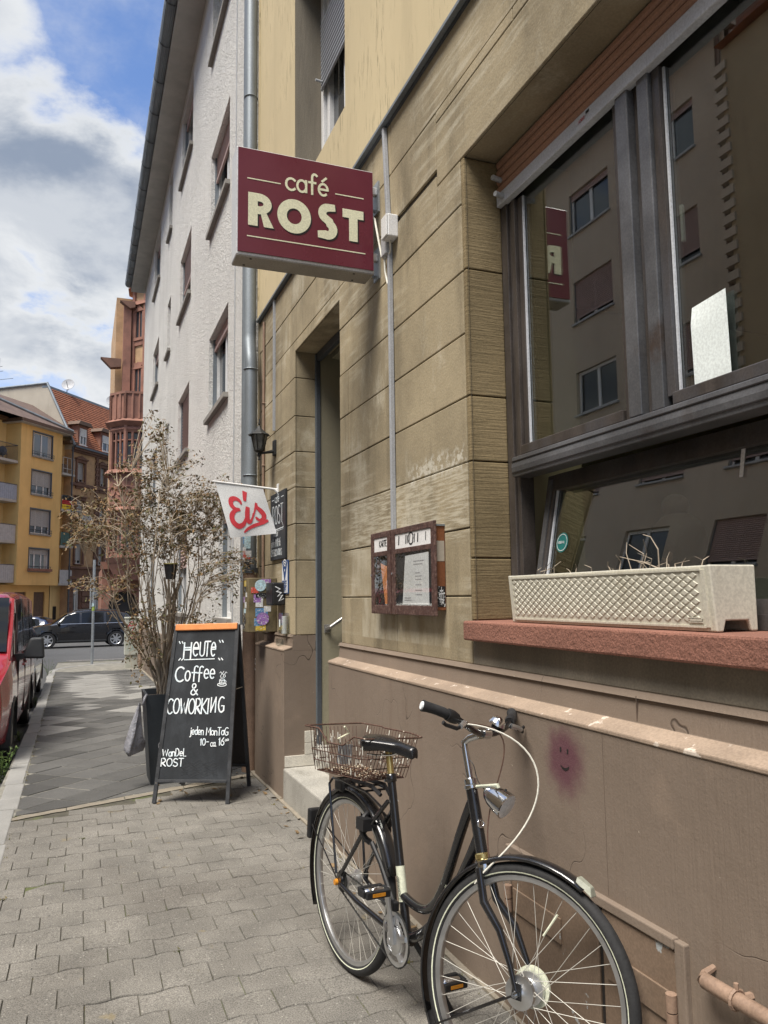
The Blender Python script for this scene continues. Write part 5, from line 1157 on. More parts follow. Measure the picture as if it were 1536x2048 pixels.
bx('case','black_plastic',mbx,1.475,1.586,6.36,6.60,1.395,1.585,bevel=.012); bx('slot','menu_dark',mbx,1.474,1.4755,6.50,6.57,1.50,1.52); fr=(V(1.50,6.36,1.43),V(1,0,0),V(0,0,1),V(0,-1,0)); mb=MB(); mb.stroke([(0,.12),(.04,.10),(.01,.08),(.05,.07),(.02,.04),(.06,.05),(.03,.0),(.07,.02)],.007,fr); mb.build('paint_tag','sign_white',mbx)
db=thing('plastic_dispenser','clear plastic tube standing on the plinth ledge left of the door','dispenser',(1.545,6.27,1.16))
MB().box(1.525,1.575,6.20,6.34,1.165,1.335).build('clear_box','bottle_clear',db); MB().lathe([(0,0),(.022,0),(.022,.14),(0,.14)],12,(1.55,6.25,1.168)).build('paper_roll','paper',db,smooth=40); bx('label_tag','paper_plain',db,1.523,1.5248,6.29,6.32,1.22,1.28)
bx('acrylic_stand','bottle_clear',db,1.52,1.56,6.33,6.42,1.07,1.12)
# menu showcase
mn=thing('menu_showcase','two-door brown framed menu showcase with price list, on the sandstone wall','showcase',(1.55,3.5,1.37))
bx('case','menu_rust',mn,1.462,1.586,3.10,3.845,1.395,1.765,bevel=.002); bx('case_top','zinc',mn,1.455,1.586,3.095,3.845,1.766,1.774)
def mdoor(y0,y1,z0,z1,xo):
    d=MB(); b=.045
    d.box(xo,xo+.028,y0,y0+b,z0,z1); d.box(xo,xo+.028,y1-b,y1,z0,z1); d.box(xo,xo+.028,y0+b,y1-b,z0,z0+b); d.box(xo,xo+.028,y0+b,y1-b,z1-.03,z1); d.box(xo,xo+.028,y0+b,y1-b,z1-.125,z1-.10)
    o=d.build('door','menu_brown',mn,bevel=.003)
    bx('title_strip','paper',o,xo+.012,xo+.018,y0+b,y1-b,z1-.10,z1-.03); bx('backing','menu_dark',o,xo+.027,xo+.0285,y0+b,y1-b,z0+b,z1-.125); bx('pane','pane_clear',o,xo+.006,xo+.009,y0+b,y1-b,z0+b,z1-.125)
    return o
o1=mdoor(3.085,3.60,1.37,1.79,1.432); o2=mdoor(3.615,3.895,1.37,1.79,1.432)
mb=MB(); rj=random.Random(8)
fr=(V(1.444,3.51,1.70),V(0,-1,0),V(0,0,1),V(-1,0,0)); text(mb,fr,'SPEISEN',.05,.012,.035,.006,.2,.05,rng=rj,wx=1) if 0 else None
for k,x in enumerate((.0,.09,.11,.13,.17,.19,.23,.32)): mb.stroke([(x,.012),(x+rj.uniform(.002,.012),.045)],rj.uniform(.006,.014),fr); 
mb.stroke(arc(.15,.03,.03,.028,0,320,12),.008,fr,.0022); fr2=(V(1.444,3.84,1.70),V(0,-1,0),V(0,0,1),V(-1,0,0)); text(mb,fr2,'KARTE',.065,.014,.03,.006,.14,rng=rj); mb.build('title_letters','print_black',o1)
MB().poly([(1.4412,3.16,1.42),(1.4412,3.16,1.655),(1.4412,3.43,1.65),(1.4412,3.47,1.42)]).build('price_list','paper',o1)
mb=MB(); fr=(V(1.4412,3.42,1.42),V(0,-1,0),V(0,0,1),V(-1,0,0))
for z,a,b in ((.20,.09,.21),(.185,.09,.19),(.145,.11,.16),(.13,.11,.18),(.115,.11,.18),(.09,.11,.18),(.065,.11,.18),(.045,.11,.18),(.03,-.02,.05),(.02,-.02,.06)):
    x=a
    while x<b: l=rj.uniform(.006,.02); mb.stroke([(x,z),(min(b,x+l),z)],.0042,fr); x+=l+.006
mb.build('price_print','print_grey',o1)
MB().poly([(1.4412,3.67,1.42),(1.4412,3.67,1.61),(1.4412,3.76,1.63),(1.4412,3.70,1.42)]).build('orange_leaflet','orange_tape',o2); MB().poly([(1.4416,3.77,1.58),(1.4416,3.77,1.64),(1.4416,3.81,1.65),(1.4416,3.81,1.575)]).build('dark_leaflet','menu_brown',o2)
for (a,y) in ((o1,3.59),(o2,3.888)): MB().lathe([(0,.01),(.006,.01),(.006,0)],8,(1.432,y,1.57),(-1,0,0)).build('lock','chrome',a)
bx('side_sticker','sticker5',mn,1.47,1.575,3.0985,3.0995,1.41,1.50); fr=(V(1.475,3.0985,1.41),V(1,0,0),V(0,0,1),V(0,-1,0)); mb=MB(); [mb.stroke(q,.006,fr,.0015) for q in ([(.05,.01),(.05,.085)],[(.03,.02),(.03,.06)],[(.07,.02),(.07,.06)],[(.015,.055),(.09,.06)],[(.02,.035),(.08,.03)],[(.03,.07),(.07,.07)])]; mb.build('side_tag','sign_white',mn); bx('side_plate','gable',mn,1.465,1.575,3.0988,3.0995,1.61,1.70)
for o_ in [c for c in mn.children]+[g for c in mn.children for g in c.children]:
    f_=ORG[mn.name]
    for v in o_.data.vertices:
        q=v.co+f_; v.co=V(1.526+(q.x-1.432)*.392,q.y*1.0615,1.46+(q.z-1.46)*1.0615)-f_
# window box on the sill
pb=thing('window_box','beige plastic window box with diamond quilted front on the red sill','planter',(1.66,2.15,1.35))
y0,y1,x0,x1,z0,z1=1.645,2.715,1.60,1.745,1.352,1.533
mb=MB()
y0+=.0015; y1-=.0015
mb.hexa([(x0,y0,z0),(x0+.018,y0,z0),(x0+.018,y1,z0),(x0,y1,z0)],[(x0-.016,y0,z1),(x0+.004,y0,z1),(x0+.004,y1,z1),(x0-.016,y1,z1)])
mb.hexa([(x1-.018,y0,z0),(x1,y0,z0),(x1,y1,z0),(x1-.018,y1,z0)],[(x1-.016,y0,z1),(x1,y0,z1),(x1,y1,z1),(x1-.016,y1,z1)])
y0-=.0015; y1+=.0015
for yy in (y0,y1-.015):
    mb.prism([(x0-.0008,yy,z0),(x0+.022,yy,z0),(x0+.032,yy,z0+.030),(x1-.032,yy,z0+.030),(x1-.022,yy,z0),(x1,yy,z0),(x1+.0008,yy,z1+.0008),(x0-.0168,yy,z1+.0008)],(0,.015,0))
mb.box(x0+.002,x1-.002,y0+.01,y1-.01,z0+.031,z0+.045); mb.build('trough','planter_beige',pb,bevel=.004)
bx('soil','soil',pb,x0+.0,x1-.01,y0+.016,y1-.016,z0+.05,z1-.012)
mb=MB(); L=y1-y0-.07; nc=25; dy=L/nc; nr_=6; dz=(z1-z0-.036)/nr_
def ff(y,z,e): return (x0-.016*(z-z0)/(z1-z0)-e,y,z)
for i in range(nc*2-1):
    for j in range(nr_*2-1):
        if (i+j)%2: continue
        cy=y0+.045+dy*.5*(i+1); c_=z0+.022+dz*.5*(j+1); a,b=dy*.42,dz*.42; a2,b2=a*.76,b*.76
        mb.add([ff(cy-a,c_,-.001),ff(cy,c_-b,-.001),ff(cy+a,c_,-.001),ff(cy,c_+b,-.001),ff(cy-a2,c_,.0028),ff(cy,c_-b2,.0028),ff(cy+a2,c_,.0028),ff(cy,c_+b2,.0028)],[(4,5,6,7),(0,1,5,4),(1,2,6,5),(2,3,7,6),(3,0,4,7)])
mb.build('quilting','planter_beige',pb)
fm=MB()
for (a,b,c,d) in ((y0+.022,y0+.034,z0+.012,z1-.012),(y1-.03,y1-.018,z0+.012,z1-.012)): fm.hexa([ff(a,c,-.002),ff(b,c,-.002),ff(b,c,.004),ff(a,c,.004)],[ff(a,d,-.002),ff(b,d,-.002),ff(b,d,.004),ff(a,d,.004)])
for c in (z0+.010,z1-.014): fm.hexa([ff(y0+.034,c,-.002),ff(y1-.03,c,-.002),ff(y1-.03,c,.004),ff(y0+.034,c,.004)],[ff(y0+.034,c+.006,-.002),ff(y1-.03,c+.006,-.002),ff(y1-.03,c+.006,.004),ff(y0+.034,c+.006,.004)])
fm.build('panel_border','planter_beige',pb)
em=MB()
for (a,b,c,d) in ((y0+.045,y0+.10,z0+.024,z0+.0265),(y0+.045,y0+.10,z0+.036,z0+.0385),(y0+.05,y0+.094,z0+.0285,z0+.034)): em.hexa([ff(a,c,.002),ff(b,c,.002),ff(b,c,.0042),ff(a,c,.0042)],[ff(a,d,.002),ff(b,d,.002),ff(b,d,.0042),ff(a,d,.0042)])
em.build('maker_mark','planter_beige',pb)
rj=random.Random(4); tw_=MB()
for k in range(26):
    y=rj.uniform(y0+.1,y1-.1); x=rj.uniform(x0+.02,x1-.02); h=rj.choice([.02,.03,.03,.05,.09]); tw_.tube([(x,y,z1-.02),(x+rj.uniform(-.02,.02),y+rj.uniform(-.03,.03),z1+h*.6),(x+rj.uniform(-.03,.03),y+rj.uniform(-.06,.06),z1+h)],[.0022,.0016,.0008],4)
tw_.tube([(1.66,1.90,z1-.01),(1.65,1.98,z1+.02),(1.64,2.09,z1+.045)],[.003,.0025,.001],4); tw_.tube([(1.66,1.93,z1-.01),(1.655,1.925,z1+.06),(1.65,1.95,z1+.10),(1.65,1.985,z1+.11)],[.003,.0025,.002,.001],4)
tw_.build('dry_stalks','twig_pale',pb,kind='stuff')
# sheet of paper leaning inside the right-hand pane
sh_=MB(); n=8
for i in range(n):
    for j in range(n):
        P_=lambda s,t:(FX+.022-.004*t+.02*max(0,(t-.75))*(1-s)*2,1.88-.15*s+(.0),2.108+.265*t-.02*(1-s)*max(0,t-.8)*2)
        sh_.poly([P_(i/n,j/n),P_((i+1)/n,j/n),P_((i+1)/n,(j+1)/n),P_(i/n,(j+1)/n)])
pp=sh_.build('paper_sheet','paper_plain',None,smooth=True); weld(pp); tag(pp,'blank white paper sheet leaning in the right window pane','paper')
# galvanised rail along the wall at the lower right
rl=thing('low_wall_rail','brown painted pipe rail fixed to the plinth beside the cellar hatch','rail',(1.45,1.3,.5))
MB().tube([(1.452,1.60,.512),(1.452,.2,.52)],.019,12).build('rail_pipe','pipe_paint',rl,smooth=40); MB().tube([(1.452,1.60,.512),(1.465,1.615,.52),(1.497,1.615,.53)],[.019,.010,.008],8).build('end_hook','pipe_paint',rl)
for y in (1.50,.8): MB().torus((1.452,y,.513),(0,1,0),.022,.005,12,5).build('clamp','pipe_paint',rl); MB().tube([(1.452,y,.535),(1.452,y,.55)],.006,6).build('clamp_bolt','pipe_paint',rl); MB().tube([(1.47,y,.513),(1.50,y,.513)],.010,6).build('clamp_arm','pipe_paint',rl)
# ---------------------------------------------------------------- pavement sign (A-board)
ab=thing('a_board','black chalk A-board with orange tape along its top, standing on the pavement','pavement sign',(.86,6.45,gz(6.4)))
g0=gz(6.3)
fl_,fr_=V(.566,6.405,g0),V(1.082,6.141,gz(6.14))           # front feet
ax=(fr_-fl_); wdt=ax.length; ax.normalize(); bk_=V(-ax.y,ax.x,0)   # away from viewer
bk_=V(-ax.y,ax.x,0).normalized()
top_l=fl_+bk_*.30+ax*.045+V(0,0,1.335); top_r=fr_+bk_*.30-ax*.02+V(0,0,1.342)
upv=(top_l-fl_).normalized()
def bar(mb,a,b,w,t,nrm):
    d=(b-a).normalized(); s=d.cross(nrm).normalized(); q=[]
    for p in (a,b): q.append([p+s*w/2+nrm*t/2,p-s*w/2+nrm*t/2,p-s*w/2-nrm*t/2,p+s*w/2-nrm*t/2])
    mb.hexa(q[0],q[1]); return mb
nf=ax.cross(upv).normalized()
bar(MB(),fl_,top_l,.03,.022,nf).build('leg','board_frame',ab,bevel=.002); bar(MB(),fr_,top_r,.03,.022,nf).build('leg','board_frame',ab,bevel=.002)
pl=lambda s,t,o=0:(fl_+(top_l-fl_)*t)*(1-s)+(fr_+(top_r-fr_)*t)*s-nf*0+nf*o
sgn=1 if nf.dot(V(0,-1,0))>0 else -1
mb=MB(); mb.hexa([pl(.01,.125,-.006),pl(.99,.125,-.006),pl(.99,.125,.004),pl(.01,.125,.004)],[pl(.01,.985,-.006),pl(.99,.985,-.006),pl(.99,.985,.004),pl(.01,.985,.004)]); mb.build('front_panel','board_black',ab)
bar(MB(),pl(.02,.118,sgn*.006),pl(.98,.118,sgn*.006),.022,.022,nf).build('bottom_rail','board_frame',ab,bevel=.002)
mb=MB(); bar(mb,pl(-.005,.990,sgn*.004),pl(1.005,.990,sgn*.004),.052,.036,nf); mb.build('orange_tape','orange_tape',ab,bevel=.006)
# rear leaf
b_l,b_r=fl_+bk_*.62+V(0,0,-.006),fr_+bk_*.60+V(0,0,-.012)
upb=(top_l-b_l).normalized(); nb=ax.cross(upb).normalized()
bar(MB(),b_l,top_l+bk_*.02,.03,.022,nb).build('leg','board_frame',ab,bevel=.002); bar(MB(),b_r,top_r+bk_*.02,.03,.022,nb).build('leg','board_frame',ab,bevel=.002)
pb_=lambda s,t,o=0:(b_l+(top_l-b_l)*t)*(1-s)+(b_r+(top_r-b_r)*t)*s+nb*o
mb=MB(); mb.hexa([pb_(.02,.14,-.004),pb_(.98,.14,-.004),pb_(.98,.14,.004),pb_(.02,.14,.004)],[pb_(.02,.98,-.004),pb_(.98,.98,-.004),pb_(.98,.98,.004),pb_(.02,.98,.004)]); mb.build('rear_panel','menu_dark',ab)
bar(MB(),pb_(.02,.135),pb_(.98,.135),.022,.024,nb).build('bottom_rail','board_frame',ab); MB().tube([pl(1.0,.62),pb_(1.0,.62)],.003,5).build('stay_cord','cable_white',ab)
# chalk writing in board coordinates: origin lower left of the panel, x to the right
org=pl(0,0,sgn*.0065); ux=(pl(1,.5)-pl(0,.5)).normalized(); uy=(top_l-fl_).normalized(); uy=(uy-ux*uy.dot(ux)).normalized(); fr=(org,ux,uy,nf*sgn)
HB=(top_l-fl_).length
def cx_(px,py): # photo-like board coords: px 0..1 across, py 0..1 up
    return px*wdt,py*HB
mb=MB(); rj=random.Random(21)
def fit(s_,x0,x1,t,h,w_,sp=.16,jit=.02,slant=0):
    mbw=MB(); wx=(x1-x0)*wdt/tw(s_,h,sp); text(mbw,fr,s_,x0*wdt,t*HB,h,w_,sp,jit,.0012,slant,wx,rng=rj); mbw.build('chalk_word','chalk',ab)
fit('H',.245,.345,.805,.128,.0115); fit('e',.375,.455,.817,.190,.0105); fit('U',.475,.54,.818,.112,.0095); fit('T',.545,.615,.815,.118,.0095); fit('e',.635,.70,.815,.190,.0105)
for x0_,x1_,t_ in ((.25,.34,.868),(.38,.45,.866),(.55,.62,.903),(.64,.70,.868)): mb.stroke([(x0_*wdt,t_*HB),(x1_*wdt,t_*HB)],.012,fr,.0023)
mb.stroke([(.26*wdt,.797*HB),(.69*wdt,.800*HB)],.0075,fr)
for (px,py,a) in ((.165,.905,-60),(.745,.908,-60),(.18,.795,50),(.75,.803,-50)):
    for d in (0,.024):
        cx0,cy0=px*wdt+d,py*HB; mb.stroke([(cx0,cy0),(cx0+.018*math.cos(R(a)),cy0+.018*math.sin(R(a)))],.0085,fr)
fit('C',.15,.265,.672,.115,.0125); fit('o',.29,.36,.674,.135,.011); fit('f',.385,.455,.672,.118,.0105); fit('f',.46,.53,.672,.118,.0105); fit('e',.56,.625,.684,.125,.0105); fit('e',.645,.71,.684,.125,.0105)
fit('&',.385,.49,.594,.088,.0095)
fit('COWORKI',.07,.655,.487,.115,.0105,.11,.02,.02); mb.stroke([(.69*wdt,.494*HB),(.69*wdt,.576*HB)],.0095,fr); mb.stroke([(.69*wdt,.498*HB),(.755*wdt,.576*HB)],.0095,fr,.0018); mb.stroke([(.755*wdt,.494*HB),(.755*wdt,.578*HB)],.0095,fr,.002); fit('G',.795,.875,.492,.118,.0105)
fit('jeden',.425,.61,.369,.060,.0068,.14,.03); fit('MonTaG',.65,.955,.366,.058,.0068,.12,.03)
fit('10-',.575,.695,.311,.050,.0068,.16); fit('ca.',.72,.80,.305,.050,.0058,.12); fit('16',.83,.905,.311,.056,.0068,.14); mb.stroke(arc(.928*wdt,.338*HB,.0065,.007,0,360,10),.0042,fr); mb.stroke(arc(.955*wdt,.340*HB,.0065,.007,0,360,10),.0042,fr)
fit('w',.06,.135,.254,.080,.0068); fit('anDeL',.15,.39,.252,.056,.0068,.14,.03); fit('ROST',.055,.36,.197,.058,.0078,.14,.02)
# cup with steam
c0=(.825*wdt,.655*HB)
for q,wq in (([(-.022,.028),(-.019,-.004),(.015,-.004),(.019,.030)],.0055),(arc(-.002,.030,.020,.007,0,360,14),.0045),(arc(.023,.014,.008,.010,-90,90,8),.004),(arc(-.001,-.007,.036,.013,0,360,20),.0055),([(-.010,.045),(-.018,.060),(-.006,.078),(-.018,.094),(-.026,.085)],.004),([(.002,.045),(.009,.064),(-.002,.082),(.008,.098)],.004),([(.012,.045),(.024,.058),(.015,.076),(.027,.094),(.034,.085)],.004),([(-.008,.008),(-.008,.020),(.004,.020)],.0035)):
    mb.stroke([(c0[0]+a,c0[1]+b) for a,b in q],wq,fr)
mb.build('chalk_writing','chalk',ab)
# faint smears of older chalk
mb=MB(); 
for k in range(7):
    y=.10+.07*k*.35; mb.stroke([((.35+.06*i+rj.uniform(-.02,.02))*wdt,(.15+.012*k+.012*math.sin(i*2.1+k))*HB) for i in range(9)],.0016,fr,.0008)
mb.build('chalk_smear','board_frame',ab)
# ---------------------------------------------------------------- planter, bag, pole, cabinet
PXc,PYc=.80,7.30
ptb=thing('dark_planter','tall tapered anthracite planter half hidden behind the A-board','planter',(PXc,PYc,gz(PYc)))
gq=gz(PYc)
def ring(h,r): return [(PXc+a*r,PYc+b*r,gq+h) for a,b in ((-1,-1),(1,-1),(1,1),(-1,1))]
mb=MB(); mb.hexa(ring(0,.205),ring(.76,.255)); 
mb=MB()
for (h0,r0_),(h1,r1_) in (((.0,.205),(.76,.262)),((.76,.262),(.76,.24)),((.76,.24),(.70,.235))):
    a,b=ring(h0,r0_),ring(h1,r1_)
    for k in range(4): mb.poly([a[k],a[(k+1)%4],b[(k+1)%4],b[k]])
mb.build('shell','pot_dark',ptb); MB().poly(ring(.71,.236)).build('soil','soil',ptb)
fr=(V(PXc-.22,PYc-.232,gq),V(1,0,0),V(0,0,1),V(0,-1,.08)); mb=MB(); mb.stroke(arc(.20,.60,.06,.03,20,340,14),.007,fr,.03); mb.stroke(arc(.10,.33,.03,.035,30,265,8)+arc(.10,.25,.035,.04,85,-150,8),.006,fr,.022); mb.build('chalk_mark','print_grey',ptb)
bag=thing('grey_plastic_bag','crumpled grey plastic bag tied to the planter rim','bag',(.45,7.0,.35))
mb=MB(); n,m=18,14; rj=random.Random(9); ph=[rj.uniform(0,6) for _ in range(8)]
for i in range(m+1):
    t=i/m; r=.012+.13*math.sin(min(1,t*1.02)*PI*.60)**1.2 if t<.93 else .13*(1-t)*8+.03
    for k in range(n):
        q=2*PI*k/n; r*=.92; rr=r*(1+.16*math.sin(3*q+ph[0]+5*t)+.10*math.sin(7*q+ph[1]-9*t)+.05*math.sin(11*q+17*t)); mb.v.append(V(.485-.075*t+rr*.72*math.cos(q),7.02-.03*t+rr*.8*math.sin(q),gq+.70-.42*t+.01*math.sin(5*q)))
for i in range(m):
    for k in range(n): mb.f.append([i*n+k,i*n+(k+1)%n,(i+1)*n+(k+1)%n,(i+1)*n+k])
mb.f.append([m*n+k for k in range(n)]); mb.build('bag_body','bag_grey',bag,smooth=True); MB().tube([(.515,7.02,gq+.68),(.53,7.03,gq+.74),(.545,7.05,gq+.765)],[.012,.014,.01],8).build('bag_knot','bag_grey',bag,smooth=True)
pole=thing('sign_post','galvanised post with a lime sticker standing at the corner kerb','post',(.345,24.4,gz(24.4)))
MB().tube([(.345,24.4,gz(24.4)-.05),(.338,24.4,2.63)],.038,12).build('post','galv',pole,smooth=40); MB().lathe([(.040,0),(.042,.01),(.042,.14),(.040,.15)],14,(.341,24.4,1.14)).build('sticker_band','sticker_green',pole); bx('sticker_flap','sticker6',pole,.30,.36,24.355,24.36,1.27,1.36)
MB().tube([(.262,24.4,1.20),(.262,24.4,2.08)],.026,8).build('side_tube','galv',pole,smooth=40); bx('tube_clamp','galv',pole,.25,.34,24.37,24.43,1.25,1.30); bx('tube_clamp','galv',pole,.25,.34,24.37,24.43,1.9,1.95)
cab=thing('utility_cabinet','pale green utility cabinet sprayed with red PIC graffiti against the white house','cabinet',(1.28,21.9,gz(21.9)))
bx('body','cabinet',cab,1.115,1.455,21.9,22.3,-.005,.95,bevel=.01); bx('roof','cabinet',cab,1.10,1.47,21.88,22.32,.95,.985,bevel=.008); bx('base','cabinet_base',cab,1.14,1.44,21.93,22.27,gz(21.9)-.05,-.006,bevel=.005)
fr=(V(1.115,21.9,-.005),V(1,0,0),V(0,0,1),V(0,-1,0)); mb=MB(); text(mb,(V(1.17,21.9,.70),V(.88,0,-.48),V(.48,0,.88),V(0,-1,0)),'PI',0,0,.20,.028); text(mb,fr,'C',.17,.40,.19,.03); mb.build('red_graffiti','graffiti_red',cab); mb=MB(); mb.stroke([(.06,.12),(.12,.30),(.15,.10),(.22,.28),(.20,.12),(.28,.22)],.012,fr); mb.stroke([(.10,.35),(.2,.2),(.1,.1)],.012,fr,.002); mb.build('green_graffiti','graffiti_green',cab)
dp2=thing('white_house_downpipe','brown standpipe at the white house foot beside the utility cabinet','pipe',(1.52,21.6,gz(21.6))); MB().tube([(1.50,21.6,gz(21.6)-.02),(1.50,21.6,.95)],.055,10).build('standpipe','pipe_paint',dp2,smooth=40)
# ---------------------------------------------------------------- guest inside
pe=thing('person','person with dark hair tied up sitting inside the café window, seen from behind','person',(2.22,2.45,.42))
def skin(name,verts,edges,radii,mat,parent,sub=2,root=0):
    me=bpy.data.meshes.new(name); off=ORG[parent.name]; me.from_pydata([tuple(V(*v)-off) for v in verts],edges,[]); o=bpy.data.objects.new(name,me); col.objects.link(o); o.parent=parent; ORG[o.name]=off
    me.materials.append(MATS[mat]); s=o.modifiers.new('skin','SKIN'); s.use_smooth_shade=True
    for i,r in enumerate(radii): me.skin_vertices[0].data[i].radius=(r,r) if not isinstance(r,tuple) else r
    me.skin_vertices[0].data[root].use_root=True
    d=o.modifiers.new('sub','SUBSURF'); d.levels=sub; d.render_levels=sub; return o
hx,hy=2.22,2.45
vs_=[(hx,hy,.95),(hx,hy,1.12),(hx,hy-.0,1.30),(hx,hy,1.42),(hx,hy,1.50),(hx,hy-.005,1.58),(hx,hy-.02,1.66),(hx-.17,hy,1.37),(hx-.22,hy-.10,1.12),(hx-.15,hy-.32,1.10),(hx+.17,hy,1.37),(hx+.22,hy-.10,1.12),(hx+.15,hy-.32,1.10),(hx-.10,hy-.05,.90),(hx-.12,hy-.45,.90),(hx-.12,hy-.46,.48),(hx+.10,hy-.05,.90),(hx+.12,hy-.45,.90),(hx+.12,hy-.46,.48),(hx,hy-.075,1.56)]
ed=[(0,1),(1,2),(2,3),(3,4),(4,5),(5,6),(2,7),(7,8),(8,9),(2,10),(10,11),(11,12),(0,13),(13,14),(14,15),(0,16),(16,17),(17,18)]
vs_=[(a,b,c+(.06 if c>.5 else 0)) for a,b,c in vs_]
skin('body',vs_[:19],ed,[.15,.14,.13,.065,.055,.075,.075,.06,.045,.035,.06,.045,.035,.085,.07,.05,.085,.07,.05],'skin',pe)
MB().sphere((hx,hy+.012,1.660),.112,18,14,(.95,1.05,1.08)).build('hair','hair',pe,smooth=True); MB().sphere((hx,hy+.02,1.805),.055,12,8,(1,1,.9)).build('hair_bun','hair',pe,smooth=True)
for s in (-1,1): MB().torus((hx+s*.082,hy-.015,1.605),(1,0,0),.022,.008,14,6).build('ear','skin',pe,smooth=True); MB().torus((hx+s*.086,hy-.015,1.570),(0,1,0),.009,.002,12,5).build('earring','chrome',pe)
MB().lathe([(.18,.95),(.19,1.12),(.20,1.28),(.12,1.36)],16,(hx,hy,0)).build('shirt','shirt',pe,smooth=True)
ch=thing('cafe_chair','wooden chair under the guest inside the café','chair',(2.22,2.48,.42)); bx('seat','interior_wood',ch,2.02,2.44,2.18,2.63,.80,.84); bx('backrest','interior_wood',ch,2.02,2.42,2.63,2.66,.9,1.20)
for a in (2.02,2.39):
    for b in (2.20,2.59): bx('leg','interior_wood',ch,a,a+.03,b,b+.03,.42,.80)
# ---------------------------------------------------------------- bicycle
bk=thing('bicycle','black step-through city bicycle with rusty rear basket leaning by the café wall','bicycle',(1.0562,3.1758,gz(3.1758)),local=True,rot=(R(-2.686),0,R(90-171.595)))
RW=.35; WBs=1.074; STEER=.395
HB_=V(.8908,0,.68); hang=.3136; hax=V(-math.sin(hang),0,math.cos(hang))   # head axis, upward
BB=V(.447,0,.285); sang=.2669; sax=V(-math.sin(sang),0,math.cos(sang))
def hp(t): return HB_+hax*t
SM=Matrix.Translation(HB_)@Matrix.Rotation(STEER,4,hax)@Matrix.Translation(-HB_)
FA=V(WBs,0,RW)      # front axle before steering
# keep the contact patch: axle position after steering stays near the fitted place
def wheel(nm,c,M4=None):
    # tyre
    t=MB(); prof=[]
    for k in range(13):
        a=R(-150+300*k/12); prof.append((RW-.0215+.0215*math.cos(a),.0205*math.sin(a)))
    t.lathe(prof+[prof[0]],72,tuple(c),(0,1,0))
    T=t
    if M4: T.xf(M4)
    w_=T.build(nm,'rubber',bk,smooth=50)
    def sub(mb,n,m,sm=40):
        if M4: mb.xf(M4)
        return mb.build(n,m,w_,smooth=sm)
    rm=MB(); R1=RW-.036
    rm.lathe([(R1+.006,-.0125),(R1-.004,-.0135),(R1-.016,-.010),(R1-.019,0),(R1-.016,.010),(R1-.004,.0135),(R1+.006,.0125),(R1+.002,.010),(R1+.002,-.010),(R1+.006,-.0125)],72,tuple(c),(0,1,0)); sub(rm,'rim','alloy')
    for s in (-1,1): sub(MB().lathe([(RW-.030,s*.0190),(RW-.0265,s*.0204)],72,tuple(c),(0,1,0)),'reflective_stripe','cream_paint')
    sp=MB(); N=36
    for k in range(N):
        s=1 if k%2 else -1; a=2*PI*k/N; da=R(62)*(1 if (k//2)%2 else -1); hr=.034 if nm=='front_wheel' else .028
        p=c+V(math.cos(a),0,math.sin(a))*(R1-.016); q=c+V(math.cos(a+da)*hr,s*.030,math.sin(a+da)*hr); sp.tube([p,q],.0010,4)
    sub(sp,'spokes','spoke'); nip=MB()
    hb=MB()
    if nm=='front_wheel': hb.lathe([(.008,-.05),(.013,-.047),(.02,-.040),(.046,-.037),(.046,-.022),(.030,-.018),(.030,.018),(.046,.022),(.046,.036),(.02,.040),(.010,.048)],28,tuple(c),(0,1,0))
    else: hb.lathe([(.008,-.05),(.012,-.045),(.036,-.036),(.036,-.028),(.022,-.022),(.022,.02),(.036,.028),(.036,.036),(.012,.042)],28,tuple(c),(0,1,0))
    sub(hb,'hub','alloy')
    if nm=='front_wheel': sub(MB().lathe([(.020,.041),(.058,.041),(.058,.050),(.02,.050)],28,tuple(c),(0,1,0)),'drum_plate','cream_paint')
    ax_=MB().tube([c+V(0,-.075,0),c+V(0,.075,0)],.005,8); ax_.lathe([(.005,-.064),(.010,-.064),(.010,-.056),(.005,-.056)],6,tuple(c),(0,1,0)); ax_.lathe([(.005,.056),(.010,.056),(.010,.064)],6,tuple(c),(0,1,0)); sub(ax_,'axle','chrome')
    return w_
rw=wheel('rear_wheel',V(0,0,RW)); fw_=wheel('front_wheel',FA,SM)
MB().lathe([(.0,-.078),(.011,-.078),(.013,-.066),(.0,-.066)],12,(0,0,RW),(0,1,0)).build('axle_cap','amber',rw,smooth=40)
MB().lathe([(.02,-.045),(.042,-.045),(.042,-.040),(.02,-.040)],20,(0,0,RW),(0,1,0)).build('sprocket','iron_black',rw)
mb=MB()
for (a,l) in ((1.2,.03),): mb.tube([V(math.cos(a)*.3,-.012,RW+math.sin(a)*.3),V(math.cos(a)*.26,-.012,RW+math.sin(a)*.26)],.004,6)
mb.build('valve','chrome',rw)
P=lambda t:(BB+sax*t)
fm=MB()
fm.tube([BB,P(.56)],.0165,14)                                        # seat tube
fm.tube([hp(-.01),hp(.205)],.0195,16)                                 # head tube
fm.tube([BB+V(-.035,0,0),BB+V(.035,0,0)],.022,12)
fm.lathe([(0,-.036),(.022,-.036),(.022,.036),(0,.036)],16,tuple(BB),(0,1,0))
def bez(pts,n=14):
    o=[]
    for i in range(n+1):
        t=i/n; q=[V(*p) for p in pts]
        while len(q)>1: q=[q[k]*(1-t)+q[k+1]*t for k in range(len(q)-1)]
        o.append(q[0])
    return o
fm.tube(bez([hp(.165)+V(-.01,0,0),hp(.165)+V(-.14,0,-.22),(.66,0,.375),(.56,0,.395),P(.135)]),[.0165]*15,12)     # swan-neck upper tube
fm.tube(bez([hp(.05)+V(-.01,0,0),hp(.05)+V(-.12,0,-.20),(.60,0,.33),BB+V(.02,0,.005)]),[.0185]*15,12)             # down tube
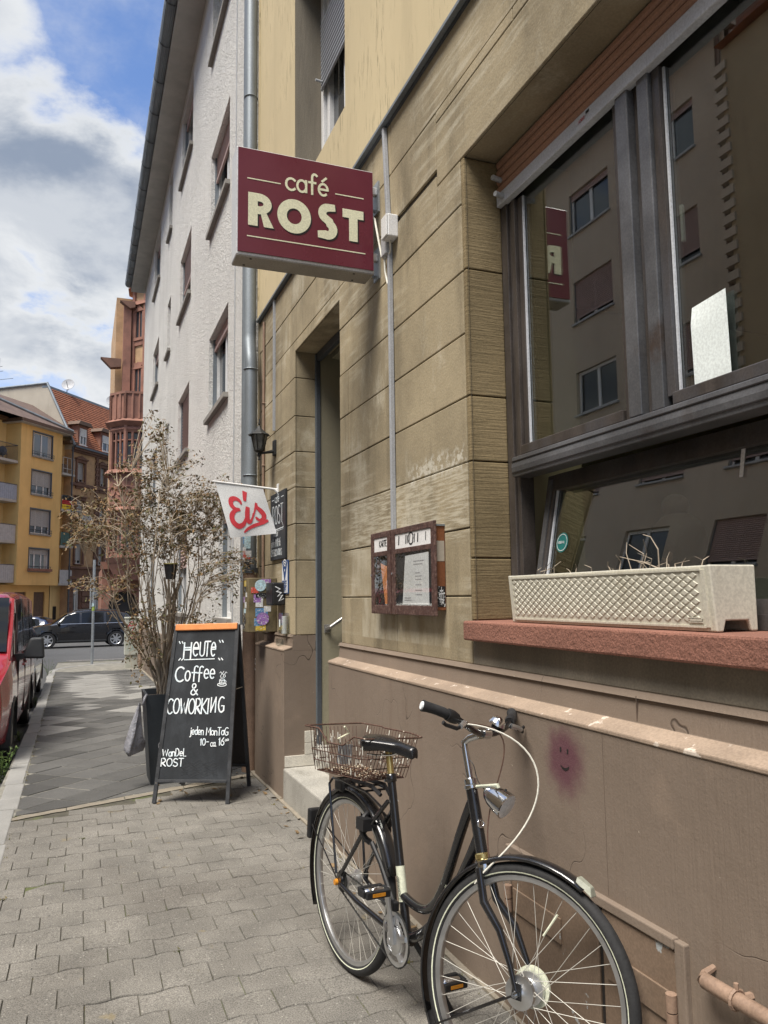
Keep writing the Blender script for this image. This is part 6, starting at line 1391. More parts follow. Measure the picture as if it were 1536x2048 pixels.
for s in (-1,1):
    fm.tube([BB+V(-.03,s*.028,0),V(.16,s*.052,.318),V(.0,s*.060,RW)],[.011,.011,.008],8)
    fm.tube([P(.46)+V(-.012,s*.018,0),V(.16,s*.048,.565),V(.0,s*.060,RW+.012)],[.009,.009,.008],8)
    fm.prism([V(-.022,s*.060,RW-.012),V(.025,s*.060,RW-.016),V(.03,s*.060,RW+.03),V(-.005,s*.060,RW+.035)],(0,.004*s,0))
fm.lathe([(.0168,.0),(.021,.004),(.021,.028),(.0168,.032)],14,tuple(P(.53)),tuple(sax))
fm.build('frame','black_paint',bk,smooth=50)
MB().tube([P(.115)+V(-.0,0,0),P(.235)],.0172,16).build('frame_band','cream_paint',bk,smooth=50)
fr=(P(.125)+V(.006,-.0175,0),sax,V(-math.cos(sang),0,-math.sin(sang)),V(0,-1,0)); mb=MB(); text(mb,fr,'Gazelle',0,-.008,.022,.0022,.12,slant=.25); mb.build('frame_script','print_black',bk)
# script on the swan neck
c_=bez([hp(.05)+V(-.01,0,0),hp(.05)+V(-.12,0,-.20),(.60,0,.33),BB+V(.02,0,.005)]); a_,b__=c_[7],c_[3]; dx=(b__-a_).normalized(); fr=(a_+V(0,-.0190,0),dx,V(-dx.z,0,dx.x),V(0,-1,0)); mb=MB(); text(mb,fr,'Gazelle',0,-.010,.034,.0032,.12,slant=.2); mb.build('tube_script','cream_paint',bk)
MB().lathe([(0,0),(.013,0)],16,tuple(hp(.10)+V(.0,-.0,0)+SM.to_3x3()@V(.0,0,0)+V(.0197,-.0,.006)),(1,0,.32)).build('head_badge','chrome',bk)
mb=MB(); mb.torus(tuple(hp(.098)+V(.0195,0,.006)),(1,0,.32),.012,.003,16,6); mb.build('badge_ring','chrome',bk,smooth=True)
# seat post and saddle
MB().tube([P(.54),P(.655)],.0128,14).build('seat_post','brass',bk,smooth=50)
MB().lathe([(.0128,0),(.016,.004),(.018,.02),(.014,.03),(0,.03)],12,tuple(P(.645)),tuple(sax)).build('seat_clamp','alloy',bk,smooth=40); MB().tube([P(.535)+V(-.02,-.02,0),P(.535)+V(-.02,.02,0)],.006,8).build('seat_bolt','chrome',bk)
sd_=MB(); S0=P(.665)+V(0,0,.03); nu,nv=22,16
# saddle surface: t along from tail (-.11) to nose (+.16)
def sadw(t): # half width
    return .082*(1-max(0,(t-.0))**.9*.0) if False else (.088*math.sin(min(1,(t+.02)/.30)*PI*.5)**.6 if t<.28 else .088-.066*min(1,((t-.28)/.42))**.8 if t<.7 else .022)
for i in range(nu+1):
    t=i/nu; x=-.125+.275*t; hw=max(.006,sadw(t)*(1 if t<.96 else .6)); zt=.024*math.cos((t-.10)*2.6)*(1 if t<.7 else 1)-.004*t+.014*max(0,.2-t)*0
    for k in range(nv):
        q=2*PI*k/nv; cy=math.cos(q); sz=math.sin(q)
        th=.044+.038*max(0,1-t*2.0)
        yy=hw*(abs(cy)**.75)*(1 if cy>0 else -1); zz=(zt+.020*sz*(1-.35*abs(cy)) if sz>0 else zt+th*1.35*sz*(.35+.65*abs(cy)**2))
        sd_.v.append(S0+V(x,yy,zz))
for i in range(nu):
    for k in range(nv): sd_.f.append([i*nv+k,i*nv+(k+1)%nv,(i+1)*nv+(k+1)%nv,(i+1)*nv+k])
sd_.f.append(list(range(nv))); sd_.f.append([nu*nv+k for k in range(nv)]); SR=Matrix.Translation(S0)@Matrix.Rotation(R(13),4,(0,0,1))@Matrix.Rotation(R(-6.5),4,(0,1,0))@Matrix.Translation(-S0)@Matrix.Translation((0,0,-.028)); sd_.xf(SR); sd=sd_.build('saddle','leather',bk,smooth=True); sd.modifiers.new('sub','SUBSURF').levels=1; sd.modifiers['sub'].render_levels=1
mb=MB(); [mb.tube([S0+V(-.09,s*.035,-.03),S0+V(-.05,s*.022,-.035),S0+V(.04,s*.022,-.032),S0+V(.11,s*.008,-.012)],.0035,6) for s in (-1,1)]; mb.xf(SR); mb.build('saddle_rails','chrome',sd,smooth=40)
# rear mudguard, stays, carrier
def guard(c,r,a0,a1,w,n=24,thick=.002,M4=None):
    mb=MB(); pf=[(-w,-.010),(-w*.95,-.002),(-w*.55,.004),(0,.006),(w*.55,.004),(w*.95,-.002),(w,-.010)]; m=len(pf)
    for i in range(n+1):
        a=R(a0+(a1-a0)*i/n); d=V(math.cos(a),0,math.sin(a))
        for (y,h) in pf: mb.v.append(c+d*(r+h)+V(0,y,0))
    for i in range(n):
        for k in range(m-1): mb.f.append([i*m+k,i*m+k+1,(i+1)*m+k+1,(i+1)*m+k])
    if M4: mb.xf(M4)
    return mb
g=guard(V(0,0,RW),RW+.014,18,212,.027).build('rear_mudguard','black_paint',bk,smooth=True); g.modifiers.new('s','SOLIDIFY').thickness=.002
bx('reflector_lamp','black_plastic',bk,-.40,-.37,-.03,.03,.42,.55,bevel=.008)
mb=MB()
for s in (-1,1): mb.tube([V(-.0,s*.062,RW),V(-.18,s*.045,.43),V(-.34,s*.030,.49)],.0032,6)
mb.build('mudguard_stay','black_paint',bk,smooth=40)
cr=MB()
for s in (-1,1):
    cr.tube([V(-.01,s*.066,RW+.03),V(-.075,s*.072,.66),V(-.095,s*.070,.72),V(-.08,s*.062,.745),V(.0,s*.055,.748),V(.20,s*.050,.742),V(.30,s*.032,.70),P(.46)+V(-.01,s*.016,.0)],.0055,8)
for x in (-.06,.03,.12,.2): cr.tube([V(x,-.058,.747),V(x,.058,.747)],.0045,6)
cr.tube([V(-.08,0,.748),V(.22,0,.744)],.0045,6); rk_=cr.build('carrier','black_paint',bk,smooth=40)
MB().box(-.125,-.045,-.035,.035,.685,.735).build('tail_light','black_plastic',rk_,bevel=.012); mb=MB(); mb.tube([V(.05,-.03,.757),V(.2,-.03,.765),V(.26,-.02,.74)],.008,6); mb.tube([V(.05,.03,.757),V(.2,.03,.765),V(.26,.02,.74)],.008,6); mb.build('carrier_clamp','black_plastic',rk_,smooth=40)
# frame lock
mb=MB(); 
lk_=[]
for k in range(15): a=R(-150+300*k/14+0); lk_.append(V(.185+.0,.0,0)+V(0,math.sin(a)*.060,0)+V(-.42*math.cos(a)*.05,0,.60+math.cos(a)*.062*.9))
mb.tube(lk_,[.012]*15,8,sx=1.3); mb.box(.165,.225,-.075,-.035,.60,.645); mb.box(.17,.22,.03,.085,.605,.64); mb.build('frame_lock','black_plastic',bk,smooth=40)
# wire basket on the carrier
bs_=thing_=None
BM=Matrix.Translation((.05,.01,.90))@Matrix.Rotation(R(16),4,(0,0,1))@Matrix.Rotation(R(-4),4,(1,0,0))@Matrix.Translation((0,0,-.90))
mb=MB(); bx0,bx1,bw=-.160,.150,.135; zb,zt=.782,.93
def brect(z,e,f=0): # wire loop at height z, e grows outward
    return [V(bx0-e,-bw-e,z+f),V(bx1+e*.8,-bw-e,z),V(bx1+e*.8,bw+e,z),V(bx0-e,bw+e,z+f)]
def loop(mb,pts,r):
    q=[]
    for a,b in zip(pts,pts[1:]+pts[:1]): q+=[a+(b-a)*t for t in (.06,.5,.94)]
    mb.tube(q,r,5,closed=True)
for z,e in ((zb,-.015),(.825,.004),(.865,.013)): loop(mb,brect(z,e),.0022)
# dipped top rim
rim=[V(bx0-.035,-bw-.03,.955),V(bx0+.06,-bw-.03,.955),V(bx0+.12,-bw-.028,.905),V(bx1-.10,-bw-.028,.905),V(bx1-.04,-bw-.03,.945),V(bx1+.03,-bw-.03,.945),V(bx1+.03,bw+.03,.945),V(bx1-.04,bw+.03,.955),V(bx1-.2,bw+.03,.958),V(bx0+.1,bw+.03,.962),V(bx0-.035,bw+.03,.962)]
loop(mb,rim,.0034)
def rimz(x,s): 
    if s>0: return .957
    return .955 if x<bx0+.06 else .905 if bx0+.12<x<bx1-.10 else .93
for s in (-1,1):
    for k in range(19):
        x=bx0+.01+(bx1-bx0-.02)*k/18; mb.tube([V(x,s*(bw-.015),zb),V(x*1.02,s*(bw+.012),.865),V(x*1.03,s*(bw+.029),rimz(x,s))],.0016,4)
for xx,ee in ((bx0,-1),(bx1,1)):
    for k in range(13):
        y=-bw+.01+(2*bw-.02)*k/12; mb.tube([V(xx-ee*.015,y,zb),V(xx+ee*.012,y*1.03,.865),V(xx+ee*.030,y*1.08,.95)],.0016,4)
for k in range(19): x=bx0+.02+(bx1-bx0-.04)*k/18; mb.tube([V(x,-bw+.015,zb),V(x,bw-.015,zb)],.0018,4)
for k in range(13): y=-bw+.02+(2*bw-.04)*k/12; mb.tube([V(bx0+.015,y,zb-.002),V(bx1-.015,y,zb-.002)],.0018,4)
mb.xf(BM)
bsk=mb.build('basket','rust',bk); fl=MB(); rj=random.Random(12)
for k in range(420):
    x=rj.uniform(bx0+.02,bx1-.02)+.045; y=rj.uniform(-bw+.02,bw-.02); z=zb+.003+rj.uniform(0,.010); a=rj.uniform(0,6.28); l=rj.uniform(.004,.011); d=V(math.cos(a),math.sin(a),rj.uniform(-.3,.3))*l; e=V(-math.sin(a),math.cos(a),.2)*l*.35
    fl.poly([V(x,y,z)-d,V(x,y,z)-e,V(x,y,z)+d,V(x,y,z)+e])
fl.xf(Matrix.Translation((-.045,0,0))).xf(BM); fl.build('rust_flakes','rust_flake',bsk,kind='stuff')
mb=MB()
for k in range(90):
    s=rj.choice([-1,1,1,-1]); x=rj.uniform(bx0,bx1)+.045; z=rj.uniform(.79,.93); h=rj.uniform(.008,.03); mb.tube([V(x,s*(bw-.003+(z-zb)*.16),z),V(x,s*(bw-.003+(z+h-zb)*.16),z+h)],.0021,4)
mb.xf(Matrix.Translation((-.045,0,0))).xf(BM); mb.build('paint_remnants','cable_white',bsk,kind='stuff')
MB().box(bx0+.03,bx0+.034,-.02,.06,.80,.88).xf(BM).build('lock_plate','galv',bsk); mb=MB(); mb.tube([V(bx0+.035,.0,.86),V(bx0+.05,-.03,.90),V(bx0+.04,.03,.92),V(bx0+.05,.0,.95)],.004,6); mb.build('rope_bit','sign_cream',bsk,smooth=40)
# drivetrain
cg=MB(); cy=-.050; c=BB+V(0,cy,0)
cg.lathe([(.030,-.004),(.055,-.004),(.055,.004),(.030,.004)],40,tuple(c),(0,1,0)); cg.lathe([(.075,-.002),(.090,-.002),(.090,.002),(.075,.002),(.075,-.002)],40,tuple(c),(0,1,0))
for k in range(5):
    a=2*PI*k/5+.3; cg.tube([c+V(math.cos(a)*.05,0,math.sin(a)*.05),c+V(math.cos(a)*.078,0,math.sin(a)*.078)],[.014,.010],6)
cg.lathe([(0,-.010),(.040,-.010),(.046,-.006),(.046,-.002),(0,-.002)],32,tuple(c),(0,1,0))
ck=cg.build('chainring','alloy',bk,smooth=40)
th=MB()
for k in range(44):
    a=2*PI*k/44; p=c+V(math.cos(a)*.0925,0,math.sin(a)*.0925); th.sphere(tuple(p),.0035,5,4)
th.build('chainring_teeth','iron_black',ck)
def crank(ang,y0,y1,nm):
    d=V(math.cos(ang),0,math.sin(ang)); a=BB+V(0,y0,0); b=BB+d*.170+V(0,y1,0); m=MB(); m.tube([a-d*.012,a+d*.03,a+d*.09+V(0,(y1-y0)*.5,0),b-d*.01,b+d*.008],[.020,.017,.0115,.0125,.012],10,sx=.75); m.lathe([(0,-.014),(.011,-.014),(.013,.0)],12,tuple(a),(0,1 if y0<0 else -1,0)); o=m.build(nm,'alloy',bk,smooth=40)
    s=-1 if y0<0 else 1
    pc=b+V(0,s*.055,0); q=MB(); q.tube([b,pc+V(0,s*.045,0)],.007,8); q.lathe([(.006,-.045),(.016,-.03),(.018,0),(.016,.03),(.006,.045)],10,tuple(pc),(0,1,0)); q.build('pedal_spindle','chrome',o,smooth=40)
    pd=MB()
    for e in (-1,1): pd.hexa([pc+V(e*.030-.008,-.048,-.013),pc+V(e*.030+.008,-.048,-.013),pc+V(e*.030+.008,.048,-.013),pc+V(e*.030-.008,.048,-.013)],[pc+V(e*.030-.009,-.048,.013),pc+V(e*.030+.009,-.048,.013),pc+V(e*.030+.009,.048,.013),pc+V(e*.030-.009,.048,.013)])
    for e in (-1,1): pd.box(pc.x-.022,pc.x+.022,pc.y+e*.048-.006,pc.y+e*.048+.006,pc.z-.012,pc.z+.012)
    pd_=pd.build('pedal','black_plastic',o,bevel=.003)
    for e in (-1,1): MB().box(pc.x+e*.0392-.0006,pc.x+e*.0392+.0006,pc.y-.026,pc.y+.026,pc.z-.006,pc.z+.006).build('pedal_reflector','amber',pd_)
    return o
crank(R(94),-.066,-.082,'crank'); crank(R(-60),.066,.080,'crank')
chn=MB(); pts=[]; r1,r2=.092,.040; A=c; B=V(0,cy+.008,RW)
d=(B-A); L=d.length; ang=math.atan2(d.z,d.x); off=math.acos((r1-r2)/L)
for k in range(15): a=ang+off+(2*PI-2*off)*k/14; pts.append(A+V(math.cos(a)*r1,0,math.sin(a)*r1))
for k in range(11): a=ang-off+2*off*k/10; pts.append(B+V(math.cos(a)*r2,0,math.sin(a)*r2))
full=[]
for a,b in zip(pts,pts[1:]+pts[:1]):
    n=max(1,int((b-a).length/.012)); full+=[a+(b-a)*i/n for i in range(n)]
chn.tube(full,[.0042 if i%2 else .0026 for i in range(len(full))],5,closed=True); chn.build('chain','iron_black',bk)
# kickstand
ks=MB().tube([BB+V(-.02,.035,-.02),BB+V(.02,.09,-.12),BB+V(.06,.16,-.262)],[.011,.010,.009],8); ks.sphere(tuple(BB+V(.06,.16,-.270)),.016,8,6,(1.8,1,.6)); ks.build('kickstand','black_plastic',bk,smooth=40)
# ---- everything that steers
def S(mb): return mb.xf(SM)
cn=hp(-.005)
f=MB()
f.lathe([(.017,0),(.026,-.006),(.030,-.022),(.028,-.035),(.0,-.038)],16,tuple(cn+hax*-.0),tuple(hax))
fc=S(f).build('fork_crown','chrome',bk,smooth=40)
fk=MB()
for s in (-1,1): fk.tube([cn-hax*.025+V(0,s*.030,0),cn-hax*.12+V(.002,s*.038,0),V(WBs-.075,s*.047,.50),V(WBs-.028,s*.050,.415),V(WBs,s*.052,RW)],[.013,.0135,.0115,.009,.008],10); fk.prism([V(WBs-.016,s*.052-.003,RW-.014),V(WBs+.016,s*.052-.003,RW-.014),V(WBs+.012,s*.052-.003,RW+.03),V(WBs-.014,s*.052-.003,RW+.03)],(0,.006,0))
S(fk).build('fork','black_paint',bk,smooth=50)
S(MB().lathe([(.0197,-.008),(.024,-.005),(.024,.008),(.0197,.012)],16,tuple(hp(-.0)),tuple(hax))).build('lower_headset','brass',bk,smooth=40); S(MB().lathe([(.0197,0),(.024,.003),(.024,.012),(.019,.016),(.021,.018),(.021,.032),(.014,.036)],16,tuple(hp(.205)),tuple(hax))).build('upper_headset','chrome',bk,smooth=40)
g=guard(FA,RW+.015,62,206,.028,M4=SM).build('front_mudguard','black_paint',bk,smooth=True); g.modifiers.new('s','SOLIDIFY').thickness=.002
tip=MB(); a=R(60); d=V(math.cos(a),0,math.sin(a)); tt=V(math.sin(a),0,-math.cos(a)); q=FA+d*(RW+.018)
tip.hexa([q-tt*.045+V(0,-.024,-.004),q-tt*.045+V(0,.024,-.004),q+tt*.012+V(0,.020,-.008),q+tt*.012+V(0,-.020,-.008)],[q-tt*.045+V(0,-.016,.010),q-tt*.045+V(0,.016,.010),q+tt*.004+V(0,.012,.014),q+tt*.004+V(0,-.012,.014)]); S(tip).build('mudguard_tip','tip_olive',bk,bevel=.003)
fl_p=guard(FA,RW+.016,204,222,.024,n=8); S(fl_p).build('mudflap','rubber_side',bk,smooth=True)
mb=MB(); [mb.tube([FA+V(0,s*.058,0),FA+V(-.30,s*.036,-.19)],.0034,6) for s in (-1,1)]; S(mb).build('mudguard_stay','black_paint',bk,smooth=40)
# stem, bars
tp=hp(.355)
stm=MB().tube([hp(.20),hp(.33),tp,tp+V(.022,0,.018),tp+V(.062,0,.035)],[.0112,.0112,.0118,.013,.014],12); stm.lathe([(0,-.022),(.019,-.022),(.019,.022),(0,.022)],16,tuple(tp+V(.075,0,.04)),(0,1,0)); S(stm).build('stem','chrome',bk,smooth=40)
bc=tp+V(.075,0,.04)
def bars(s): return [bc,bc+V(.004,s*.055,-.004),bc+V(.016,s*.10,.008),bc+V(.012,s*.15,.038),bc+V(-.012,s*.205,.056),bc+V(-.036,s*.245,.064),bc+V(-.062,s*.282,.070)]
hb=MB(); [hb.tube(bez(bars(s),16),.0112,10) for s in (-1,1)]; hnd=S(hb).build('handlebar','black_paint',bk,smooth=40)
for s in (-1,1):
    b=bez(bars(s),16); g=MB(); g.tube([b[11],b[12],b[13],b[14],b[15],b[16]],[.0155,.0165,.0160,.0160,.0165,.0185],12); S(g).build('grip','rubber',hnd,smooth=40)
    e=b[16]; dd=(b[16]-b[15]).normalized(); S(MB().lathe([(0,.004),(.0125,.004),(.0135,.0)],14,tuple(e),tuple(dd))).build('grip_cap','sign_white',hnd,smooth=40)
    g=MB().tube([b[9],b[10],b[11]],[.0175,.021,.0195],12); S(g).build('twist_shifter','black_plastic',hnd,smooth=40)
    lv=MB().tube([b[8]+V(.012,0,-.004),b[9]+V(.028,s*.004,-.014),b[10]+V(.040,s*.008,-.026)],[.010,.009,.008],8); S(lv).build('brake_bracket','alloy',hnd,smooth=40); lv=MB().tube([b[9]+V(.030,s*.004,-.016),b[11]+V(.045,s*.006,-.038),b[13]+V(.040,s*.004,-.040),b[14]+V(.048,s*.004,-.036)],[.007,.0065,.006,.007],8,sx=.7); S(lv).build('brake_lever','black_plastic',hnd,smooth=40)
bl=MB(); q=bc+V(.0,.075,.030); bl.lathe([(0,.030),(.014,.028),(.024,.020),(.029,.006),(.030,0),(.0,0)],18,tuple(q),(.35,.1,.9)); S(bl).build('bell','chrome',hnd,smooth=40); S(MB().lathe([(.013,-.03),(.016,0),(.013,.002)],12,tuple(q),(.35,.1,.9))).build('bell_base','black_plastic',hnd)
# lamp
lq=hp(.20)+V(.125,0,-.02); lax=V(.95,0,-.42).normalized()
lm=MB().lathe([(0,-.086),(.011,-.082),(.025,-.068),(.035,-.045),(.041,-.014),(.043,.004),(.044,.009),(.040,.011)],22,tuple(lq),tuple(lax)); lo=S(lm).build('headlamp','chrome',bk,smooth=40); S(MB().lathe([(0,.015),(.040,.011)],22,tuple(lq),tuple(lax))).build('lens','car_lamp',lo); S(MB().tube([hp(.217)+V(.02,0,.0),lq+V(-.03,0,.055),lq+V(-.02,0,.035)],.006,6,sx=1.6)).build('lamp_bracket','cream_paint',lo,smooth=40); S(MB().tube([lq+V(.0,0,.038),lq+V(.0,0,.048)],.004,6)).build('lamp_knob','black_plastic',lo)
# cables
def cable(pts,r,m,n=20): S(MB().tube(bez(pts,n),r,6)).build('cable',m,bk,smooth=40)
b=bez(bars(-1),16)
cable([b[8]+V(.02,.01,-.005),bc+V(.10,-.02,.03),bc+V(.30,.06,-.02),bc+V(.28,.03,-.22),bc+V(.08,-.02,-.38),hp(-.02)+V(.03,-.04,0),hp(-.06)+V(-.02,-.03,-.02)],.0030,'cable_white',30)
cable([b[8]+V(.02,.01,-.003),bc+V(.05,.03,.035),bc+V(.12,.06,.02),bc+V(.06,.0,-.15),hp(.18)+V(.05,0,.0),hp(.10)+V(.035,-.005,0),hp(.0)+V(.03,-.01,0)],.0022,'cable_rust',26)
cable([hp(.30)+V(.012,0,0),hp(.28)+V(.04,0,.0),hp(.24)+V(.01,0,0),hp(.215)+V(.05,0,.0)],.0014,'black_plastic',12)
mb=MB(); mb.tube([FA+V(.06,-.03,.17),FA+V(.095,-.02,.235)],.0035,6); S(mb).build('spoke_reflector','cream_paint',fw_,smooth=40)
# dangling tyre pump / brake arm at the seat tube
MB().tube([P(.10)+V(.012,-.045,.0),P(.13)+V(-.09,-.050,.10),P(.15)+V(-.155,-.05,.135)],[.011,.009,.010],8).build('pump_lever','black_plastic',bk,smooth=40); MB().box(BB.x-.04,BB.x-.0,-.06,-.035,.375,.41).build('lever_joint','black_plastic',bk,bevel=.006)
# ---------------------------------------------------------------- vehicles
def lerp(a,b,t): return a+(b-a)*t
def spline(st,x):
    for a,b in zip(st,st[1:]):
        if a[0]<=x<=b[0]:
            t=(x-a[0])/(b[0]-a[0]) if b[0]>a[0] else 0; t=t*t*(3-2*t)*.5+t*.5
            return [lerp(p,q,t) for p,q in zip(a[1:],b[1:])]
    return list(st[-1][1:])
def sec(p):
    zb,zs,hw,zr,hr=p
    h=zs-zb
    return [(0,zb),(hw*.88,zb),(hw*.965,zb+.05*h),(hw*.99,zb+.22*h),(hw,zb+.5*h),(hw*.995,zb+.75*h),(hw*.97,zs),(lerp(hw*.96,hr,.10),lerp(zs,zr,.10)),(lerp(hw*.96,hr,.5),lerp(zs,zr,.52)),(hr,lerp(zs,zr,.90)),(hr*.90,lerp(zs,zr,.985)),(hr*.5,zr+.012*(1 if zr>zs+.05 else .4)),(0,zr+.02*(1 if zr>zs+.05 else .4))]
def car(name,label,loc,rz,st,wheels,R_,mat,glassu,lamp=None,kind='car',group=None,rimn=7,trim=True,extra=None):
    """x forward; st = stations (x, zbottom, zshoulder, halfwidth, zroof, halfroof)"""
    t=thing(name,label,kind,loc,group,local=True,rot=(math.atan(SLOPE)*(-math.sin(rz)) if 0 else 0,0,rz))
    xs=[]; a=st[0][0]; n=64
    xs=sorted({*[st[0][0]+(st[-1][0]-st[0][0])*i/n for i in range(n+1)],*[s[0] for s in st]})
    mb=MB(); S_=[sec(spline(st,x)) for x in xs]; m=len(S_[0])
    for x,s in zip(xs,S_):
        for (y,z) in s: mb.v.append(V(x,y,z))
        for (y,z) in s: mb.v.append(V(x,-y,z))
    for i in range(len(xs)-1):
        for sd in (0,1):
            for k in range(m-1):
                cx=(xs[i]+xs[i+1])/2
                # cut the wheel arches out of the flank
                if any(abs(cx-wx)<R_*1.12 and (S_[i][k][1]+S_[i][k+1][1])/2< R_+math.sqrt(max(0,(R_*1.14)**2-(cx-wx)**2)) and k>=1 and k<6 for wx in wheels): continue
                q=[i*2*m+sd*m+k,i*2*m+sd*m+k+1,(i+1)*2*m+sd*m+k+1,(i+1)*2*m+sd*m+k]; mb.f.append(q)
    for e in (0,len(xs)-1): mb.f.append([e*2*m+k for k in range(m)]+[e*2*m+m+k for k in range(m-1,-1,-1)])
    body=mb.build('body',mat,t,smooth=38)
    bmx=bmesh.new(); bmx.from_mesh(body.data); bmesh.ops.remove_doubles(bmx,verts=bmx.verts,dist=1e-4); bmesh.ops.recalc_face_normals(bmx,faces=bmx.faces); bmx.to_mesh(body.data); bmx.free()
    x0,x1=st[0][0],st[-1][0]; hw=max(s[3] for s in st); zb=min(s[1] for s in st)
    MB().box(x0+.25,x1-.25,-hw*.80,hw*.80,zb+.01,zb+.35).build('underbody','menu_dark',t)
    # glazing panels set just proud of the body shell
    def side(xa,xb,ta,tb,nm,sl0=0,sl1=0,off=.006):
        for sgn in (1,-1):
            g=MB(); n=10
            for i in range(n+1):
                for j in range(5):
                    tt=lerp(ta,tb,j/4); x=lerp(xa+sl0*(tt-ta),xb+sl1*(tt-ta),i/n); p=spline(st,x); zb_,zs,hw_,zr,hr=p
                    g.v.append(V(x,sgn*(lerp(hw_*.965,hr,tt)+off),lerp(zs,zr,tt)))
            for i in range(n):
                for j in range(4): g.f.append([i*5+j,(i+1)*5+j,(i+1)*5+j+1,i*5+j+1])
            g.build(nm,'car_glass',t,smooth=True)
    for gdef in glassu.get('side',[]): side(*gdef)
    def screen(xa,xb,fa,fb,nm,off=.010):
        g=MB(); n=8
        for i in range(n+1):
            x=lerp(xa,xb,i/n); p=spline(st,x); zr,hr=p[3],p[4]
            for j in range(9):
                s=-1+2*j/8; w_=lerp(fa,fb,i/n)*hr; g.v.append(V(x+(.0),s*w_,zr+.014+off+.012*(1-s*s)))
        for i in range(n):
            for j in range(8): g.f.append([i*9+j,i*9+j+1,(i+1)*9+j+1,(i+1)*9+j])
        g.build(nm,'car_glass',t,smooth=True)
    for gdef in glassu.get('screen',[]): screen(*gdef)
    for wx in wheels:
        for s in (1,-1):
            yo=hw*.98; w_=MB().lathe([(R_*.62,-.20),(R_*.93,-.20),(R_,-.17),(R_,-.03),(R_*.95,-.005),(R_*.70,-.0),(R_*.66,-.02)],36,(wx,s*yo,R_),(0,s,0)).build('wheel','rubber_side',t,smooth=40)
            rm=MB().lathe([(R_*.66,-.02),(R_*.64,-.06),(R_*.60,-.09),(0,-.09)],32,(wx,s*yo,R_),(0,s,0)); rm.build('rim_well','car_trim',w_,smooth=40)
            sp=MB()
            for k in range(rimn):
                a=2*PI*k/rimn; d=V(math.cos(a),0,math.sin(a)); e=V(-math.sin(a),0,math.cos(a)); c=V(wx,s*(yo-.022),R_)
                sp.hexa([c+d*R_*.10-e*.045,c+d*R_*.10+e*.045,c+d*R_*.65+e*.030+V(0,s*.008,0),c+d*R_*.65-e*.030+V(0,s*.008,0)],[c+d*R_*.10-e*.045-V(0,s*.02,0),c+d*R_*.10+e*.045-V(0,s*.02,0),c+d*R_*.65+e*.03-V(0,s*.02,0),c+d*R_*.65-e*.03-V(0,s*.02,0)])
            sp.lathe([(0,-.012),(R_*.16,-.012),(R_*.18,-.03)],16,(wx,s*yo,R_),(0,s,0)); sp.lathe([(R_*.60,-.028),(R_*.66,-.012),(R_*.68,-.02)],32,(wx,s*yo,R_),(0,s,0)); sp.build('rim','alloy',w_,smooth=30)
            al=MB(); n=14
            for k in range(n):
                a0_,a1_=R(-12+204*k/n),R(-12+204*(k+1)/n); r0_,r1_=R_*1.10,R_*1.22
                al.hexa([V(wx+r0_*math.cos(q),s*(hw*.90),R_+r0_*math.sin(q)) for q in (a0_,a1_)]+[V(wx+r1_*math.cos(q),s*(hw*.90),R_+r1_*math.sin(q)) for q in (a1_,a0_)],[V(wx+r0_*math.cos(q),s*(hw*1.005),R_+r0_*math.sin(q)) for q in (a0_,a1_)]+[V(wx+r1_*math.cos(q),s*(hw*.995),R_+r1_*math.sin(q)) for q in (a1_,a0_)])
            al.build('wheel_arch',mat if not glassu.get('dark_arch') else 'car_trim',t,smooth=40)
    if extra: extra(t,st,hw)
    return t
